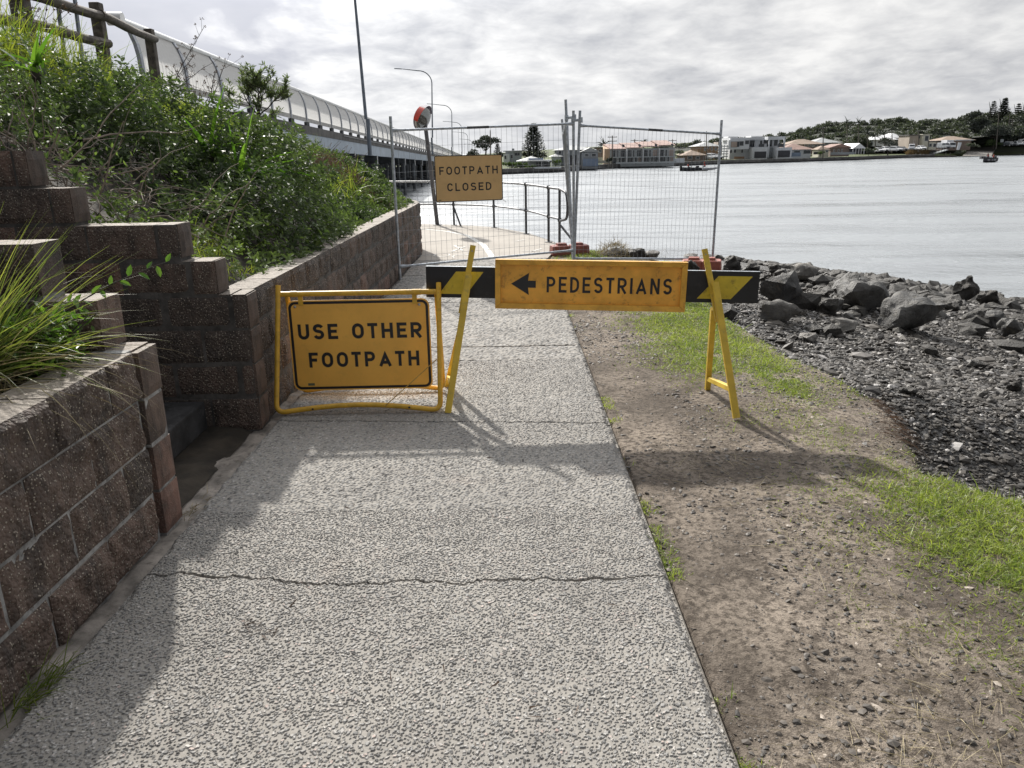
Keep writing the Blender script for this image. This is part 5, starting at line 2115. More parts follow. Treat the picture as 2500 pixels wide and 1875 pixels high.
def build_cover():
    n = 30000
    x = -1.66 - 5.2 * rng.random(n) ** 0.9
    y = 4.72 + 12.5 * rng.random(n)
    # the dead twiggy patch by the stairs and the thin patch at the wall corner stay bare
    dead = np.exp(-(((x + 3.05) / 0.75) ** 2 + ((y - 5.6) / 0.75) ** 2))
    bare = np.exp(-(((x + 2.0) / 0.35) ** 2 + ((y - 5.15) / 0.55) ** 2))
    brown = np.exp(-(((x + 2.9) / 0.8) ** 2 + ((y - 12.2) / 1.1) ** 2))
    gap = fbm(x * 1.7, y * 1.7, 120, 3)
    keep = (rng.random(n) > dead * 0.93) & (rng.random(n) > bare * 1.0) & (rng.random(n) > brown * 0.75) & (rng.random(n) < 0.35 + smooth(0.34, 0.5, gap))
    lim = -1.62 - np.maximum(0, y - 12.9) ** 2 * 0.22
    keep &= x < lim
    x, y = x[keep], y[keep]
    n = len(x)
    z = bank_z(x, y)
    N = bank_normal(x, y)
    h = canopy(x, y)
    t = 1 - 0.85 * rng.random(n) ** 1.5
    lean = N * 0.8 + np.array([0.25, -0.25, 0.5]) + rng.normal(0, 0.33, (n, 3))
    lean = unit(lean)
    base = np.stack([x, y, z], 1)
    tip = base + lean * (h * t)[:, None] + np.array([0, 0, 0.03])
    # every shoot: a rosette of leaves plus a pair or two below
    per = 8
    dist = np.linalg.norm(tip - np.array([0, 0, CAM_H]), axis=1)
    L0_ = (0.036 + 0.0032 * dist) * np.exp(rng.normal(0, 0.18, n))
    P, D, Nn, L, W, T = [], [], [], [], [], []
    a0 = rng.uniform(0, 6.28, n)
    ax = unit(lean + rng.normal(0, 0.2, (n, 3)))
    s1 = unit(np.cross(ax, rand_unit(n)))
    s2 = np.cross(ax, s1)
    hue = np.clip(fbm(x * 0.9, y * 0.9, 130, 3) * 1.5 - 0.45 + rng.normal(0, 0.13, n), 0, 1)
    for k in range(per):
        an = a0 + k * 2.4
        lvl = k / per
        rad = s1 * np.cos(an)[:, None] + s2 * np.sin(an)[:, None]
        up = (0.95 - 0.75 * lvl)
        d = rad + ax * up * rng.uniform(0.5, 1.1, n)[:, None]
        P.append(tip - ax * (L0_ * lvl * 1.5)[:, None])
        D.append(d)
        Nn.append(ax + rng.normal(0, 0.15, (n, 3)))
        l = L0_ * rng.uniform(0.75, 1.2, n) * (0.7 + 0.4 * lvl)
        L.append(l)
        W.append(l * rng.uniform(0.42, 0.56, n))
        T.append(np.clip(hue + rng.normal(0, 0.12, n) + (0.2 if k == 0 else 0), 0, 1))
    P, D, Nn = np.concatenate(P), np.concatenate(D), np.concatenate(Nn)
    L, W, T = np.concatenate(L), np.concatenate(W), np.concatenate(T)
    v, f = leaf_arrays(P, D, Nn, L, W, 0.18, 0.35)
    o = npmesh('shrub_cover', v, f, M['leaf_cover'], attrs={'tint': np.repeat(T, 6)}, loc=(-3, 9, 1.5))
    tag(o, 'dense glossy dark green shrubs covering the bank', 'shrubs', kind='stuff')
    # stems under the leaves
    k = rng.random(n) < 0.18
    v, f = blade_arrays(base[k], tip[k] - base[k], h[k] * t[k], 0.007, 0.0, 1)
    o = npmesh('shrub_stems', v, f, M['stem_dark'], loc=(-3, 9, 1.5))
    tag(o, 'dark woody stems under the shrub leaves', 'stems', kind='stuff')


build_cover()


def build_long_grass():
    P, D, L, W, T, Dr = [], [], [], [], [], []
    # (centre x, y, radius, tufts, length)
    for (cx, cy, r, nt, ln) in ((-4.9, 8.2, 0.9, 170, 0.5), (-5.3, 10.2, 1.0, 130, 0.30), (-4.6, 10.6, 0.9, 170, 0.28), (-4.3, 12.2, 0.9, 110, 0.25), (-3.9, 9.4, 0.6, 40, 0.40),
                                (-5.4, 6.6, 1.0, 80, 0.5), (-5.6, 12.6, 0.8, 30, 0.22), (-3.5, 11.0, 0.6, 10, 0.26), (-2.4, 10.2, 0.4, 6, 0.26),
                                (-2.15, 11.2, 0.35, 5, 0.26), (-2.6, 12.6, 0.4, 5, 0.25), (-3.9, 14.0, 0.6, 26, 0.3), (-2.1, 5.3, 0.28, 40, 0.10), (-2.2, 5.9, 0.2, 16, 0.12)):
        for _ in range(nt):
            a, q = rng.uniform(0, 6.28), r * math.sqrt(rng.random())
            x, y = cx + q * math.cos(a), cy + q * math.sin(a)
            if x > -1.75:
                continue
            z = float(bank_z(np.array([x]), np.array([y]))[0])
            m = rng.integers(5, 11)
            P.append(np.stack([x + rng.normal(0, 0.03, m), y + rng.normal(0, 0.03, m), np.full(m, z + (0.15 if ln > 0.2 else 0.02))], 1))
            d = np.stack([rng.normal(0.12, 0.42, m), rng.normal(-0.1, 0.42, m), np.full(m, 1.0)], 1)
            D.append(d)
            L.append(ln * rng.uniform(0.6, 1.7, m))
            W.append(rng.uniform(0.008, 0.017, m) if ln > 0.2 else rng.uniform(0.004, 0.007, m))
            Dr.append(rng.uniform(0.2, 1.6, m))
            T.append(np.clip(rng.normal(0.5, 0.28, m), 0, 1))
    P, D = np.concatenate(P), np.concatenate(D)
    L, W, T, Dr = (np.concatenate(q) for q in (L, W, T, Dr))
    v, f = blade_arrays(P, D, L, W, Dr, 4)
    o = npmesh('long_grass', v, f, M['blade_long'], attrs={'tint': np.repeat(T, 10)}, loc=(-4, 9, 2))
    tag(o, 'long yellow green grass growing through the shrubs near the crest of the bank', 'grass', kind='stuff')


build_long_grass()


def bz1(x, y):
    return float(bank_z(np.array([x]), np.array([y]))[0])


def plant(name, label, cat, group=None, loc=(0, 0, 0)):
    return thing(name, label, cat, loc, group)


def brown_patch():
    n = 4200
    x = -2.9 + rng.normal(0, 0.55, n)
    y = 12.2 + rng.normal(0, 0.75, n)
    k = x < -1.85
    x, y = x[k], y[k]
    n = len(x)
    z = bank_z(x, y) + 0.42 * rng.random(n) ** 0.8 * np.exp(-((x + 2.9) ** 2 + (y - 12.2) ** 2))
    v, f = leaf_arrays(np.stack([x, y, z], 1), rand_unit(n) + np.array([0, 0, 0.5]), rand_unit(n), rng.uniform(0.03, 0.08, n), rng.uniform(0.008, 0.018, n))
    root = plant('dry_shrub', 'patch of reddish brown dying shrub low on the bank before the bridge', 'shrub', None, (-2.9, 12.2, 1.3))
    npmesh('foliage', v, f, M['brown_dry'], root, {'tint': np.repeat(rng.random(n), 6)})
    mb = MB()
    for k in range(40):
        a = Vector((-2.9 + random.gauss(0, 0.4), 12.2 + random.gauss(0, 0.5), 0))
        a.z = bz1(a.x, a.y)
        mb.tube([a, a + Vector((random.gauss(0, 0.1), random.gauss(0, 0.1), 0.3)), a + Vector((random.gauss(0, 0.2), random.gauss(0, 0.2), 0.55))], [0.006, 0.004, 0.002], 4)
    mb.build('stem', M['twig'], root)


brown_patch()


def twig_path(p, d, ln, wob, n=7, droop=0.0):
    pts = [Vector(p)]
    d = Vector(d).normalized()
    for i in range(n):
        d = (d + Vector((random.gauss(0, wob), random.gauss(0, wob), random.gauss(0, wob) - droop))).normalized()
        pts.append(pts[-1] + d * ln / n)
    return pts


def dead_shrub():
    root = plant('dead_shrub', 'tangle of bare grey dead twigs beside the stair wall', 'shrub', None, (-3.0, 5.5, 1.3))
    mb = MB()
    for k in range(170):
        x, y = -3.05 + random.gauss(0, 0.45), 5.35 + random.gauss(0, 0.40)
        y = max(y, 4.80)
        z = bz1(x, y) + random.uniform(0.0, 0.3)
        d = Vector((random.gauss(0.45, 0.8), random.gauss(-0.45, 0.6), random.gauss(0.35, 0.5)))
        ln = random.uniform(0.3, 0.7)
        pts = twig_path((x, y, z), d, ln, 0.24, 8, 0.03)
        pts = [Vector((q.x, max(q.y, 4.73), q.z)) for q in pts]
        r0 = random.uniform(0.003, 0.0062)
        mb.tube(pts, [r0 * (1 - 0.7 * i / 8) for i in range(9)], 4, caps=False)
    mb.build('twigs', M['twig'], root)
    # the few long pale runners that stick out
    mb = MB()
    for (p, d, ln) in (((-2.75, 4.9, 1.55), (0.9, 0.1, 0.35), 0.75), ((-2.6, 4.95, 1.72), (0.9, 0.2, 0.15), 0.7), ((-2.5, 4.85, 1.40), (0.5, -0.2, 1.0), 0.5)):
        mb.tube(twig_path(p, d, ln, 0.13, 9), [0.006 * (1 - 0.07 * i) for i in range(10)], 5)
    mb.build('runner', M['twig'], root)
    # a few living leaves left on it
    n = 260
    P = np.stack([-3.1 + rng.normal(0, 0.5, n), np.maximum(4.8, 5.4 + rng.normal(0, 0.4, n)), np.zeros(n)], 1)
    P[:, 2] = bank_z(P[:, 0], P[:, 1]) + rng.uniform(0.1, 0.6, n)
    v, f = leaf_arrays(P, rand_unit(n) + np.array([0, 0, 0.4]), rand_unit(n) + np.array([0, 0, 1.0]), rng.uniform(0.03, 0.05, n), 0.02)
    npmesh('foliage', v, f, M['leaf_cover'], root, {'tint': np.repeat(rng.random(n), 6)})


dead_shrub()


# young tree standing out of the bank against the bridge
def young_tree():
    b = Vector((-3.66, 12.0, 1.35))
    root = plant('young_tree', 'slender young tree with tufted grey green leaves in front of the bridge screens', 'tree', None, tuple(b))
    mb = MB()
    tips = []
    fork = Vector((-3.66, 12.0, 2.18))
    mb.tube([b, Vector((-3.645, 12.0, 1.8)), fork], [0.024, 0.021, 0.017], 7)

    def grow(p, d, ln, r, lev):
        pts = twig_path(p, d, ln, 0.10, 5, -0.05)
        mb.tube(pts, [max(0.0025, r * (1 - 0.12 * i)) for i in range(6)], 5, caps=False)
        if lev == 0:
            tips.append((pts[-1], (pts[-1] - pts[-2]).normalized()))
            tips.append((pts[3], (pts[3] - pts[2]).normalized()))
            return
        for q in range(5 if lev == 2 else 4):
            a = random.choice(pts[2:])
            dd = (pts[-1] - pts[-2]).normalized() + Vector((random.gauss(0, 0.8), random.gauss(0, 0.7), random.gauss(0.0, 0.4)))
            grow(a, dd, ln * random.uniform(0.5, 0.75), r * 0.55, lev - 1)
        tips.append((pts[-1], (pts[-1] - pts[-2]).normalized()))
    for d, ln in (((-0.30, 0, 1), 0.42), ((-0.75, 0.2, 0.8), 0.45), ((0.35, 0.1, 1.0), 0.42), ((0.85, -0.1, 0.75), 0.40), ((0.1, -0.3, 1.0), 0.40)):
        grow(fork, d, ln, 0.012, 2)
    grow(Vector((-3.655, 12.0, 2.1)), (0.9, 0, 0.55), 0.30, 0.008, 1)
    grow(Vector((-3.655, 12.0, 1.95)), (-0.9, 0, 0.5), 0.32, 0.007, 1)
    mb.build('trunk', M['stem_dark'], root, smooth='auto')
    P, D = [], []
    for p, d in tips:
        for k in range(random.randint(7, 12)):
            a = Vector((random.gauss(0, 1), random.gauss(0, 1), random.gauss(0, 1)))
            dd = d * 0.6 + a.normalized() * 0.8 + Vector((0, 0, 0.25))
            P.append(p - d * random.uniform(0, 0.09))
            D.append(dd)
    P, D = np.array(P), np.array(D)
    n = len(P)
    v, f = leaf_arrays(P, D, rand_unit(n) * 0.6 + np.array([0, 0, 1.0]), rng.uniform(0.05, 0.085, n), rng.uniform(0.014, 0.022, n), 0.15, 0.3)
    npmesh('crown', v, f, M['leaf_tree'], root, {'tint': np.repeat(rng.random(n), 6)})


young_tree()


def strap_plant(label, c, n, ln, wd, tilt):
    root = plant('strap_leaved_plant', label, 'plant', 'strap leaved plants on the bank', tuple(c))
    c = np.array(c)
    P = c + rng.normal(0, 0.035, (n, 3)) * np.array([1, 1, 0.3])
    D = np.stack([rng.normal(tilt[0], 0.40, n), rng.normal(tilt[1], 0.35, n), rng.uniform(0.12, 0.62, n)], 1)
    v, f = blade_arrays(P, D, ln * rng.uniform(0.65, 1.15, n), wd * rng.uniform(0.7, 1.1, n), rng.uniform(0.3, 1.1, n), 6)
    npmesh('leaves', v, f, M['blade_strap'], root, {'tint': np.repeat(rng.random(n), 14)})
    mb = MB()
    mb.lathe(tuple(c - np.array([0, 0, 0.1])), [(0.03, 0), (0.045, 0.06), (0.03, 0.14)], 8)
    mb.build('crown_base', M['stem_dark'], root, smooth=True)


strap_plant('upper bright green strap leaved plant in the middle of the shrubs', (-2.82, 7.6, 1.66), 16, 0.62, 0.05, (0.55, -0.3))
strap_plant('lower strap leaved plant with long leaves reaching towards the fence', (-2.48, 7.3, 1.42), 26, 0.65, 0.045, (0.75, -0.2))
strap_plant('broad leaved green plant at the upper left among the shrubs', (-3.8, 6.7, 2.30), 12, 0.45, 0.05, (0.2, -0.2))


def dry_stalk(label, foot, top, spread, n):
    root = plant('dry_flower_stalk', label, 'plant', 'tall dry flower stalks on the bank', tuple(foot))
    mb = MB()
    foot, top = Vector(foot), Vector(top)
    heads = []
    for k in range(n):
        a = foot + Vector((random.gauss(0, spread * 0.3), random.gauss(0, spread * 0.3), 0))
        e = top + Vector((random.gauss(0, spread), random.gauss(0, spread * 0.6), random.uniform(-0.55, 0.0) if k else 0))
        mid = (a + e) / 2 + Vector((random.gauss(0, 0.05), 0, 0))
        mb.tube([a, mid, e], [0.007, 0.005, 0.003], 5, caps=False)
        for j in range(9):
            t = random.uniform(0.45, 1.0)
            p = a + (e - a) * t
            q = p + Vector((random.gauss(0, 0.10), random.gauss(0, 0.05), random.uniform(0.05, 0.17)))
            mb.tube([p, (p + q) / 2 + Vector((0, 0, -0.01)), q], [0.0028, 0.002, 0.0016], 4, caps=False)
            heads.append(q)
        heads.append(e)
    mb.build('stem', M['stem_dark'], root)
    P = np.repeat(np.array(heads), 7, 0)
    m = len(P)
    v, f = leaf_arrays(P + rng.normal(0, 0.006, (m, 3)), rand_unit(m) + np.array([0, 0, 0.5]), rand_unit(m), rng.uniform(0.018, 0.036, m), 0.010)
    npmesh('seed_head', v, f, M['brown_dry'], root, {'tint': np.repeat(rng.random(m) * 0.4, 6)})


dry_stalk('tall dry brown flower stalk rising above the top rail of the bridge screens', (-4.75, 11.4, 2.3), tuple(at(470, 62, 11.4)), 0.10, 3)
dry_stalk('cluster of dark dry flower stalks before the screens left of the young tree', (-4.2, 11.2, 2.1), tuple(at(500, 160, 11.2)), 0.20, 5)
dry_stalk('dry flower stalks in front of the second timber fence post', (-4.9, 8.6, 2.4), tuple(at(110, 25, 8.6)), 0.12, 4)
dry_stalk('short dry stalks leaning out of the shrubs at the foot of the young tree', (-3.3, 12.6, 1.6), tuple(at(690, 300, 12.6)), 0.2, 4)


# ------------------------------------------------------------------ planting in the near bed, left of the near wall
def near_bed():
    mb_v = [(-1.74, -1.3, 0.80), (-6, -1.3, 1.25), (-6, 3.14, 1.35), (-1.74, 3.14, 0.80)]
    xs, ys = np.linspace(-6, -1.72, 50), np.linspace(-1.3, 3.15, 50)
    X, Y, f = grid(xs, ys)
    Z = 0.765 + 0.30 * np.maximum(0, -1.85 - X) + (fbm(X * 4, Y * 4, 201) - 0.5) * 0.08
    o = npmesh('garden_soil', np.stack([X, Y, Z], 1), f, M['soil'], smooth=True, loc=(0, 0, 0))
    tag(o, 'dark garden soil behind the near block wall', 'soil', kind='structure')
    # tussock
    c = np.array([-2.03, 2.75, 0.80])
    root = plant('grass_tussock', 'big tussock of long thin yellow green blades behind the near wall', 'grass', None, tuple(c))
    n = 420
    a = rng.uniform(0, 6.28, n)
    P = c + np.stack([np.cos(a) * 0.10 * rng.random(n), np.sin(a) * 0.10 * rng.random(n), np.zeros(n)], 1)
    D = np.stack([rng.normal(0.22, 0.46, n), rng.normal(0.0, 0.36, n), rng.uniform(0.55, 1.1, n)], 1)
    v, f = blade_arrays(P, D, 0.74 * rng.uniform(0.45, 1.05, n), rng.uniform(0.004, 0.009, n), rng.uniform(0.25, 1.25, n), 6)
    T = np.clip(rng.normal(0.5, 0.3, n), 0, 1)
    npmesh('blades', v, f, M['blade_tussock'], root, {'tint': np.repeat(T, 14)})
    n = 120
    P = c + np.stack([rng.normal(0, 0.08, n), rng.normal(0, 0.08, n), np.zeros(n)], 1)
    D = np.stack([rng.normal(0.3, 0.6, n), rng.normal(0.0, 0.5, n), rng.uniform(0.3, 1.0, n)], 1)
    v, f = blade_arrays(P, D, 0.8 * rng.uniform(0.35, 1.05, n), rng.uniform(0.003, 0.006, n), rng.uniform(0.5, 2.2, n), 6)
    npmesh('dry_blades', v, f, M['straw'], root, {'tint': np.repeat(rng.random(n) * 0.6, 14)})
    n = 260
    P = c + np.stack([rng.normal(0, 0.16, n), rng.normal(-0.1, 0.2, n), rng.uniform(-0.02, 0.05, n)], 1)
    D = np.stack([rng.normal(0.2, 0.8, n), rng.normal(-0.2, 0.7, n), rng.uniform(0.0, 0.35, n)], 1)
    v, f = blade_arrays(P, D, rng.uniform(0.2, 0.5, n), 0.004, rng.uniform(0.2, 0.8, n), 4)
    npmesh('dead_thatch', v, f, M['straw'], root, {'tint': np.repeat(rng.random(n) * 0.7, 10)})
    # leafy weed at the corner of the wall
    def weed(label, c, r, h, n, size, runner=None):
        root = plant('leafy_weed', label, 'plant', 'leafy weeds behind the near wall', tuple(c))
        c = np.array(c)
        P = c + np.stack([rng.normal(0, r, n), rng.normal(0, r, n), h * rng.random(n)], 1)
        k = P[:, 0] < -1.66
        P = P[k]
        m = len(P)
        D = rand_unit(m) * 0.9 + np.array([0.35, -0.2, 0.25])
        v, f = leaf_arrays(P, D, rand_unit(m) * 0.7 + np.array([0, 0, 1.0]), size * rng.uniform(0.6, 1.3, m), size * 0.45, 0.25, 0.3)
        npmesh('foliage', v, f, M['leaf_weed'], root, {'tint': np.repeat(rng.random(m), 6)})
        mb = MB()
        for q in range(16):
            e = c + np.array([random.gauss(0, r), random.gauss(0, r), h * random.uniform(0.5, 1.0)])
            mb.tube([tuple(c), tuple((c + e) / 2 + np.array([0, 0, 0.03])), tuple(e)], [0.004, 0.003, 0.002], 4)
        mb.build('stem', M['stem_dark'], root)
        return root
    weed('bright green ferny weed spilling over the end of the near wall', (-1.83, 2.92, 0.80), 0.085, 0.24, 620, 0.042)
    weed('low dark green weed at the foot of the tussock by the picture edge', (-1.88, 2.25, 0.79), 0.10, 0.12, 240, 0.04)
    # shrub shoot with glossy leaves reaching right in front of the stair wall
    root = plant('glossy_shrub', 'glossy leaved shrub with one long shoot reaching out before the stair wall', 'shrub', None, (-2.0, 3.0, 0.85))
    P, D, Nn, L = [], [], [], []
    mb = MB()
    def shoot(p, e, lift, nl, ls):
        p, e = Vector(p), Vector(e)
        pts = [p + (e - p) * t + Vector((0, 0, lift * math.sin(t * math.pi))) for t in [i / 10 for i in range(11)]]
        mb.tube(pts, [0.0045 * (1 - 0.07 * i) for i in range(11)], 5)
        for k in range(nl):
            t = 0.25 + 0.75 * k / max(1, nl - 1)
            q = p + (e - p) * t + Vector((0, 0, lift * math.sin(t * math.pi)))
            s = 1 if k % 2 else -1
            d = (e - p).normalized() * 0.6 + Vector((0.1, 0.35 * s, 0.75 * s)) + Vector((random.gauss(0, 0.2), random.gauss(0, 0.2), random.gauss(0, 0.2)))
            P.append(q)
            D.append(d)
            Nn.append((random.gauss(0, 0.4), random.gauss(-0.4, 0.3), 1))
            L.append(ls * random.uniform(0.7, 1.15))
    shoot((-1.92, 3.02, 0.93), at(405, 640, 3.05), 0.03, 12, 0.055)
    for q in range(9):
        e = Vector((-1.93 + random.gauss(0.04, 0.10), 3.0 + random.gauss(0, 0.06), 1.02 + random.uniform(-0.06, 0.08)))
        shoot((-2.0, 3.0, 0.85), e, 0.02, 9, 0.05)
    for q in range(8):
        e = Vector((-2.15 + random.gauss(0, 0.10), 2.95 + random.gauss(0, 0.06), 1.10 + random.uniform(-0.06, 0.10)))
        shoot((-2.1, 2.95, 0.9), e, 0.02, 8, 0.055)
    mb.build('stem', M['stem_dark'], root)
    n = len(P)
    v, f = leaf_arrays(np.array(P), np.array(D), np.array(Nn), np.array(L), np.array(L) * 0.46, 0.15, 0.3)
    npmesh('foliage', v, f, M['leaf_weed'], root, {'tint': np.repeat(rng.random(n) * 0.6, 6)})
    # the sprig of pale glossy leaves on top of the stair cheek
    root = plant('leafy_sprig', 'small sprig of shining leaves on top of the second stair block', 'plant', None, (-2.55, 4.62, 1.47))
    P = np.array([(-2.50, 4.60, 1.49)] * 9) + rng.normal(0, 0.012, (9, 3))
    D = np.array([(-0.8, 0, 0.7), (-0.6, 0, 0.9), (0.3, -0.1, 0.6), (-0.9, 0.1, 0.3), (0.9, -0.2, 0.15), (-0.2, 0, 1.0), (0.6, 0, 0.5), (-0.5, -0.4, 0.4), (0.2, 0.3, 0.8)])
    v, f = leaf_arrays(P, D, np.array([(0, -0.3, 1.0)] * 9), rng.uniform(0.06, 0.10, 9), 0.03)
    npmesh('foliage', v, f, M['leaf_cover'], root, {'tint': np.repeat(rng.random(9), 6)})
    mb = MB()
    mb.tube([(-2.50, 4.70, 1.38), (-2.50, 4.62, 1.47), (-2.50, 4.60, 1.50)], 0.004, 5)
    mb.build('stem', M['twig'], root)
    # weeds in the joint at the foot of the near wall
    for (x, y, nb, ln, lab) in ((-1.53, 2.05, 90, 0.13, 'little grass tuft growing in the joint at the foot of the near wall'),
                                (-1.54, 3.40, 26, 0.07, 'tiny dry weed at the end of the near wall')):
        root = plant('grass_tuft', lab, 'grass', 'grass tufts in the wall joint', (x, y, 0))
        P = np.array([x, y, -0.02]) + rng.normal(0, 1, (nb, 3)) * np.array([0.02, 0.07, 0.003])
        D = np.stack([rng.normal(0.55, 0.5, nb), rng.normal(0.2, 0.6, nb), np.full(nb, 0.8)], 1)
        v, f = blade_arrays(P, D, ln * rng.uniform(0.5, 1.3, nb), 0.004, rng.uniform(0.2, 1.2, nb), 4)
        npmesh('blades', v, f, M['blade_long'] if nb > 50 else M['straw'], root, {'tint': np.repeat(rng.random(nb) * 0.6, 10)})


near_bed()


def bed_cover():
    n = 7000
    x, y = -1.86 - 3.6 * rng.random(n) ** 1.3, -1.2 + 4.2 * rng.random(n)
    k = rng.random(n) < smooth(0.30, 0.55, fbm(x * 1.8, y * 1.8, 410, 3)) * 0.9 + 0.1
    x, y = x[k], y[k]
    n = len(x)
    z = 0.765 + 0.30 * np.maximum(0, -1.85 - x) + 0.02 + 0.30 * rng.random(n) * smooth(0.35, 0.7, fbm(x * 1.3, y * 1.3, 411, 2)) * smooth(-1.9, -2.5, x)
    v, f = leaf_arrays(np.stack([x, y, z], 1), rand_unit(n) + np.array([0.1, 0, 0.5]), rand_unit(n) * 0.6 + np.array([0, 0, 1.0]), rng.uniform(0.03, 0.065, n), rng.uniform(0.014, 0.026, n), 0.2, 0.3)
    o = npmesh('garden_ground_cover', v, f, M['leaf_weed'], attrs={'tint': np.repeat(rng.random(n) * 0.7, 6)}, loc=(-3, 1, 0.8))
    tag(o, 'low leafy ground cover in the bed behind the near wall', 'ground cover', kind='stuff')


bed_cover()


# ------------------------------------------------------------------ turf on the verge
def turf_density(x, y):
    """where the grass has survived"""
    n = fbm(x * 1.5, y * 1.5, 301, 4)
    big = np.exp(-(((x - 2.40) / 0.80) ** 2 + ((y - 3.05) / 0.85) ** 2)) * 1.6
    big2 = np.exp(-(((x - 2.1) / 0.55) ** 2 + ((y - 2.0) / 0.8) ** 2)) * 0.75
    strip = np.exp(-(((x - 1.98) / 0.40) ** 2)) * smooth(4.3, 5.2, y) * smooth(12, 9, y) * 0.95
    wide = np.exp(-(((x - 1.62) / 0.62) ** 2)) * smooth(4.7, 5.9, y) * smooth(12, 9.5, y) * 0.95
    far = np.exp(-(((x - 1.3) / 0.9) ** 2)) * smooth(10.6, 11.4, y) * 0.9
    edge = smooth(0.74, 0.63, x) * smooth(0.53, 0.66, fbm(x * 0 + 3, y * 3.6, 305, 3)) * 0.7
    lip = smooth(0.35, 0.0, np.abs(edge_dist(x, y) + 0.15)) * 0.55
    d = np.maximum.reduce([big, big2, strip, wide, far, lip])
    n2 = fbm(x * 7, y * 7, 307, 3)
    d = d * smooth(0.36, 0.62, 0.6 * n + 0.4 * n2 + 0.18 * (d - 0.5)) + edge
    sparse = 0.42 * smooth(0.44, 0.62, fbm(x * 2.6, y * 2.6, 309, 3)) * smooth(0.9, 1.7, x)
    return np.clip(np.maximum(d, sparse), 0, 1)


def build_turf():
    n = 800000
    y = 1.15 + 12.0 * rng.random(n) ** 1.6
    x = 0.61 + rng.random(n) * np.minimum(2.9, 0.75 * y + 0.3)
    ed = edge_dist(x, y)
    d = turf_density(x, y)
    k = (ed < 0.07) & (rng.random(n) < d ** 1.9)
    x, y, d = x[k], y[k], d[k]
    n = len(x)
    z, _ = shore_z(x, y)
    P = np.stack([x, y, z - 0.004], 1)
    D = np.stack([rng.normal(0, 0.65, n), rng.normal(0, 0.65, n), np.full(n, 0.85)], 1)
    L = (0.014 + 0.019 * d) * np.exp(rng.normal(0, 0.42, n))
    W = rng.uniform(0.0028, 0.005, n) * (1 + 0.05 * y)
    v, f = blade_arrays(P, D, L, W, rng.uniform(0.2, 1.4, n), 2)
    T = np.clip(rng.normal(0.42, 0.25, n) + (fbm(x * 2, y * 2, 310) - 0.5) * 0.7, 0, 1)
    o = npmesh('turf', v, f, M['turf'], attrs={'tint': np.repeat(T, 6)}, loc=(1.5, 4, 0))
    tag(o, 'patchy green turf on the dirt verge', 'grass', kind='stuff')
    # dry stalks and runners lying about
    n = 9000
    y = 1.15 + 10.0 * rng.random(n) ** 1.5
    x = 0.63 + rng.random(n) * np.minimum(2.7, 0.72 * y + 0.3)
    ed = edge_dist(x, y)
    dd = fbm(x * 1.3, y * 1.3, 320, 3) + 0.4 * turf_density(x, y)
    k = (ed < 0.12) & (rng.random(n) < smooth(0.40, 0.75, dd))
    x, y = x[k], y[k]
    n = len(x)
    z, _ = shore_z(x, y)
    P = np.stack([x, y, z + 0.004], 1)
    a = rng.uniform(0, 6.28, n)
    D = np.stack([np.cos(a), np.sin(a), np.abs(rng.normal(0.05, 0.16, n))], 1)
    L = rng.uniform(0.03, 0.15, n) * np.where(rng.random(n) < 0.06, 2.0, 1.0)
    v, f = blade_arrays(P, D, L, rng.uniform(0.0010, 0.0021, n), rng.uniform(-0.05, 0.22, n), 4)
    o = npmesh('dry_stalks', v, f, M['straw'], attrs={'tint': np.repeat(rng.random(n), 10)}, loc=(1.5, 4, 0))
    tag(o, 'dry straw coloured stalks lying on the verge', 'straw', kind='stuff')
    # roots hanging over the eroded lip
    n = 260
    t = rng.random(n)
    yy = 4.2 + 1.0 * t
    xx = np.interp(yy, EDGE[4:8, 1], EDGE[4:8, 0]) - 0.02 + rng.normal(0, 0.05, n)
    zz, _ = shore_z(xx, yy)
    v, f = blade_arrays(np.stack([xx, yy, zz + 0.01], 1), np.stack([rng.normal(0.9, 0.3, n), rng.normal(-0.2, 0.5, n), rng.normal(0.1, 0.2, n)], 1), rng.uniform(0.08, 0.30, n), 0.003, rng.uniform(0.8, 2.2, n), 5)
    o = npmesh('hanging_roots', v, f, M['brown_dry'], attrs={'tint': np.repeat(rng.random(n), 12)}, loc=(2.4, 4.7, 0))
    tag(o, 'dry roots hanging over the eroded lip of the verge', 'roots', kind='stuff')
    # dry grass hummock by the red fence foot
    n = 900
    x = 1.75 + rng.normal(0, 0.28, n)
    y = 12.55 + rng.normal(0, 0.2, n)
    z = -0.06 + 0.22 * np.exp(-((x - 1.7) / 0.25) ** 2 - ((y - 12.55) / 0.25) ** 2)
    v, f = blade_arrays(np.stack([x, y, z], 1), np.stack([rng.normal(0.2, 0.7, n), rng.normal(0, 0.6, n), np.full(n, 0.8)], 1), rng.uniform(0.06, 0.22, n), 0.006, rng.uniform(0.3, 1.6, n), 4)
    root = plant('dry_grass_clump', 'dry brown grass clump on the point beside the red fence foot', 'grass', None, (1.75, 12.55, 0))
    npmesh('blades', v, f, M['straw'], root, {'tint': np.repeat(rng.random(n) * 0.6, 10)})
    mb = MB()
    mb.lathe((1.72, 12.55, -0.35), [(0.5, 0.0), (0.42, 0.2), (0.25, 0.36), (0.05, 0.44)], 14)
    mb.build('root_mound', M['soil'], root, smooth=True)


build_turf()


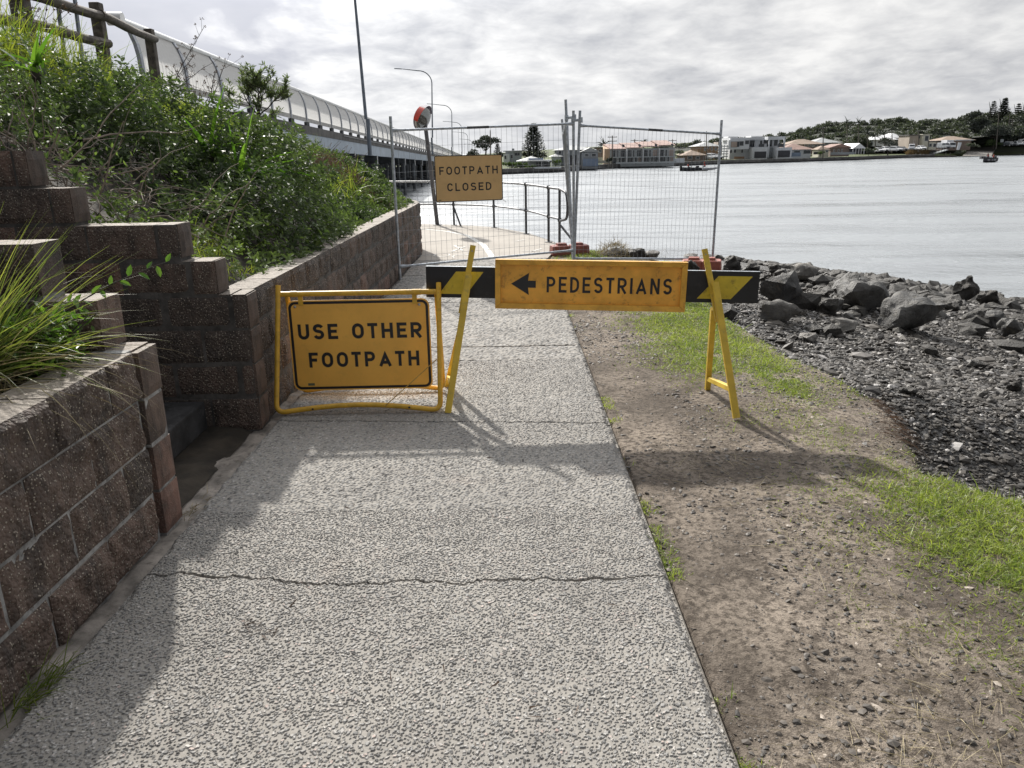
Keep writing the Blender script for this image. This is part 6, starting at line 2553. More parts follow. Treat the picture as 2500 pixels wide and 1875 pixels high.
def litter():
    n = 150
    x, y = rng.uniform(-1.45, 0.58, n), 1.3 + 6.0 * rng.random(n) ** 1.4
    k = 30
    x[:k], y[:k] = -0.93 + rng.normal(0, 0.045, k), 2.36 + rng.normal(0, 0.025, k)
    a = rng.uniform(0, 6.28, n)
    D = np.stack([np.cos(a), np.sin(a), rng.normal(0.05, 0.08, n)], 1)
    v, f = blade_arrays(np.stack([x, y, np.full(n, 0.007)], 1), D, rng.uniform(0.012, 0.06, n), rng.uniform(0.0015, 0.006, n), rng.uniform(-0.1, 0.1, n), 3)
    t = rng.random(n)
    t[:k] *= 0.2
    o = npmesh('litter', v, f, M['brown_dry'], attrs={'tint': np.repeat(t, 8)}, loc=(-0.5, 3, 0))
    tag(o, 'bits of dry leaf and straw on the concrete path', 'litter', kind='stuff')


litter()

# ------------------------------------------------------------------ far shore
SHORE = [(-420, 150), (-120, 142), (-30, 146), (-0.75, 154.8), (11.7, 166.8), (23.3, 189.0), (45.3, 206.6), (60.5, 222.0), (77.7, 230.5), (103.2, 245), (133.9, 274), (150.0, 281)]
SHORE2 = [(150.0, 281), (168, 296), (182, 306), (200, 318), (211, 328), (330, 420), (700, 640)]

M['seawall'] = pmat('stained concrete sea wall', (0.15, 0.145, 0.14), 0.9, 0.0, 0.3, 0.35, dirt=(0.05, 0.05, 0.05), dirt_amt=0.7)
M['seawall_foot'] = pmat('wet dark wall foot', (0.03, 0.03, 0.032), 0.8, 0.0, 0.3, 0.5)
M['white_wall'] = pmat('white render', (0.62, 0.64, 0.67), 0.8, 0.0, 0.06, 0.3)
M['grey_wall'] = pmat('grey cladding', (0.27, 0.29, 0.31), 0.8, 0.0, 0.1, 0.3)
M['pale_wall'] = pmat('pale grey wall', (0.42, 0.45, 0.46), 0.8, 0.0, 0.1, 0.3)
M['beige_wall'] = pmat('beige render', (0.42, 0.36, 0.31), 0.8, 0.0, 0.08, 0.3)
M['cream_wall'] = pmat('cream render', (0.52, 0.50, 0.42), 0.8, 0.0, 0.08, 0.3)
M['peach_wall'] = pmat('peach brick', (0.52, 0.37, 0.26), 0.85, 0.0, 0.1, 0.4)
M['brick'] = pmat('tan brick', (0.30, 0.19, 0.12), 0.9, 0.0, 0.15, 0.5)
M['brick_grey'] = pmat('grey brown brick', (0.23, 0.18, 0.155), 0.9, 0.0, 0.15, 0.5)
M['tile_red'] = pmat('weathered red tiles', (0.30, 0.20, 0.17), 0.85, 0.0, 0.12, 0.7)
M['tile_pink'] = pmat('faded pink tiles', (0.42, 0.30, 0.265), 0.85, 0.0, 0.12, 0.7)
M['tile_brown'] = pmat('brown tiles', (0.30, 0.23, 0.18), 0.85, 0.0, 0.15, 0.7)
M['roof_grey'] = pmat('grey sheet roof', (0.33, 0.34, 0.34), 0.5, 0.2, 0.1, 0.5)
M['roof_dark'] = pmat('dark tiles', (0.10, 0.095, 0.095), 0.8, 0.0, 0.2, 0.7)
M['roof_white'] = pmat('white sheet roof', (0.75, 0.76, 0.77), 0.5, 0.0, 0.05, 0.5)
M['blue_gable'] = pmat('blue grey weatherboard', (0.20, 0.25, 0.34), 0.8, 0.0, 0.08, 0.4)
M['glass'] = pmat('dark window glass', (0.035, 0.042, 0.05), 0.12, 0.0, 0.2, 0.6, spec=0.7)
M['curtain'] = pmat('curtained window', (0.40, 0.32, 0.28), 0.6, 0.0, 0.1, 0.6)
M['frame_white'] = pmat('white window frame', (0.66, 0.67, 0.68), 0.6)
M['door_dark'] = pmat('dark garage door', (0.055, 0.055, 0.065), 0.6)
M['wood_pole'] = pmat('grey timber pole', (0.14, 0.125, 0.11), 0.9)
M['asphalt'] = pmat('worn asphalt', (0.10, 0.10, 0.10), 0.9, 0.0, 0.2, 0.6)
M['ramp'] = pmat('pale boat ramp concrete', (0.25, 0.235, 0.215), 0.9, 0.0, 0.15, 0.4)
M['car_white'] = pmat('white car paint', (0.66, 0.67, 0.69), 0.3, 0.0, 0.03, 0.5)
M['car_silver'] = pmat('silver car paint', (0.42, 0.44, 0.46), 0.3, 0.4, 0.05, 0.5)
M['car_dark'] = pmat('dark car paint', (0.06, 0.065, 0.075), 0.3, 0.2, 0.05, 0.5)
M['tyre'] = pmat('tyre rubber', (0.02, 0.02, 0.02), 0.9)
M['lamp_glass'] = pmat('headlight glass', (0.6, 0.62, 0.64), 0.2)
M['boat_dark'] = pmat('dark boat hull', (0.035, 0.035, 0.042), 0.5, 0.0, 0.3, 1.5)
M['boat_grey'] = pmat('grey boat tube', (0.34, 0.35, 0.37), 0.5)
M['orange'] = pmat('orange life jacket', (0.70, 0.075, 0.03), 0.7)
M['cloth_dark'] = pmat('dark clothing', (0.03, 0.032, 0.045), 0.85)
M['skin'] = pmat('skin', (0.40, 0.24, 0.17), 0.6)
M['hair'] = pmat('dark hair', (0.03, 0.022, 0.018), 0.7)


def offset_line(P, d):
    P = np.array(P, float)
    t = np.gradient(P, axis=0)
    n = np.stack([-t[:, 1], t[:, 0]], 1) / np.hypot(t[:, 0], t[:, 1])[:, None]
    return P + n * d


def build_far_ground():
    P = np.array(SHORE + SHORE2[1:], float)
    # profile inland from the wall top
    prof = [(0.41, -1.42), (6, -1.42), (14, -1.30), (30, -0.9), (60, 0.2), (110, 2.0), (160, 5.0), (260, 8.0), (420, 4.0)]
    rows = []
    for d, z in prof:
        q = offset_line(P, d)
        k = smooth(10, 90, q[:, 0])
        rows.append(np.stack([q[:, 0], q[:, 1], np.where(z > -1, -0.9 + (z + 0.9) * (0.15 + 0.85 * k), z)], 1))
    # the ramp side has no wall: the first row dips to the water there
    first = np.where(np.arange(len(P))[:, None] < len(SHORE), offset_line(P, 0.40), offset_line(P, -1.0))
    z0 = np.full(len(P), -3.2)
    rows.insert(0, np.stack([first[:, 0], first[:, 1], z0], 1))
    n = len(P)
    v = np.concatenate(rows)
    f = np.concatenate([np.stack([np.arange(n - 1) + r * n, np.arange(n - 1) + r * n + 1, np.arange(n - 1) + (r + 1) * n + 1, np.arange(n - 1) + (r + 1) * n], 1) for r in range(len(rows) - 1)])
    o = npmesh('foreshore', v, f, M['far_grass'], smooth=True, loc=(60, 260, -1.5))
    tag(o, 'mown grass foreshore on the far bank rising to a low hill', 'ground', kind='structure')
    # sea wall
    P = np.array(SHORE, float)
    root = thing('sea_wall', 'long grey concrete sea wall along the far bank', 'wall', (60, 225, -2.4))
    a, b = offset_line(P, 0.0), offset_line(P, 0.45)
    for nm, z0, z1, mt, oo in (('wall_face', -2.05, -1.40, 'seawall', 0.0), ('wall_foot', -3.0, -2.052, 'seawall_foot', 0.12), ('coping', -1.398, -1.33, 'concrete_pale', 0.06)):
        aa = offset_line(P, -oo)
        vs, fs = [], []
        n = len(P)
        for (p, q) in zip(aa, b):
            vs += [(p[0], p[1], z0), (p[0], p[1], z1), (q[0], q[1], z1), (q[0], q[1], z0)]
        for i in range(n - 1):
            for k in range(4):
                fs.append((i * 4 + k, i * 4 + (k + 1) % 4, i * 4 + 4 + (k + 1) % 4, i * 4 + 4 + k))
        mb = MB()
        mb.add(vs, fs)
        mb.build(nm, M[mt], root)


build_far_ground()


def win(mb_parent, c, w, h, frame=True, mat='glass'):
    """window on a wall that faces the viewer; c = centre on the wall face"""
    mb = MB()
    mb.box((c[0], c[1] - 0.03, c[2]), (w + 0.16, 0.06, h + 0.16))
    fr = mb.build('window', M['frame_white' if frame else 'door_dark'], mb_parent)
    mb = MB()
    mb.box((c[0], c[1] - 0.05, c[2]), (w, 0.06, h))
    mb.build('pane', M[mat], fr)


def hip_roof(mb, x0, x1, y0, y1, z0, z1, ov=0.5, ridge=None, gable=False):
    x0, x1, y0, y1 = x0 - ov, x1 + ov, y0 - ov, y1 + ov
    if (x1 - x0) >= (y1 - y0):
        r = 0.0 if gable else (y1 - y0) / 2 * (ridge if ridge is not None else 1.0)
        a, b = (x0 + r, (y0 + y1) / 2, z1), (x1 - r, (y0 + y1) / 2, z1)
        vs = [(x0, y0, z0), (x1, y0, z0), (x1, y1, z0), (x0, y1, z0), a, b]
        fs = [(0, 1, 5, 4), (1, 2, 5), (2, 3, 4, 5), (3, 0, 4), (3, 2, 1, 0)]
    else:
        r = 0.0 if gable else (x1 - x0) / 2 * (ridge if ridge is not None else 1.0)
        a, b = ((x0 + x1) / 2, y0 + r, z1), ((x0 + x1) / 2, y1 - r, z1)
        vs = [(x0, y0, z0), (x1, y0, z0), (x1, y1, z0), (x0, y1, z0), a, b]
        fs = [(0, 1, 4), (1, 2, 5, 4), (2, 3, 5), (3, 0, 4, 5), (3, 2, 1, 0)]
    mb.add(vs, fs)


def slab_roof(mb, x0, x1, y0, y1, z, t=0.35, ov=0.4):
    mb.box(((x0 + x1) / 2, (y0 + y1) / 2, z + t / 2), (x1 - x0 + 2 * ov, y1 - y0 + 2 * ov, t))


class House:
    def __init__(s, label, X0, X1, Ybase, d, cat='house', name='house'):
        s.d = d
        a, b = at(X0, Ybase, d), at(X1, Ybase, d)
        s.x0, s.x1, s.y = a.x, b.x, d
        s.zb = (a.z + b.z) / 2
        s.root = thing(name, label, cat, ((s.x0 + s.x1) / 2, d, s.zb), 'houses on the far shore')

    def X(s, px):
        return at(px, 380, s.d).x

    def Z(s, px, py):
        return at(px, py, s.d).z

    def wall(s, X0, X1, Y0, depth, mat, dy=0.0, Yb=None, name='wall'):
        mb = MB()
        x0, x1 = s.X(X0), s.X(X1)
        z1 = s.Z((X0 + X1) / 2, Y0)
        zb = s.zb - 0.7 if Yb is None else s.Z((X0 + X1) / 2, Yb)
        mb.box(((x0 + x1) / 2, s.y + dy + depth / 2, (zb + z1) / 2), (x1 - x0, depth, z1 - zb))
        mb.build(name, M[mat], s.root)
        return x0, x1, z1

    def roof(s, X0, X1, Yeave, Ytop, depth, mat, dy=0.0, kind='hip', ov=0.5, ridge=None):
        mb = MB()
        x0, x1 = s.X(X0), s.X(X1)
        ze, zt = s.Z((X0 + X1) / 2, Yeave), s.Z((X0 + X1) / 2, Ytop)
        if kind == 'flat':
            slab_roof(mb, x0, x1, s.y + dy, s.y + dy + depth, ze, zt - ze, ov)
        else:
            hip_roof(mb, x0, x1, s.y + dy, s.y + dy + depth, ze, zt, ov, ridge, kind == 'gable')
        return mb.build('roof', M[mat], s.root)

    def win(s, X0, X1, Y0, Y1, dy=0.0, mat='glass', frame=True):
        x0, x1 = s.X(X0), s.X(X1)
        z1, z0 = s.Z((X0 + X1) / 2, Y0), s.Z((X0 + X1) / 2, Y1)
        win(s.root, ((x0 + x1) / 2, s.y + dy, (z0 + z1) / 2), x1 - x0, z1 - z0, frame, mat)

    def panel(s, X0, X1, Y0, Y1, mat, dy=0.0, t=0.08, name='door'):
        x0, x1 = s.X(X0), s.X(X1)
        z1, z0 = s.Z((X0 + X1) / 2, Y0), s.Z((X0 + X1) / 2, Y1)
        mb = MB()
        mb.box(((x0 + x1) / 2, s.y + dy - t / 2, (z0 + z1) / 2), (x1 - x0, t, z1 - z0))
        return mb.build(name, M[mat], s.root)

    def balcony(s, X0, X1, Y, dy=0.0, proj=1.3, h=0.95, posts=5):
        x0, x1 = s.X(X0), s.X(X1)
        z = s.Z((X0 + X1) / 2, Y)
        mb = MB()
        mb.box(((x0 + x1) / 2, s.y + dy - proj / 2, z - 0.1), (x1 - x0, proj, 0.2))
        o = mb.build('balcony', M['pale_wall'], s.root)
        mb = MB()
        mb.box(((x0 + x1) / 2, s.y + dy - proj + 0.04, z + h), (x1 - x0, 0.06, 0.07))
        for k in range(posts + 1):
            xx = x0 + (x1 - x0) * k / posts
            mb.box((min(max(xx, x0 + 0.03), x1 - 0.03), s.y + dy - proj + 0.04, z + h / 2), (0.05, 0.05, h))
        mb.build('balustrade', M['rail'], o)


# flat roofed pale house
h = House('small flat roofed pale grey house left of the tall pine', 1229, 1274, 396, 190)
h.wall(1234, 1274, 370, 9, 'pale_wall')
h.roof(1234, 1274, 370, 367.5, 9, 'roof_grey', kind='flat')
h.wall(1229, 1244, 376, 3, 'white_wall', dy=-3.0)
h.win(1247, 1252, 378, 386)
h.win(1256, 1269, 373, 380)
h.win(1232, 1236, 380, 388, dy=-3.0)
h.panel(1250, 1256, 362.5, 367.2, 'grey_wall', dy=3, t=2, name='vent_box')
# cottage with the blue gable
h = House('low white cottage with blue grey gable and white veranda roof on the water', 1266, 1345, 412, 166)
h.wall(1270, 1343, 393, 8, 'white_wall')
h.roof(1268, 1330, 393, 381.5, 8, 'roof_grey', ov=0.6)
h.panel(1290, 1326, 386, 392.6, 'blue_gable', dy=-0.8, t=0.1, name='gable')
h.roof(1287, 1344, 392.8, 390.4, 3.0, 'roof_white', dy=-3.6, kind='flat', ov=0.1)
for q in range(5):
    h.win(1308.5 + q * 7, 1314.5 + q * 7, 395.5, 405, dy=-0.02)
h.panel(1279, 1284, 397, 408, 'blue_gable', name='door')
for q in (1288, 1320, 1343):
    h.panel(q, q + 1.2, 393, 410, 'frame_white', dy=-3.4, t=0.12, name='post')
h.panel(1300, 1366, 406.5, 410, 'white_wall', dy=-5.2, t=0.2, name='garden_wall')
# big grey two storey house
h = House('large grey two storey house with hip roof and front gable behind the tall posts', 1352, 1458, 405, 178)
h.wall(1360, 1458, 366, 10, 'grey_wall')
h.roof(1358, 1452, 366, 354, 10, 'roof_grey')
h.wall(1418, 1457, 372, 2.5, 'grey_wall', dy=-2.5)
mb = MB()
x0, x1 = h.X(1416), h.X(1459)
ze, zt = h.Z(1437, 371), h.Z(1437, 360.5)
hip_roof(mb, x0, x1, h.y - 2.5, h.y + 18, ze, zt, 0.3, gable=True)
mb.build('roof', M['roof_grey'], h.root)
h.wall(1346, 1368, 382, 2.0, 'pale_wall', dy=-2.0)
h.roof(1346, 1368, 382, 376, 4.0, 'roof_grey', dy=-2.0)
h.win(1363, 1370, 369, 376)
h.win(1376, 1384, 369, 378)
h.win(1426, 1434, 375, 382, dy=-2.5)
h.win(1442, 1452, 375, 382, dy=-2.5)
h.panel(1391, 1411, 379, 402, 'door_dark', t=0.1)
h.panel(1420, 1457, 387, 405, 'blue_gable', dy=-3.0, t=0.15, name='fence_screen')
# dark roofed wing and terrace
h = House('brown house with a flat dark roof between the grey house and the terrace', 1455, 1482, 395, 205)
h.wall(1457, 1484, 361, 8, 'brick_grey')
h.roof(1455, 1484, 361, 359, 8, 'roof_dark', kind='flat')
h.win(1462, 1468, 366, 372)
h.panel(1458, 1476, 384, 395, 'cream_wall', dy=-1.5, t=0.15, name='garden_wall')
h = House('long terrace of four units with faded pink tiled roof and peach end wall', 1476, 1647, 399, 192)
mb = MB()
x0, x1 = h.X(1489), h.X(1647)
zt, ze = h.Z(1560, 350), h.Z(1560, 362)
mb.box(((x0 + x1) / 2, h.y + 4.5, (h.zb - 0.7 + ze) / 2), (x1 - x0, 9, ze - h.zb + 0.7))
mb.build('wall', M['pale_wall'], h.root)
mb = MB()
xe = h.X(1476)
mb.prism([(xe, h.y + 0.3, h.zb - 0.7), (xe, h.y + 0.3, ze), (xe + 0.4, h.y + 4.5, zt - 0.25), (xe + 1.7, h.y + 4.5, zt - 0.25), (x0 - 0.02, h.y - 0.05, ze), (x0 - 0.02, h.y - 0.05, h.zb - 0.7)], (0, 3.0, 0))
mb.build('end_wall', M['peach_wall'], h.root)
n = 4
for k in range(n):
    a, b = x0 + (x1 - x0) * k / n, x0 + (x1 - x0) * (k + 1) / n
    mb = MB()
    dz = 0.22 * k
    vs = [(a, h.y - 0.6, ze + dz), (b, h.y - 0.6, ze + dz), (b - 1.2, h.y + 4.5, zt + dz), (a - 1.2, h.y + 4.5, zt + dz), (a, h.y + 9.4, ze + dz), (b, h.y + 9.4, ze + dz)]
    mb.add(vs + [(v_[0], v_[1], v_[2] - 0.18) for v_ in vs], [(0, 1, 2, 3), (3, 2, 5, 4), (6, 9, 8, 7), (9, 10, 11, 8), (0, 6, 7, 1), (1, 7, 8, 2), (2, 8, 11, 5), (3, 9, 6, 0), (4, 10, 9, 3), (4, 5, 11, 10)])
    mb.build('roof', M['tile_pink'], h.root)
    for r_, (u0, u1, zz, hh, mt) in enumerate(((0.10, 0.34, 0.66, 1.55, 'glass'), (0.42, 0.52, 0.66, 1.5, 'glass'), (0.66, 0.92, 0.66, 1.5, 'curtain' if k in (2, 3) else 'glass'),
                                              (0.10, 0.42, 0.23, 1.5, 'glass'), (0.55, 0.66, 0.20, 1.7, 'glass'), (0.74, 0.92, 0.25, 1.2, 'curtain' if k % 2 else 'glass'))):
        win(h.root, (a + (b - a) * (u0 + u1) / 2, h.y, h.zb + (ze - h.zb) * zz), (b - a) * (u1 - u0), hh, True, mt)
    if k:
        mb = MB()
        mb.box((a, h.y - 0.65, (h.zb + ze) / 2), (0.22, 1.3, ze - h.zb - 0.1))
        mb.build('party_wall', M['frame_white'], h.root)
    mb = MB()
    mb.lathe((b - 0.9, h.y - 0.85, ze + 0.55), [(0.02, 0), (0.25, 0.05), (0.38, 0.14)], 12, (0.4, -1, 0.5))
    mb.tube([(b - 0.9, h.y - 0.8, ze + 0.5), (b - 0.9, h.y - 0.3, ze + 0.1)], 0.03, 6)
    mb.build('satellite_dish', M['rail_dark'], h.root, smooth='auto')
h.balcony(1489.5, 1646.5, 382, proj=1.2, posts=28)
h.panel(1500, 1645, 394.5, 398.5, 'pale_wall', dy=-3.0, t=0.15, name='garden_wall')
h.panel(1455, 1489, 391.0, 398.5, 'cream_wall', dy=-3.0, t=0.15, name='garden_wall')
h.panel(1646, 1676, 386.5, 397.5, 'white_wall', dy=2.0, t=0.15, name='garden_wall')
# brick house and its low tiled neighbour
h = House('low brown tiled house behind the parked cars right of the terrace', 1664, 1722, 392, 218)
h.wall(1670, 1722, 379, 9, 'brick_grey')
h.roof(1668, 1722, 379, 367, 9, 'tile_brown')
h.win(1680, 1690, 382, 388)
h.win(1700, 1708, 382, 388)
h = House('tan brick two storey house with grey hip roof beside the white modern one', 1700, 1758, 388, 236)
h.wall(1704, 1756, 357, 10, 'brick')
h.roof(1702, 1756, 357, 346, 10, 'roof_grey')
for (a, b, c, d_) in ((1719, 1722, 361, 368), (1727, 1729.5, 358, 363), (1735.5, 1738.5, 360, 367), (1727, 1729.5, 376, 380), (1735, 1739, 375, 381), (1745, 1749, 361, 367)):
    h.win(a, b, c, d_)
# open stack of decks
h = House('unfinished open deck structure of dark slats left of the white modern house', 1756, 1774, 388, 232, 'building', 'deck_frame')
h.wall(1762, 1772, 346, 5, 'beige_wall', dy=5)
for q in range(5):
    h.panel(1752, 1774, 356 + q * 6.2, 358.2 + q * 6.2, 'pale_wall', t=1.5, name='deck')
for q in (1754, 1760, 1766, 1773):
    h.panel(q, q + 1.2, 354, 389, 'door_dark', dy=-0.05, t=0.2, name='post')
# white modern duplex
h = House('big white modern two storey duplex with dark garage doors', 1772, 1920, 386, 238)
h.wall(1781, 1870, 341, 10, 'white_wall')
h.wall(1868, 1903, 341, 9, 'white_wall', dy=1.0)
h.panel(1771.5, 1822, 342, 364.5, 'white_wall', dy=-0.9, t=1.4, name='bay')
h.roof(1778, 1858, 341.5, 336, 10, 'white_wall', dy=-1.6, kind='flat', ov=0.2)
h.roof(1868, 1906, 341.5, 333.5, 10, 'white_wall', dy=-2.0, kind='flat', ov=0.2)
h.roof(1782, 1806, 335.5, 332.5, 5, 'roof_white', dy=3, kind='flat', ov=0)
h.roof(1838, 1866, 334.5, 331.2, 5, 'roof_white', dy=3, kind='flat', ov=0)
h.wall(1827, 1862, 359.5, 4.2, 'white_wall', dy=-4.2)
h.wall(1884, 1920, 360, 4.2, 'white_wall', dy=-4.2)
h.panel(1831, 1859, 370, 385.5, 'door_dark', dy=-4.22, name='garage_door')
h.panel(1887.5, 1916, 367.5, 383.5, 'door_dark', dy=-4.22, name='garage_door')
h.panel(1871, 1884, 360, 384, 'grey_wall', dy=-0.2, t=0.3, name='recess')
for (a, b, c, d_, dy, mt) in ((1778, 1792, 346.5, 359, -2.32, 'curtain'), (1793, 1797, 346.5, 358, -2.32, 'glass'), (1799, 1807, 346, 355, -2.32, 'glass'), (1812, 1820, 344, 351.5, -2.32, 'glass'),
                             (1822.5, 1834, 344, 358, -0.02, 'glass'), (1836, 1839, 344, 358, -0.02, 'glass'), (1854, 1858, 344, 357, -0.02, 'glass'), (1862, 1870, 342.5, 350, 0.0, 'glass'),
                             (1872, 1884, 341.8, 357, 0.98, 'glass'), (1891, 1898, 341.8, 355, 0.98, 'glass'), (1782, 1785, 366.5, 372.5, -0.02, 'glass'), (1792, 1795, 366, 372, -0.02, 'glass'), (1810, 1812, 366, 372, -0.02, 'glass')):
    h.win(a, b, c, d_, dy, mt, frame=False)
h.panel(1840, 1853, 352, 359, 'glass', dy=-4.1, t=0.06, name='glass_balustrade')
h.panel(1886, 1900, 351, 359.5, 'glass', dy=-4.1, t=0.06, name='glass_balustrade')
h.panel(1899, 1903, 340, 360, 'white_wall', dy=-3.8, t=0.3, name='column')
h.panel(1868, 1871, 341, 385, 'white_wall', dy=-2.0, t=0.3, name='column')
h.panel(1783, 1807, 382, 387.5, 'brick', dy=-4.0, t=0.3, name='garden_wall')
# red hip cottage
h = House('white cottage with a weathered red hip roof right of the modern duplex', 1910, 1981, 382, 242)
h.wall(1914, 1979, 365, 9, 'white_wall')
h.roof(1911, 1980, 365, 350, 9, 'tile_red', ov=0.8)
h.win(1938, 1952, 368, 375)
h.win(1961, 1978, 367, 375)
h.panel(1918, 1944, 372.5, 382, 'blue_gable', dy=-3.5, t=0.15, name='fence_screen')
h = House('large brown house with pale roof edge and veranda behind the red roofed cottage', 1922, 2056, 372, 272)
h.wall(1930, 2000, 353, 9, 'brick_grey')
h.roof(1924, 2004, 352, 339.5, 9, 'tile_brown', ov=0.9)
h.wall(1996, 2054, 348, 9, 'grey_wall', dy=4)
h.roof(1996, 2054, 348, 335.5, 9, 'roof_grey', dy=4, ov=0.9)
for q in range(5):
    h.win(1963 + q * 8, 1968 + q * 8, 353, 358)
h.win(2034, 2046, 351, 358, dy=4)
h = House('low grey brick house with red roof and white gabled carport', 2024, 2102, 376, 250)
h.wall(2027, 2072, 360.5, 7, 'brick_grey')
h.roof(2025, 2078, 360, 351, 8, 'tile_red', kind='gable', ov=0.3)
mb = MB()
x0, x1 = h.X(2072), h.X(2101)
ze, zt = h.Z(2086, 362.5), h.Z(2086, 350.5)
mb.prism([(x0, h.y - 2.5, ze), (x1, h.y - 2.5, ze), ((x0 + x1) / 2, h.y - 2.5, zt)], (0, 0.25, 0))
mb.build('gable', M['white_wall'], h.root)
mb = MB()
hip_roof(mb, x0, x1, h.y - 2.6, h.y + 8, ze, zt + 0.08, 0.2, gable=True)
mb.build('roof', M['roof_white'], h.root)
for q in (2073, 2080, 2087, 2093, 2100):
    h.panel(q - 0.6, q + 0.6, 362, 376, 'frame_white', dy=-2.3, t=0.2, name='post')
h.panel(2074, 2100, 363, 375.5, 'door_dark', dy=0.6, t=0.2, name='garage_door')
for q in (2034, 2045, 2053):
    h.win(q, q + 2, 365, 371)
h.panel(2014, 2072, 371.5, 377.5, 'grey_wall', dy=-4, t=0.15, name='fence_screen')
h = House('small white shed with a pale roof left of the red roofed carport house', 1980, 2024, 378, 247, 'shed', 'garden_shed')
h.wall(1998, 2022, 365, 5, 'cream_wall')
h.roof(1997, 2023, 365, 356, 5, 'tile_brown', ov=0.4)
h.win(2015, 2020, 367, 371)
h.panel(1982, 1994, 371, 377, 'door_dark', dy=-1, t=0.2, name='garage_door')
# up the slope
h = House('white house with white hip roof half hidden behind the palms', 2126, 2204, 352, 300)
h.wall(2128, 2180, 341, 9, 'white_wall')
h.wall(2176, 2200, 336, 8, 'white_wall', dy=2)
h.roof(2126, 2182, 341, 327, 9, 'roof_white', ov=0.8)
h.roof(2172, 2202, 336, 324.5, 8, 'roof_white', dy=2, ov=0.8)
h.win(2140, 2146, 344, 349)
h = House('beige two storey box house with a slot window above the parked van', 2214, 2250, 361, 286)
h.wall(2215, 2242, 331, 8, 'beige_wall')
h.roof(2215, 2242, 331, 328.5, 8, 'roof_dark', kind='flat', ov=0.3)
h.win(2226, 2229.5, 342, 353, mat='curtain')
h.win(2237, 2240, 332, 339)
h = House('cream modern house with a large dark window frame right of the beige box', 2244, 2282, 361, 284)
h.wall(2248, 2264, 329, 8, 'cream_wall')
h.wall(2262, 2282, 345, 6, 'cream_wall')
h.roof(2248, 2265, 329, 327.5, 8, 'cream_wall', kind='flat', ov=0.4)
h.roof(2263, 2298, 346, 344, 6, 'roof_dark', kind='flat', ov=0.3)
h.win(2252.5, 2261, 332, 344)
h.win(2265, 2271, 351, 358.5)
h.win(2275, 2281.5, 351, 359)
h = House('white house with grey gable roof high behind the cream one', 2280, 2324, 345, 330)
h.wall(2284, 2308, 333, 8, 'white_wall')
h.roof(2282, 2324, 333, 320.5, 9, 'roof_grey', ov=0.6)
h.win(2288, 2293, 335, 339)
h = House('low house with a brown hip roof and white fascia behind the white van', 2292, 2370, 362, 292)
h.wall(2298, 2366, 343.5, 9, 'brick_grey')
h.roof(2294, 2368, 342.5, 332, 9, 'tile_brown', ov=0.9)
h.panel(2322, 2366, 341, 343.2, 'white_wall', dy=-1.1, t=0.15, name='fascia')
h = House('white walled house with a white roof high up under the dark pines', 2338, 2368, 340, 335)
h.wall(2342, 2364, 330, 8, 'white_wall')
h.roof(2340, 2368, 329, 321, 9, 'roof_white', ov=0.5)
h.win(2350, 2356, 332, 337)


# ------------------------------------------------------------------ trees of the far shore
def leaf_cloud(lobes, n, size, squash=0.8):
    """leaf clumps spread through overlapping lobes (centre, radius): denser near each lobe's skin, gaps between"""
    C = np.array([c for c, r in lobes])
    R = np.array([r for c, r in lobes])
    w = R ** 2 / (R ** 2).sum()
    i = rng.choice(len(lobes), n, p=w)
    d = rand_unit(n)
    d[:, 2] = np.abs(d[:, 2]) * 0.9 - 0.25
    rad = R[i] * (0.55 + 0.5 * rng.random(n))
    P = C[i] + d * rad[:, None] * np.array([1, 1, squash])
    return P, d


def crown_mesh(name, mat, root, lobes, n, size, squash=0.8, tint=(0.0, 1.0)):
    P, d = leaf_cloud(lobes, n, size, squash)
    k = len(P)
    v, f = leaf_arrays(P, d * 0.6 + rand_unit(k), d + rand_unit(k) * 0.5, size * rng.uniform(0.6, 1.4, k), size * rng.uniform(0.45, 0.8, k), 0.2, 0.3)
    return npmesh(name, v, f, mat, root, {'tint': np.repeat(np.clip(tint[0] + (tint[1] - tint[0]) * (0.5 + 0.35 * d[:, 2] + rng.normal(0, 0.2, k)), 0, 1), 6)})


def broad_tree(label, X, Ytop, Ybase, d, wpx, mat='leaf_far', n=2200, seed=1, name='tree', group='trees on the far shore', low=0.35, nl=11, size=None):
    r = random.Random(seed)
    base, top = at(X, Ybase, d), at(X, Ytop, d)
    H_ = top.z - base.z
    W_ = wpx / 1876.0 * d
    root = thing(name, label, 'tree', tuple(base), group)
    mb = MB()
    fork = base + Vector((0, 0, H_ * low))
    mb.tube([base + Vector((0, 0, -1.0)), base + Vector((r.gauss(0, 0.1), 0, H_ * low * 0.5)), fork], [0.05 * H_, 0.04 * H_, 0.032 * H_], 7)
    lobes = []
    for k in range(nl):
        a = 2 * math.pi * k / nl * 1.0 + r.uniform(-0.3, 0.3)
        q = r.uniform(0.15, 0.36) * W_
        h_ = r.uniform(low + 0.1, 0.84)
        c = base + Vector((math.cos(a) * q, math.sin(a) * q * 0.8, H_ * h_))
        rr = W_ * r.uniform(0.13, 0.22)
        if c.z + rr * 0.7 > top.z:
            c.z = top.z - rr * 0.75
        lobes.append((tuple(c), rr))
        mb.tube([fork, (fork + c) / 2 + Vector((0, 0, -0.1 * H_ * r.random())), c], [0.02 * H_, 0.014 * H_, 0.006 * H_], 5, caps=False)
    lobes.append(((top.x, top.y, top.z - W_ * 0.13), W_ * 0.17))
    mb.build('trunk', M['stem_dark'], root, smooth='auto')
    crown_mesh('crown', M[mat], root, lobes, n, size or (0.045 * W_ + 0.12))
    return root


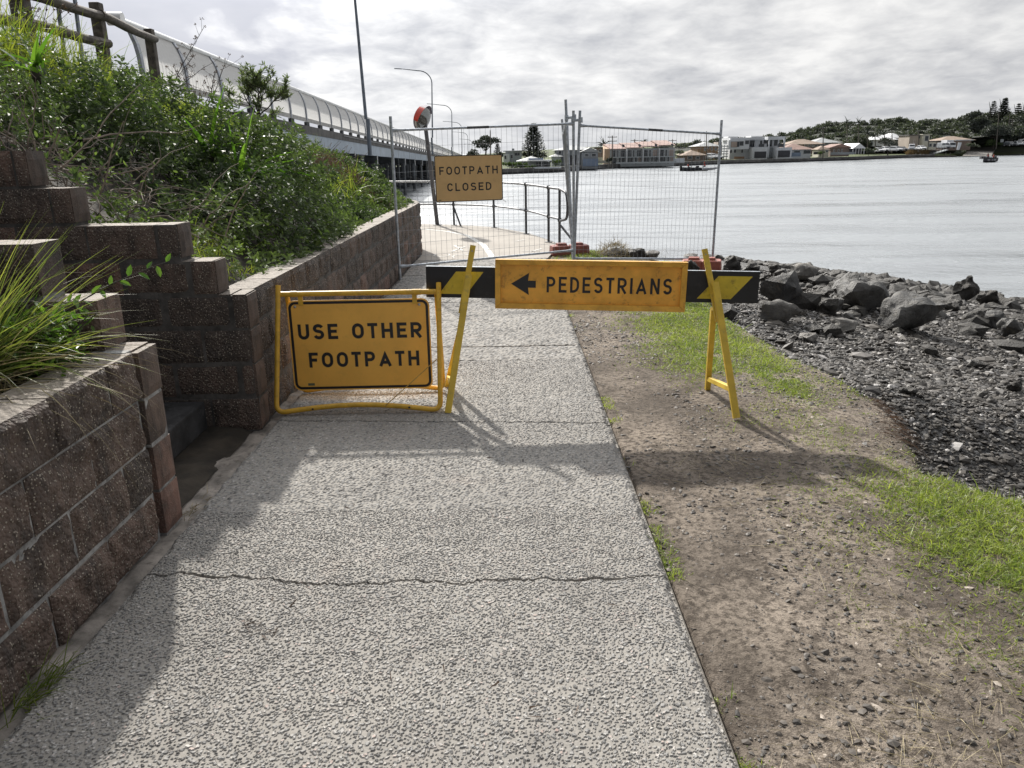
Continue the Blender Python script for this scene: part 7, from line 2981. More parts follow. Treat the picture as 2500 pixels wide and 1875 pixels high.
def bush(label, X, Ytop, Ybase, d, wpx, mat='leaf_farbush', n=500, seed=1):
    r = random.Random(seed)
    base, top = at(X, Ybase, d), at(X, Ytop, d)
    W_ = wpx / 1876.0 * d
    H_ = top.z - base.z
    root = thing('bush', label, 'bush', tuple(base), 'bushes on the far shore')
    lobes = []
    for k in range(6):
        lobes.append(((base.x + r.uniform(-0.36, 0.36) * W_, base.y + r.uniform(-0.5, 0.5), base.z + H_ * r.uniform(0.2, 0.62)), min(W_ * 0.22, H_ * 0.45)))
    crown_mesh('foliage', M[mat], root, lobes, n, 0.32)
    mb = MB()
    mb.tube([base + Vector((0, 0, -0.5)), base + Vector((0, 0, H_ * 0.4))], 0.08, 6)
    mb.build('stem', M['stem_dark'], root)
    return root


def pine(label, X, Ytop, Ybase, d, wpx, tiers=20, mat='leaf_fardark', seed=1, dens=1.0):
    """Norfolk type pine: whorls of level branches that get shorter to the tip"""
    r = random.Random(seed)
    base, top = at(X, Ybase, d), at(X, Ytop, d)
    H_ = top.z - base.z
    W_ = wpx / 1876.0 * d / 2
    root = thing('pine_tree', label, 'tree', tuple(base), 'pines on the far shore')
    mb = MB()
    mb.tube([base + Vector((0, 0, -1)), base + Vector((0, 0, H_ * 0.5)), top], [0.032 * H_, 0.02 * H_, 0.004 * H_], 7)
    P, D = [], []
    for t in range(tiers):
        q = t / (tiers - 1)
        z = base.z + H_ * (0.16 + 0.81 * q)
        R = W_ * (1.02 - q) ** 0.85 * r.uniform(0.85, 1.08) + 0.12
        nb = 7
        a0 = r.uniform(0, 6.28)
        for b in range(nb):
            a = a0 + b * 2 * math.pi / nb
            RR = R * r.uniform(0.8, 1.08)
            prev = None
            pts = []
            for s_ in range(6):
                u = s_ / 5
                pts.append(Vector((base.x + math.cos(a) * RR * u, base.y + math.sin(a) * RR * u, z + RR * (-0.16 * math.sin(u * 3.14) + 0.10 * u * u))))
            mb.tube(pts, [0.05 * (1 - 0.8 * i / 5) for i in range(6)], 4, caps=False)
            for s_ in range(int(14 * dens)):
                u = r.uniform(0.2, 1.0)
                i = min(4, int(u * 5))
                p = pts[i].lerp(pts[i + 1], u * 5 - i)
                P.append(p + Vector((r.gauss(0, 0.08), r.gauss(0, 0.08), r.gauss(0, 0.05))))
                D.append(Vector((math.cos(a) + r.gauss(0, 0.7), math.sin(a) + r.gauss(0, 0.7), r.uniform(0.0, 0.8))))
    mb.build('trunk', M['stem_dark'], root, smooth='auto')
    P, D = np.array(P), np.array(D)
    n = len(P)
    v, f = leaf_arrays(P, D, rand_unit(n) * 0.5 + np.array([0, 0, 1]), W_ * 0.20 * rng.uniform(0.6, 1.3, n) + 0.12, W_ * 0.055 + 0.08, 0.0, 0.2)
    npmesh('crown', v, f, M[mat], root, {'tint': np.repeat(rng.random(n), 6)})
    return root


def palm(label, X, Ytop, Ybase, d, seed=1, R=1.5):
    r = random.Random(seed)
    base, top = at(X, Ybase, d), at(X, Ytop, d)
    top.z -= R * 0.4
    root = thing('palm_tree', label, 'palm', tuple(base), 'palms on the far shore')
    mb = MB()
    mb.tube([base + Vector((0, 0, -1)), base.lerp(top, 0.5) + Vector((0.1, 0, 0)), top], [0.22, 0.16, 0.13], 7)
    mb.build('trunk', M['wood_pole'], root, smooth='auto')
    n = 26
    P = np.array([tuple(top)] * n)
    D = np.stack([rng.normal(0, 0.8, n), rng.normal(0, 0.8, n), rng.uniform(0.1, 1.1, n)], 1)
    v, f = blade_arrays(P, D, R * rng.uniform(0.8, 1.2, n), 0.34, rng.uniform(0.7, 1.8, n), 5)
    npmesh('fronds', v, f, M['leaf_fardark'], root, {'tint': np.repeat(rng.random(n), 12)})
    return root


pine('tall tiered pine standing alone behind the blue gabled cottage', 1303, 303, 398, 196, 66, 22, seed=3)
pine('small pine just right of the gum tree', 1215, 352, 384, 215, 22, 10, seed=4)
broad_tree('spreading dark gum tree seen above the tan FOOTPATH CLOSED sign', 1187, 329, 385, 215, 62, 'leaf_fardark', 1500, 5, low=0.30, nl=10)
broad_tree('low dark tree at the left foot of the gum tree', 1156, 362, 385, 220, 40, 'leaf_fardark', 700, 6, low=0.15)
bush('dark green hedge in front of the flat roofed house', 1245, 389, 412, 165, 34, n=500, seed=2)
bush('dark bush left of the white cottage at the water', 1275, 392, 412, 163, 30, n=500, seed=3)
bush('round dark bush in front of the white cottage', 1294, 401, 414, 161, 26, n=420, seed=4)
bush('pale yellow green bush right of the white cottage', 1357, 387, 405, 165, 24, n=420, seed=5)
bush('long dark hedge behind the cottage left of the tall pine', 1285, 370, 385, 205, 40, 'leaf_far', 600, 6)
bush('long dark hedge behind the cottage right of the tall pine', 1330, 369, 385, 205, 46, 'leaf_far', 700, 7)
bush('dark arched shrub against the peach end wall of the terrace', 1487, 379, 396, 188, 13, 'leaf_fardark', 300, 8)
bush('small shrub by the power pole in front of the red roofed cottage', 2003, 365, 378, 243, 16, n=300, seed=9)
bush('dark shrub between the carport house and the parked cars', 2120, 358, 377, 254, 40, 'leaf_far', 700, 10)
bush('green bush behind the tilted white board', 2375, 346, 363, 285, 30, 'leaf_far', 600, 11)
bush('green bush on the bank left of the boat ramp', 2342, 364, 378, 272, 26, 'leaf_far', 400, 12)
bush('light green tree shaped bush under the dark fig at the right', 2425, 331, 362, 300, 44, 'leaf_farbush', 800, 13)
bush('long low dark hedge behind the big grey house', 1400, 368, 388, 214, 70, 'leaf_far', 800, 31)
bush('dark hedge behind the flat roofed house at the left end of the shore', 1240, 368, 388, 214, 60, 'leaf_far', 700, 32)
bush('dark hedge between the grey house and the terrace', 1462, 366, 388, 222, 50, 'leaf_far', 600, 33)
bush('dark garden shrubs behind the right end of the terrace', 1660, 356, 392, 224, 44, 'leaf_far', 700, 34)
palm('palm top showing above the roofs left of the terrace', 1474, 345, 385, 214, 3, 2.2)
palm('palm top showing above the pink roof of the terrace', 1571, 340, 380, 222, 4, 1.9)
for k, (X, Yt, d, lab) in enumerate(((2068, 291, 290, 'leftmost tall palm of the group behind the carport house'), (2096, 291, 286, 'second tall palm, darker, of the group behind the carport house'),
                                     (2118, 318, 280, 'short palm low before the group behind the carport house'), (2137, 325, 278, 'palm in front of the left part of the white roofed house'),
                                     (2160, 318, 276, 'palm right in front of the white roofed house'), (2178, 308, 277, 'tall thin palm before the right part of the white roofed house'))):
    palm(lab, X, Yt, 365, d, 10 + k, 2.6)
broad_tree('dark round tree left of the palms behind the carport house', 2095, 325, 366, 292, 56, 'leaf_far', 1300, 21, low=0.15)
broad_tree('dark dense tree in front of the white roofed house', 2168, 334, 372, 272, 46, 'leaf_fardark', 1000, 22, low=0.15)
broad_tree('huge dark fig tree behind the boat ramp', 2385, 268, 352, 312, 78, 'leaf_fardark', 2600, 23, low=0.2)
broad_tree('broad dark tree with pale trunk at the top of the boat ramp', 2425, 302, 358, 300, 70, 'leaf_fardark', 1800, 24, low=0.4)
broad_tree('dark tree mass at the right picture edge behind the parked cars', 2490, 282, 350, 318, 80, 'leaf_fardark', 2000, 25, low=0.2)
broad_tree('dark tree left of the huge fig above the brown hip roof', 2335, 292, 345, 335, 60, 'leaf_far', 1300, 26, low=0.2)
pine('left conifer of the pair rising above the right hand wood', 2415, 248, 330, 345, 34, 15, seed=7, dens=2.6)
pine('right and tallest conifer of the pair above the right hand wood', 2441, 241, 330, 345, 44, 18, seed=8, dens=2.6)
pine('conifer top close to the right picture edge', 2476, 254, 330, 350, 34, 14, seed=9, dens=2.6)
pine('half hidden conifer at the very right picture edge', 2497, 250, 330, 350, 34, 14, seed=10, dens=2.6)


def build_forest():
    CR = np.array([(1440, 362), (1560, 354), (1640, 346), (1700, 343), (1780, 332), (1860, 327), (1931, 318), (1990, 300), (2015, 293), (2100, 293), (2181, 285), (2250, 287), (2315, 287), (2360, 280), (2400, 276), (2560, 262)], float)
    lobes = []
    r = random.Random(5)
    for row, (d, dy, n) in enumerate(((365, 0, 105), (345, 11, 95), (325, 23, 80), (308, 36, 60))):
        for k in range(n):
            X = 1500 + (2590 - 1500) * (k + r.random()) / n
            Yt = np.interp(X, CR[:, 0], CR[:, 1]) + dy + r.gauss(0, 3.0) + 1.5
            base = np.interp(X, CR[:, 0], CR[:, 1])
            if Yt > 352 or (row and X < 1880):
                continue
            p = at(X, Yt, d + r.uniform(-8, 8))
            R = r.uniform(1.7, 3.4)
            for q in range(3):
                lobes.append(((p.x + r.uniform(-1.6, 1.6), p.y + r.uniform(-1.5, 1.5), p.z - R * 0.7 - q * 1.0), R * r.uniform(0.6, 1.0)))
    P, d = leaf_cloud(lobes, 100000, 0.6, 0.75)
    k = len(P)
    v, f = leaf_arrays(P, d * 0.7 + rand_unit(k), d + rand_unit(k) * 0.4, 0.75 * rng.uniform(0.6, 1.4, k), 0.48 * rng.uniform(0.6, 1.3, k), 0.2, 0.3)
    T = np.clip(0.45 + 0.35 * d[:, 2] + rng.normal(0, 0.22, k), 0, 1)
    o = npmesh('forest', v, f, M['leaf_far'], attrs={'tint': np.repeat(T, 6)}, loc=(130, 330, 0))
    tag(o, 'dark wooded ridge behind the houses of the far shore', 'wood', kind='stuff')
    # the ridge itself
    Xs = np.linspace(1430, 2600, 40)
    v, m = [], 40
    for d, dy in ((300, 58), (320, 40), (345, 26), (365, 14), (400, 12), (520, 30)):
        for X in Xs:
            p = at(X, np.interp(X, CR[:, 0], CR[:, 1]) + dy, d)
            v.append((p.x, p.y, max(p.z, -1.6) if d < 420 else -3.0))
    f = [(r_ * m + i, r_ * m + i + 1, (r_ + 1) * m + i + 1, (r_ + 1) * m + i) for r_ in range(5) for i in range(m - 1)]
    o = npmesh('hill', v, f, M['hill'], smooth=True, loc=(130, 340, 0))
    tag(o, 'low hill under the wood on the far shore', 'hill', kind='structure')


build_forest()


# ------------------------------------------------------------------ power poles, ramp, jetty, board
def power_pole(label, X, Ytop, Ybase, d, arms=1, lean=0.0):
    base, top = at(X, Ybase, d), at(X + lean, Ytop, d)
    root = thing('power_pole', label, 'power pole', tuple(base), 'timber power poles on the far shore')
    mb = MB()
    mb.tube([base + Vector((0, 0, -1)), top], [0.17, 0.11], 8)
    mb.build('pole', M['wood_pole'], root, smooth='auto')
    for k in range(arms):
        mb = MB()
        c = top + Vector((0, -0.15, -0.35 - 0.9 * k))
        mb.box(c, (2.2, 0.12, 0.14))
        ca = mb.build('crossarm', M['wood_pole'], root)
        for q in (-0.95, -0.35, 0.35, 0.95):
            mb = MB()
            mb.lathe(c + Vector((q, 0, 0.07)), [(0.05, 0), (0.07, 0.06), (0.03, 0.16)], 8)
            mb.build('insulator', M['white_strip'], ca, smooth=True)
    return root


power_pole('power pole standing before the peach end wall of the terrace', 1495, 331, 401, 188, 2)
power_pole('short power pole top behind the middle of the terrace roof', 1549, 340, 380, 225, 1)
power_pole('power pole top behind the right end of the terrace roof', 1642, 340, 385, 222, 1)
power_pole('power pole in front of the tan brick house seen through the mesh', 1725, 320, 392, 224, 1)
power_pole('tall power pole on the grass before the large brown house', 2010, 310, 379, 240, 1)
power_pole('power pole between the palms and the beige box house', 2243, 318, 364, 280, 1)
power_pole('power pole beside the boat ramp with its foot on the grass', 2433, 276, 356, 296, 0, 6)
power_pole('left pole of the two by the parked cars at the right edge', 2461, 280, 350, 305, 0, 4)
power_pole('right pole with crossarms of the two by the parked cars at the right edge', 2472, 290, 345, 305, 2)
power_pole('thin mast right of the gum tree above the flat roofed house', 1197, 318, 385, 210, 0)


def build_ramp():
    q = [at(2350, 380, 282), at(2420, 381, 279), at(2432, 359, 322), at(2372, 360, 320)]
    mb = MB()
    mb.prism([(p.x, p.y, p.z + 0.02) for p in q], (0, 0, -0.5))
    o = mb.build('boat_ramp', M['ramp'])
    tag(o, 'pale concrete boat ramp sloping into the water', 'ramp', kind='structure')
    # jetty
    a, b = at(2186, 386, 281.5), at(2332, 382.5, 281.5)
    root = thing('jetty', 'long low dark timber jetty in front of the brown reeds', 'jetty', tuple((a + b) / 2))
    mb = MB()
    mb.box((a + b) / 2 + Vector((0, 0, 0.35)), ((b - a).length, 1.6, 0.22))
    mb.build('deck', M['wood_pole'], root)
    mb = MB()
    mb.box((a + b) / 2 + Vector((0, -0.82, 0.06)), ((b - a).length, 0.12, 0.34))
    mb.build('fender', M['seawall_foot'], root)
    for k in range(14):
        t = (k + 0.5) / 14
        mb = MB()
        p = a.lerp(b, t)
        mb.tube([(p.x, p.y - 0.6, -4), (p.x, p.y - 0.6, p.z + (1.5 if k in (4, 5, 8, 11, 12) else 0.2))], 0.13, 7)
        mb.build('pile', M['wood_pole'], root, smooth='auto')
    # gangway with handrails
    root = thing('gangway', 'sloping grey gangway with handrails leading down to the jetty', 'gangway', tuple(at(2296, 382, 283)))
    p, q = at(2266, 379, 284), at(2310, 366, 288)
    mb = MB()
    mb.beam(p, q, 1.6, 0.2)
    mb.build('deck', M['pale_wall'], root)
    for sy in (-0.8, 0.8):
        mb = MB()
        for zz in (0.55, 1.05):
            mb.tube([p + Vector((0, sy, zz)), q + Vector((0, sy, zz))], 0.05, 6)
        for k in range(7):
            c = p.lerp(q, k / 6) + Vector((0, sy, 0))
            mb.tube([c, c + Vector((0, 0, 1.05))], 0.05, 6)
        mb.build('handrail', M['rail_dark'], root)
    # tilted white board and the little sign
    root = thing('white_board', 'tilted white board standing on the bank beside the white van', 'board', tuple(at(2341, 366, 280)))
    w = at(2346, 348, 280), at(2349, 348, 280)
    mb = MB()
    p0, p1, p2, p3 = at(2336, 366, 280), at(2342, 366, 280), at(2348.5, 348, 280), at(2340, 347.5, 280)
    mb.prism([p0, p1, p2, p3], (0, 0.15, 0))
    mb.build('face', M['white_wall'], root)
    mb = MB()
    mb.beam(at(2342, 366, 280) + Vector((0, 0.3, 0)), at(2346, 352, 280) + Vector((0, 0.3, 0)), 0.12, 0.12)
    mb.build('strut', M['wood_pole'], root)
    root = thing('road_sign', 'small pale square sign on a post left of the cars at the right edge', 'sign', tuple(at(2446, 358, 298)))
    mb = MB()
    mb.tube([at(2446, 359, 298), at(2446, 341, 298)], 0.06, 6)
    mb.build('post', M['rail_dark'], root)
    mb = MB()
    c = at(2446, 343.5, 298)
    mb.box(c + Vector((0, -0.1, 0)), (1.2, 0.05, 1.1))
    mb.build('plate', M['pale_wall'], root, bevel=0.02)
    # reeds
    n = 2600
    X = rng.uniform(2212, 2266, n)
    P = np.array([tuple(at(x_, 384 - 0.5 * q_, 283.5 + q_)) for x_, q_ in zip(X, rng.uniform(0, 6, n))])
    P[:, 2] = -1.7
    v, f = blade_arrays(P, np.stack([rng.normal(0, 0.2, n), rng.normal(0, 0.2, n), np.ones(n)], 1), rng.uniform(1.1, 2.5, n), 0.10, rng.uniform(0.0, 0.5, n), 3)
    o = npmesh('reeds', v, f, M['reed'], attrs={'tint': np.repeat(rng.random(n), 8)}, loc=(145, 286, -1.7))
    tag(o, 'brown reeds behind the jetty', 'reeds', kind='stuff')


build_ramp()


# ------------------------------------------------------------------ parked cars
def car_proto(kind):
    """profile in (length, height), lofted with a tumblehome; nose towards -y after placing at rotation 0"""
    if kind == 'van':
        prof = [(-2.4, 0.35), (-2.4, 0.95), (-2.1, 1.15), (-1.5, 1.85), (-1.2, 1.98), (2.3, 1.98), (2.4, 1.8), (2.4, 0.35)]
        glass = [(-2.02, 1.2), (-1.5, 1.80), (-0.2, 1.85), (-0.2, 1.2)]
        W = 1.75
    elif kind == 'suv':
        prof = [(-2.25, 0.38), (-2.28, 0.9), (-1.3, 1.08), (-0.55, 1.68), (1.5, 1.74), (2.15, 1.1), (2.25, 0.9), (2.25, 0.38)]
        glass = [(-1.15, 1.10), (-0.52, 1.60), (1.45, 1.66), (1.95, 1.10)]
        W = 1.82
    else:
        prof = [(-2.1, 0.32), (-2.15, 0.72), (-1.2, 0.92), (-0.45, 1.42), (0.9, 1.45), (1.65, 0.98), (2.1, 0.88), (2.1, 0.32)]
        glass = [(-1.05, 0.93), (-0.42, 1.36), (0.88, 1.38), (1.5, 0.96)]
        W = 1.72
    return prof, glass, W


CAR = {}


def car(label, X, Ybase, d, kind='suv', mat='car_white', rot=0.0):
    p = at(X, Ybase, d)
    root = thing('parked_car', label, 'car', tuple(p), 'parked cars on the far shore')
    root.rotation_euler = (0, 0, rot)
    key = (kind, mat)
    if key in CAR:
        for ch in CAR[key].children:
            c = ch.copy()
            COL.objects.link(c)
            c.parent = root
            for g in ch.children:
                q = g.copy()
                COL.objects.link(q)
                q.parent = c
        return root
    CAR[key] = root
    prof, glass, W = car_proto(kind)
    o = Vector(p)

    def part(name, mb, mt, parent=root, **kw):
        rr = root.rotation_euler.copy()
        root.rotation_euler = (0, 0, 0)
        ob = mb.build(name, M[mt], parent, **kw)
        root.rotation_euler = rr
        return ob
    zmax = max(z for _, z in prof)
    zb = 0.95 if kind != 'sedan' else 0.85

    def wat(z):
        return W / 2 * (1 - 0.16 * max(0, (z - zb)) / (zmax - zb))
    mb = MB()
    n = len(prof)
    vs = [o + Vector((-wat(z), y, z)) for y, z in prof] + [o + Vector((wat(z), y, z)) for y, z in prof]
    mb.add(vs, [tuple(range(n - 1, -1, -1)), tuple(range(n, 2 * n))] + [(i, (i + 1) % n, n + (i + 1) % n, n + i) for i in range(n)])
    part('body', mb, mat, bevel=0.06)
    # side glass, wind screen, rear screen
    for s_ in (-1, 1):
        mb = MB()
        vs = [o + Vector((s_ * (wat(z) + 0.012), y, z)) for y, z in glass]
        mb.prism(vs, (-s_ * 0.03, 0, 0))
        part('side_window', mb, 'glass')
    (y0, z0), (y1, z1) = prof[2], prof[3]
    d_ = Vector((0, y1 - y0, z1 - z0)).normalized()
    nn = Vector((0, -d_.z, d_.y))
    a, b = 0.12, 0.90
    q = []
    for t, sx in ((a, -1), (a, 1), (b, 1), (b, -1)):
        y, z = y0 + (y1 - y0) * t, z0 + (z1 - z0) * t
        q.append(o + Vector((sx * (wat(z) - 0.10), y, z)) + nn * 0.012)
    mb = MB()
    mb.prism(q, nn * 0.012)
    part('windscreen', mb, 'glass')
    for sx in (-1, 1):
        mb = MB()
        mb.box(o + Vector((sx * W * 0.36, prof[1][0] - 0.01, prof[1][1] - 0.12)), (0.34, 0.06, 0.15))
        part('headlight', mb, 'lamp_glass')
    mb = MB()
    mb.box(o + Vector((0, prof[0][0] - 0.02, 0.48)), (W * 0.72, 0.08, 0.22))
    part('bumper', mb, 'tyre')
    for sx in (-1, 1):
        for yy in (-1.35, 1.35):
            mb = MB()
            c = o + Vector((sx * (W / 2 - 0.19), yy, 0.32))
            mb.lathe(c, [(0.30, 0), (0.32, 0.03), (0.32, 0.19), (0.30, 0.22)], 14, (sx, 0, 0))
            wh = part('wheel', mb, 'tyre', smooth='auto')
            mb = MB()
            mb.lathe(c + Vector((sx * 0.222, 0, 0)), [(0.19, 0), (0.18, 0.012)], 12, (sx, 0, 0))
            part('rim', mb, 'car_silver', parent=wh)
    return root


car('white hatchback parked side on behind the mesh left of the brick house', 1715, 391, 226, 'suv', 'car_white', math.radians(75))
car('white car parked beside the right fence post, left one of two', 1737, 389.5, 228, 'suv', 'car_white', math.radians(20))
car('silver car parked close by the right fence post, right one of two', 1749, 389, 228, 'sedan', 'car_silver', math.radians(20))
car('white sedan leftmost of the row parked above the sea wall', 2144, 371.5, 262, 'sedan', 'car_white', math.radians(5))
car('white utility with a dark grille, second of the row above the sea wall', 2162, 370, 268, 'suv', 'car_white', math.radians(-5))
car('white four wheel drive parked nose on before the dark sedan', 2186, 370, 262, 'suv', 'car_white', math.radians(18))
car('dark sedan half hidden behind the white four wheel drive', 2201, 368.5, 268, 'sedan', 'car_dark', math.radians(10))
car('large white people mover in front of the beige box house', 2225, 367, 262, 'van', 'car_white', math.radians(-25))
car('small white sedan right of the people mover', 2248, 366, 268, 'sedan', 'car_white', math.radians(0))
car('silver van left of the white truck', 2303, 363, 274, 'van', 'car_silver', math.radians(10))
car('dark four wheel drive at the top of the ramp, left of the right hand group', 2464, 357, 292, 'suv', 'car_dark', math.radians(5))
car('silver four wheel drive at the right picture edge', 2484, 356.5, 291, 'suv', 'car_silver', math.radians(-5))
car('white van half cut off by the right picture edge', 2499, 353, 296, 'van', 'car_white', math.radians(0))
# small white truck
tp = at(2317, 363, 274)
tr_ = thing('parked_truck', 'small white box truck parked beside the tilted board', 'truck', tuple(tp))
mb = MB()
mb.box(tp + Vector((0, 1.6, 1.75)), (2.3, 3.8, 2.2))
mb.build('cargo_box', M['car_white'], tr_, bevel=0.05)
mb = MB()
mb.prism([tp + Vector((-1.05, -2.1, 0.5)), tp + Vector((-1.05, -2.15, 1.1)), tp + Vector((-1.05, -1.75, 2.0)), tp + Vector((-1.05, -0.4, 2.1)), tp + Vector((-1.05, -0.4, 0.5))], (2.1, 0, 0))
cab = mb.build('cab', M['car_white'], tr_, bevel=0.05)
mb = MB()
mb.prism([tp + Vector((-0.9, -2.16, 1.2)), tp + Vector((0.9, -2.16, 1.2)), tp + Vector((0.9, -1.83, 1.92)), tp + Vector((-0.9, -1.83, 1.92))], (0, -0.03, 0.01))
mb.build('windscreen', M['glass'], cab)
for sx in (-0.85, 0.85):
    for yy in (-1.3, 2.2):
        mb = MB()
        mb.lathe(tp + Vector((sx, yy, 0.4)), [(0.36, 0), (0.38, 0.03), (0.38, 0.22), (0.36, 0.25)], 12, (1 if sx > 0 else -1, 0, 0))
        mb.build('wheel', M['tyre'], tr_, smooth='auto')


# ------------------------------------------------------------------ boats with people
def skin_body(name, joints, edges, mat, parent, origin_):
    """one continuous figure: joints = [(point, radius)], grown with a Skin modifier and baked"""
    me = bpy.data.meshes.new(name)
    me.from_pydata([tuple(Vector(p)) for p, r in joints], edges, [])
    ob = bpy.data.objects.new(name, me)
    COL.objects.link(ob)
    sk = ob.modifiers.new('skin', 'SKIN')
    for sv, (p, r) in zip(me.skin_vertices[0].data, joints):
        sv.radius = (r, r)
    me.skin_vertices[0].data[0].use_root = True
    ss = ob.modifiers.new('sub', 'SUBSURF')
    ss.levels = ss.render_levels = 2
    dg = bpy.context.evaluated_depsgraph_get()
    me2 = bpy.data.meshes.new_from_object(ob.evaluated_get(dg))
    bpy.data.objects.remove(ob)
    me2.materials.clear()
    me2.materials.append(mat)
    me2.polygons.foreach_set('use_smooth', [True] * len(me2.polygons))
    o = bpy.data.objects.new(name, me2)
    COL.objects.link(o)
    if parent is not None:
        o.parent = parent
    else:
        o.location = origin_
    return o


def seated_person(label, pos, face=(0, -1), lean=0.1, cap=None):
    """person sitting on a thwart 0.45 above pos, hands forward on the knees"""
    f = Vector((face[0], face[1], 0)).normalized()
    s = Vector((f.y, -f.x, 0))
    u = Vector((0, 0, 1))

    def P(a, b, c):
        return f * a + s * b + u * c
    J, E = [], []

    def j(p, r, prev=None):
        J.append((p, r))
        if prev is not None:
            E.append((prev, len(J) - 1))
        return len(J) - 1
    pel = j(P(0, 0, 0.52), 0.15)
    wst = j(P(lean * 0.4, 0, 0.70), 0.135, pel)
    che = j(P(lean, 0, 0.92), 0.16, wst)
    nek = j(P(lean * 1.2, 0, 1.10), 0.062, che)
    hd0 = j(P(lean * 1.4 + 0.01, 0, 1.19), 0.085, nek)
    j(P(lean * 1.4 + 0.015, 0, 1.29), 0.085, hd0)
    nose = j(P(lean * 1.4 + 0.105, 0, 1.215), 0.02, hd0)
    for sg in (-1, 1):
        sh = j(P(lean, sg * 0.17, 1.02), 0.07, che)
        el = j(P(lean + 0.14, sg * 0.24, 0.80), 0.045, sh)
        wr = j(P(lean + 0.36, sg * 0.17, 0.72), 0.032, el)
        j(P(lean + 0.45, sg * 0.16, 0.70), 0.028, wr)
        hp = j(P(0.05, sg * 0.10, 0.50), 0.10, pel)
        kn = j(P(0.44, sg * 0.13, 0.50), 0.065, hp)
        an = j(P(0.46, sg * 0.13, 0.10), 0.042, kn)
        j(P(0.60, sg * 0.13, 0.04), 0.038, an)
    root = skin_body('person', J, E, M['cloth_dark'], None, tuple(pos))
    tag(root, label, 'person', 'people in the boats')
    # head skin, jacket and hair are clothing-like children over the body
    J2 = [(P(lean * 1.4 + 0.014, 0, 1.185), 0.089), (P(lean * 1.4 + 0.018, 0, 1.285), 0.088), (P(lean * 1.4 + 0.112, 0, 1.213), 0.022)]
    skin_body('face', J2, [(0, 1), (0, 2)], M['skin'], root, None)
    J3 = [(P(lean * 1.4 - 0.012, 0, 1.25), 0.092), (P(lean * 1.4 + 0.0, 0, 1.315), 0.084), (P(lean * 1.4 - 0.04, 0, 1.20), 0.07)]
    skin_body('hair', J3, [(0, 1), (0, 2)], M['orange'] if cap == 'orange' else M['hair'], root, None)
    J4 = [(P(lean * 0.3, 0, 0.60), 0.165), (P(lean * 0.6, 0, 0.80), 0.175), (P(lean, 0, 0.98), 0.185), (P(lean * 1.05, 0.13, 1.03), 0.10), (P(lean * 1.05, -0.13, 1.03), 0.10)]
    skin_body('life_jacket', J4, [(0, 1), (1, 2), (2, 3), (2, 4)], M['orange'], root, None)
    return root


def hull(mb, o, L, W, Hh, ang, transom=0.85):
    """open boat: lofted sections with inside, bow towards +u"""
    R = Matrix.Rotation(ang, 3, 'Z')
    secs = 9
    vs, fs = [], []
    for i in range(secs):
        t = i / (secs - 1)
        x = (t - 0.5) * L
        w = W / 2 * (transom + (1 - transom) * min(1, t * 3)) * (1 - max(0, (t - 0.55) / 0.45) ** 2.0 * 0.97)
        sheer = Hh * (1 + 0.25 * t * t)
        row = [(-w, sheer), (-w * 0.86, 0.10 + 0.25 * t ** 3), (0, -0.12 + 0.35 * max(0, t - 0.7)), (w * 0.86, 0.10 + 0.25 * t ** 3), (w, sheer),
               (w * 0.90, sheer), (w * 0.74, 0.20 + 0.25 * t ** 3), (-w * 0.74, 0.20 + 0.25 * t ** 3), (-w * 0.90, sheer)]
        for (b, z) in row:
            vs.append(Vector(o) + R @ Vector((x, b, z)))
    n = 9
    for i in range(secs - 1):
        for k in range(n):
            fs.append((i * n + k, i * n + (k + 1) % n, (i + 1) * n + (k + 1) % n, (i + 1) * n + k))
    fs += [tuple(range(n)), tuple((secs - 1) * n + k for k in range(n - 1, -1, -1))]
    mb.add(vs, fs)


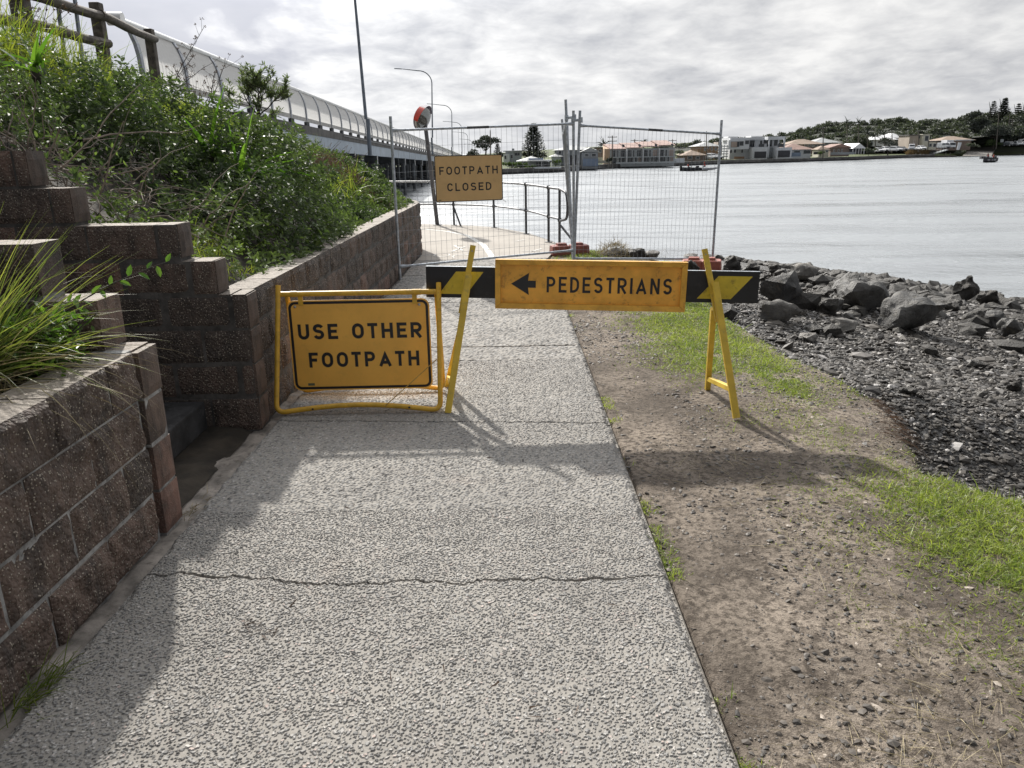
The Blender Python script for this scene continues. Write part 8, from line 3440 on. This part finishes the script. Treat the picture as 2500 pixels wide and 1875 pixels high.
def boats():
    # long dark workboat seen through the mesh
    c = at(1708, 418, 156)
    c.z = WATER_Z
    root = thing('work_boat', 'long low dark workboat with a grey inflatable alongside, seen through the mesh', 'boat', tuple(c))
    mb = MB()
    hull(mb, c + Vector((-1.2, 0, 0.05)), 5.4, 1.7, 0.55, math.pi)
    mb.build('hull', M['boat_dark'], root)
    mb = MB()
    mb.tube([c + Vector((x, -1.2 + (0.5 * max(0, x - 2.2)), 0.38 + 0.1 * max(0, x - 2))) for x in (0.2, 1.0, 2.0, 2.8, 3.4)], [0.24, 0.26, 0.26, 0.24, 0.12], 10)
    mb.tube([c + Vector((x, -0.1 - (0.4 * max(0, x - 2.2)), 0.38 + 0.1 * max(0, x - 2))) for x in (0.2, 1.0, 2.0, 2.8, 3.4)], [0.24, 0.26, 0.26, 0.24, 0.12], 10)
    mb.build('inflatable_tube', M['boat_grey'], root, smooth='auto')
    mb = MB()
    mb.box(c + Vector((-0.5, 0, 0.72)), (0.55, 0.6, 0.45))
    mb.build('console', M['boat_dark'], root, bevel=0.05)
    mb = MB()
    mb.tube([c + Vector((-1.6, 0, 0.4)), c + Vector((-1.6, 0, 2.1))], 0.05, 6)
    mb.build('mast', M['rail_dark'], root)
    mb = MB()
    mb.box(c + Vector((-3.7, 0, 0.65)), (0.4, 0.5, 0.8))
    mb.build('outboard_motor', M['tyre'], root, bevel=0.08)
    seated_person('person in orange jacket sitting in the boat behind the mesh', c + Vector((0.9, -0.5, 0.30)), (-1, -0.3), 0.15, 'orange')
    seated_person('person in orange jacket at the stern of the dark workboat', c + Vector((-2.3, 0.0, 0.25)), (1, -0.2), 0.05)
    # black boat with two people on the open water at the right
    c = at(2414, 396, 186)
    c.z = WATER_Z
    root = thing('motor_boat', 'black open motor boat with two people in orange on the water at the right', 'boat', tuple(c))
    mb = MB()
    hull(mb, c + Vector((0, 0, 0.08)), 4.2, 1.9, 0.95, math.radians(205))
    mb.build('hull', M['boat_dark'], root)
    for k, x in enumerate((-0.7, 0.1, 0.9)):
        mb = MB()
        mb.box(c + Vector((x, -0.95 + 0.2 * k, 0.55)), (0.62, 0.3, 0.36))
        mb.build('fender', M['boat_grey'], root, bevel=0.1)
    mb = MB()
    mb.box(c + Vector((-1.5, 0.3, 1.05)), (0.9, 0.9, 0.5))
    mb.build('console', M['boat_dark'], root, bevel=0.06)
    mb = MB()
    mb.box(c + Vector((1.9, 0.85, 0.95)), (0.45, 0.4, 0.8))
    mb.build('outboard_motor', M['tyre'], root, bevel=0.08)
    seated_person('person in orange standing higher at the left in the black boat', c + Vector((-0.15, 0.25, 0.72)), (-0.8, -0.5), 0.2)
    seated_person('person in orange at the right end of the black boat', c + Vector((1.2, 0.35, 0.42)), (-1, -0.4), 0.1, 'orange')


boats()
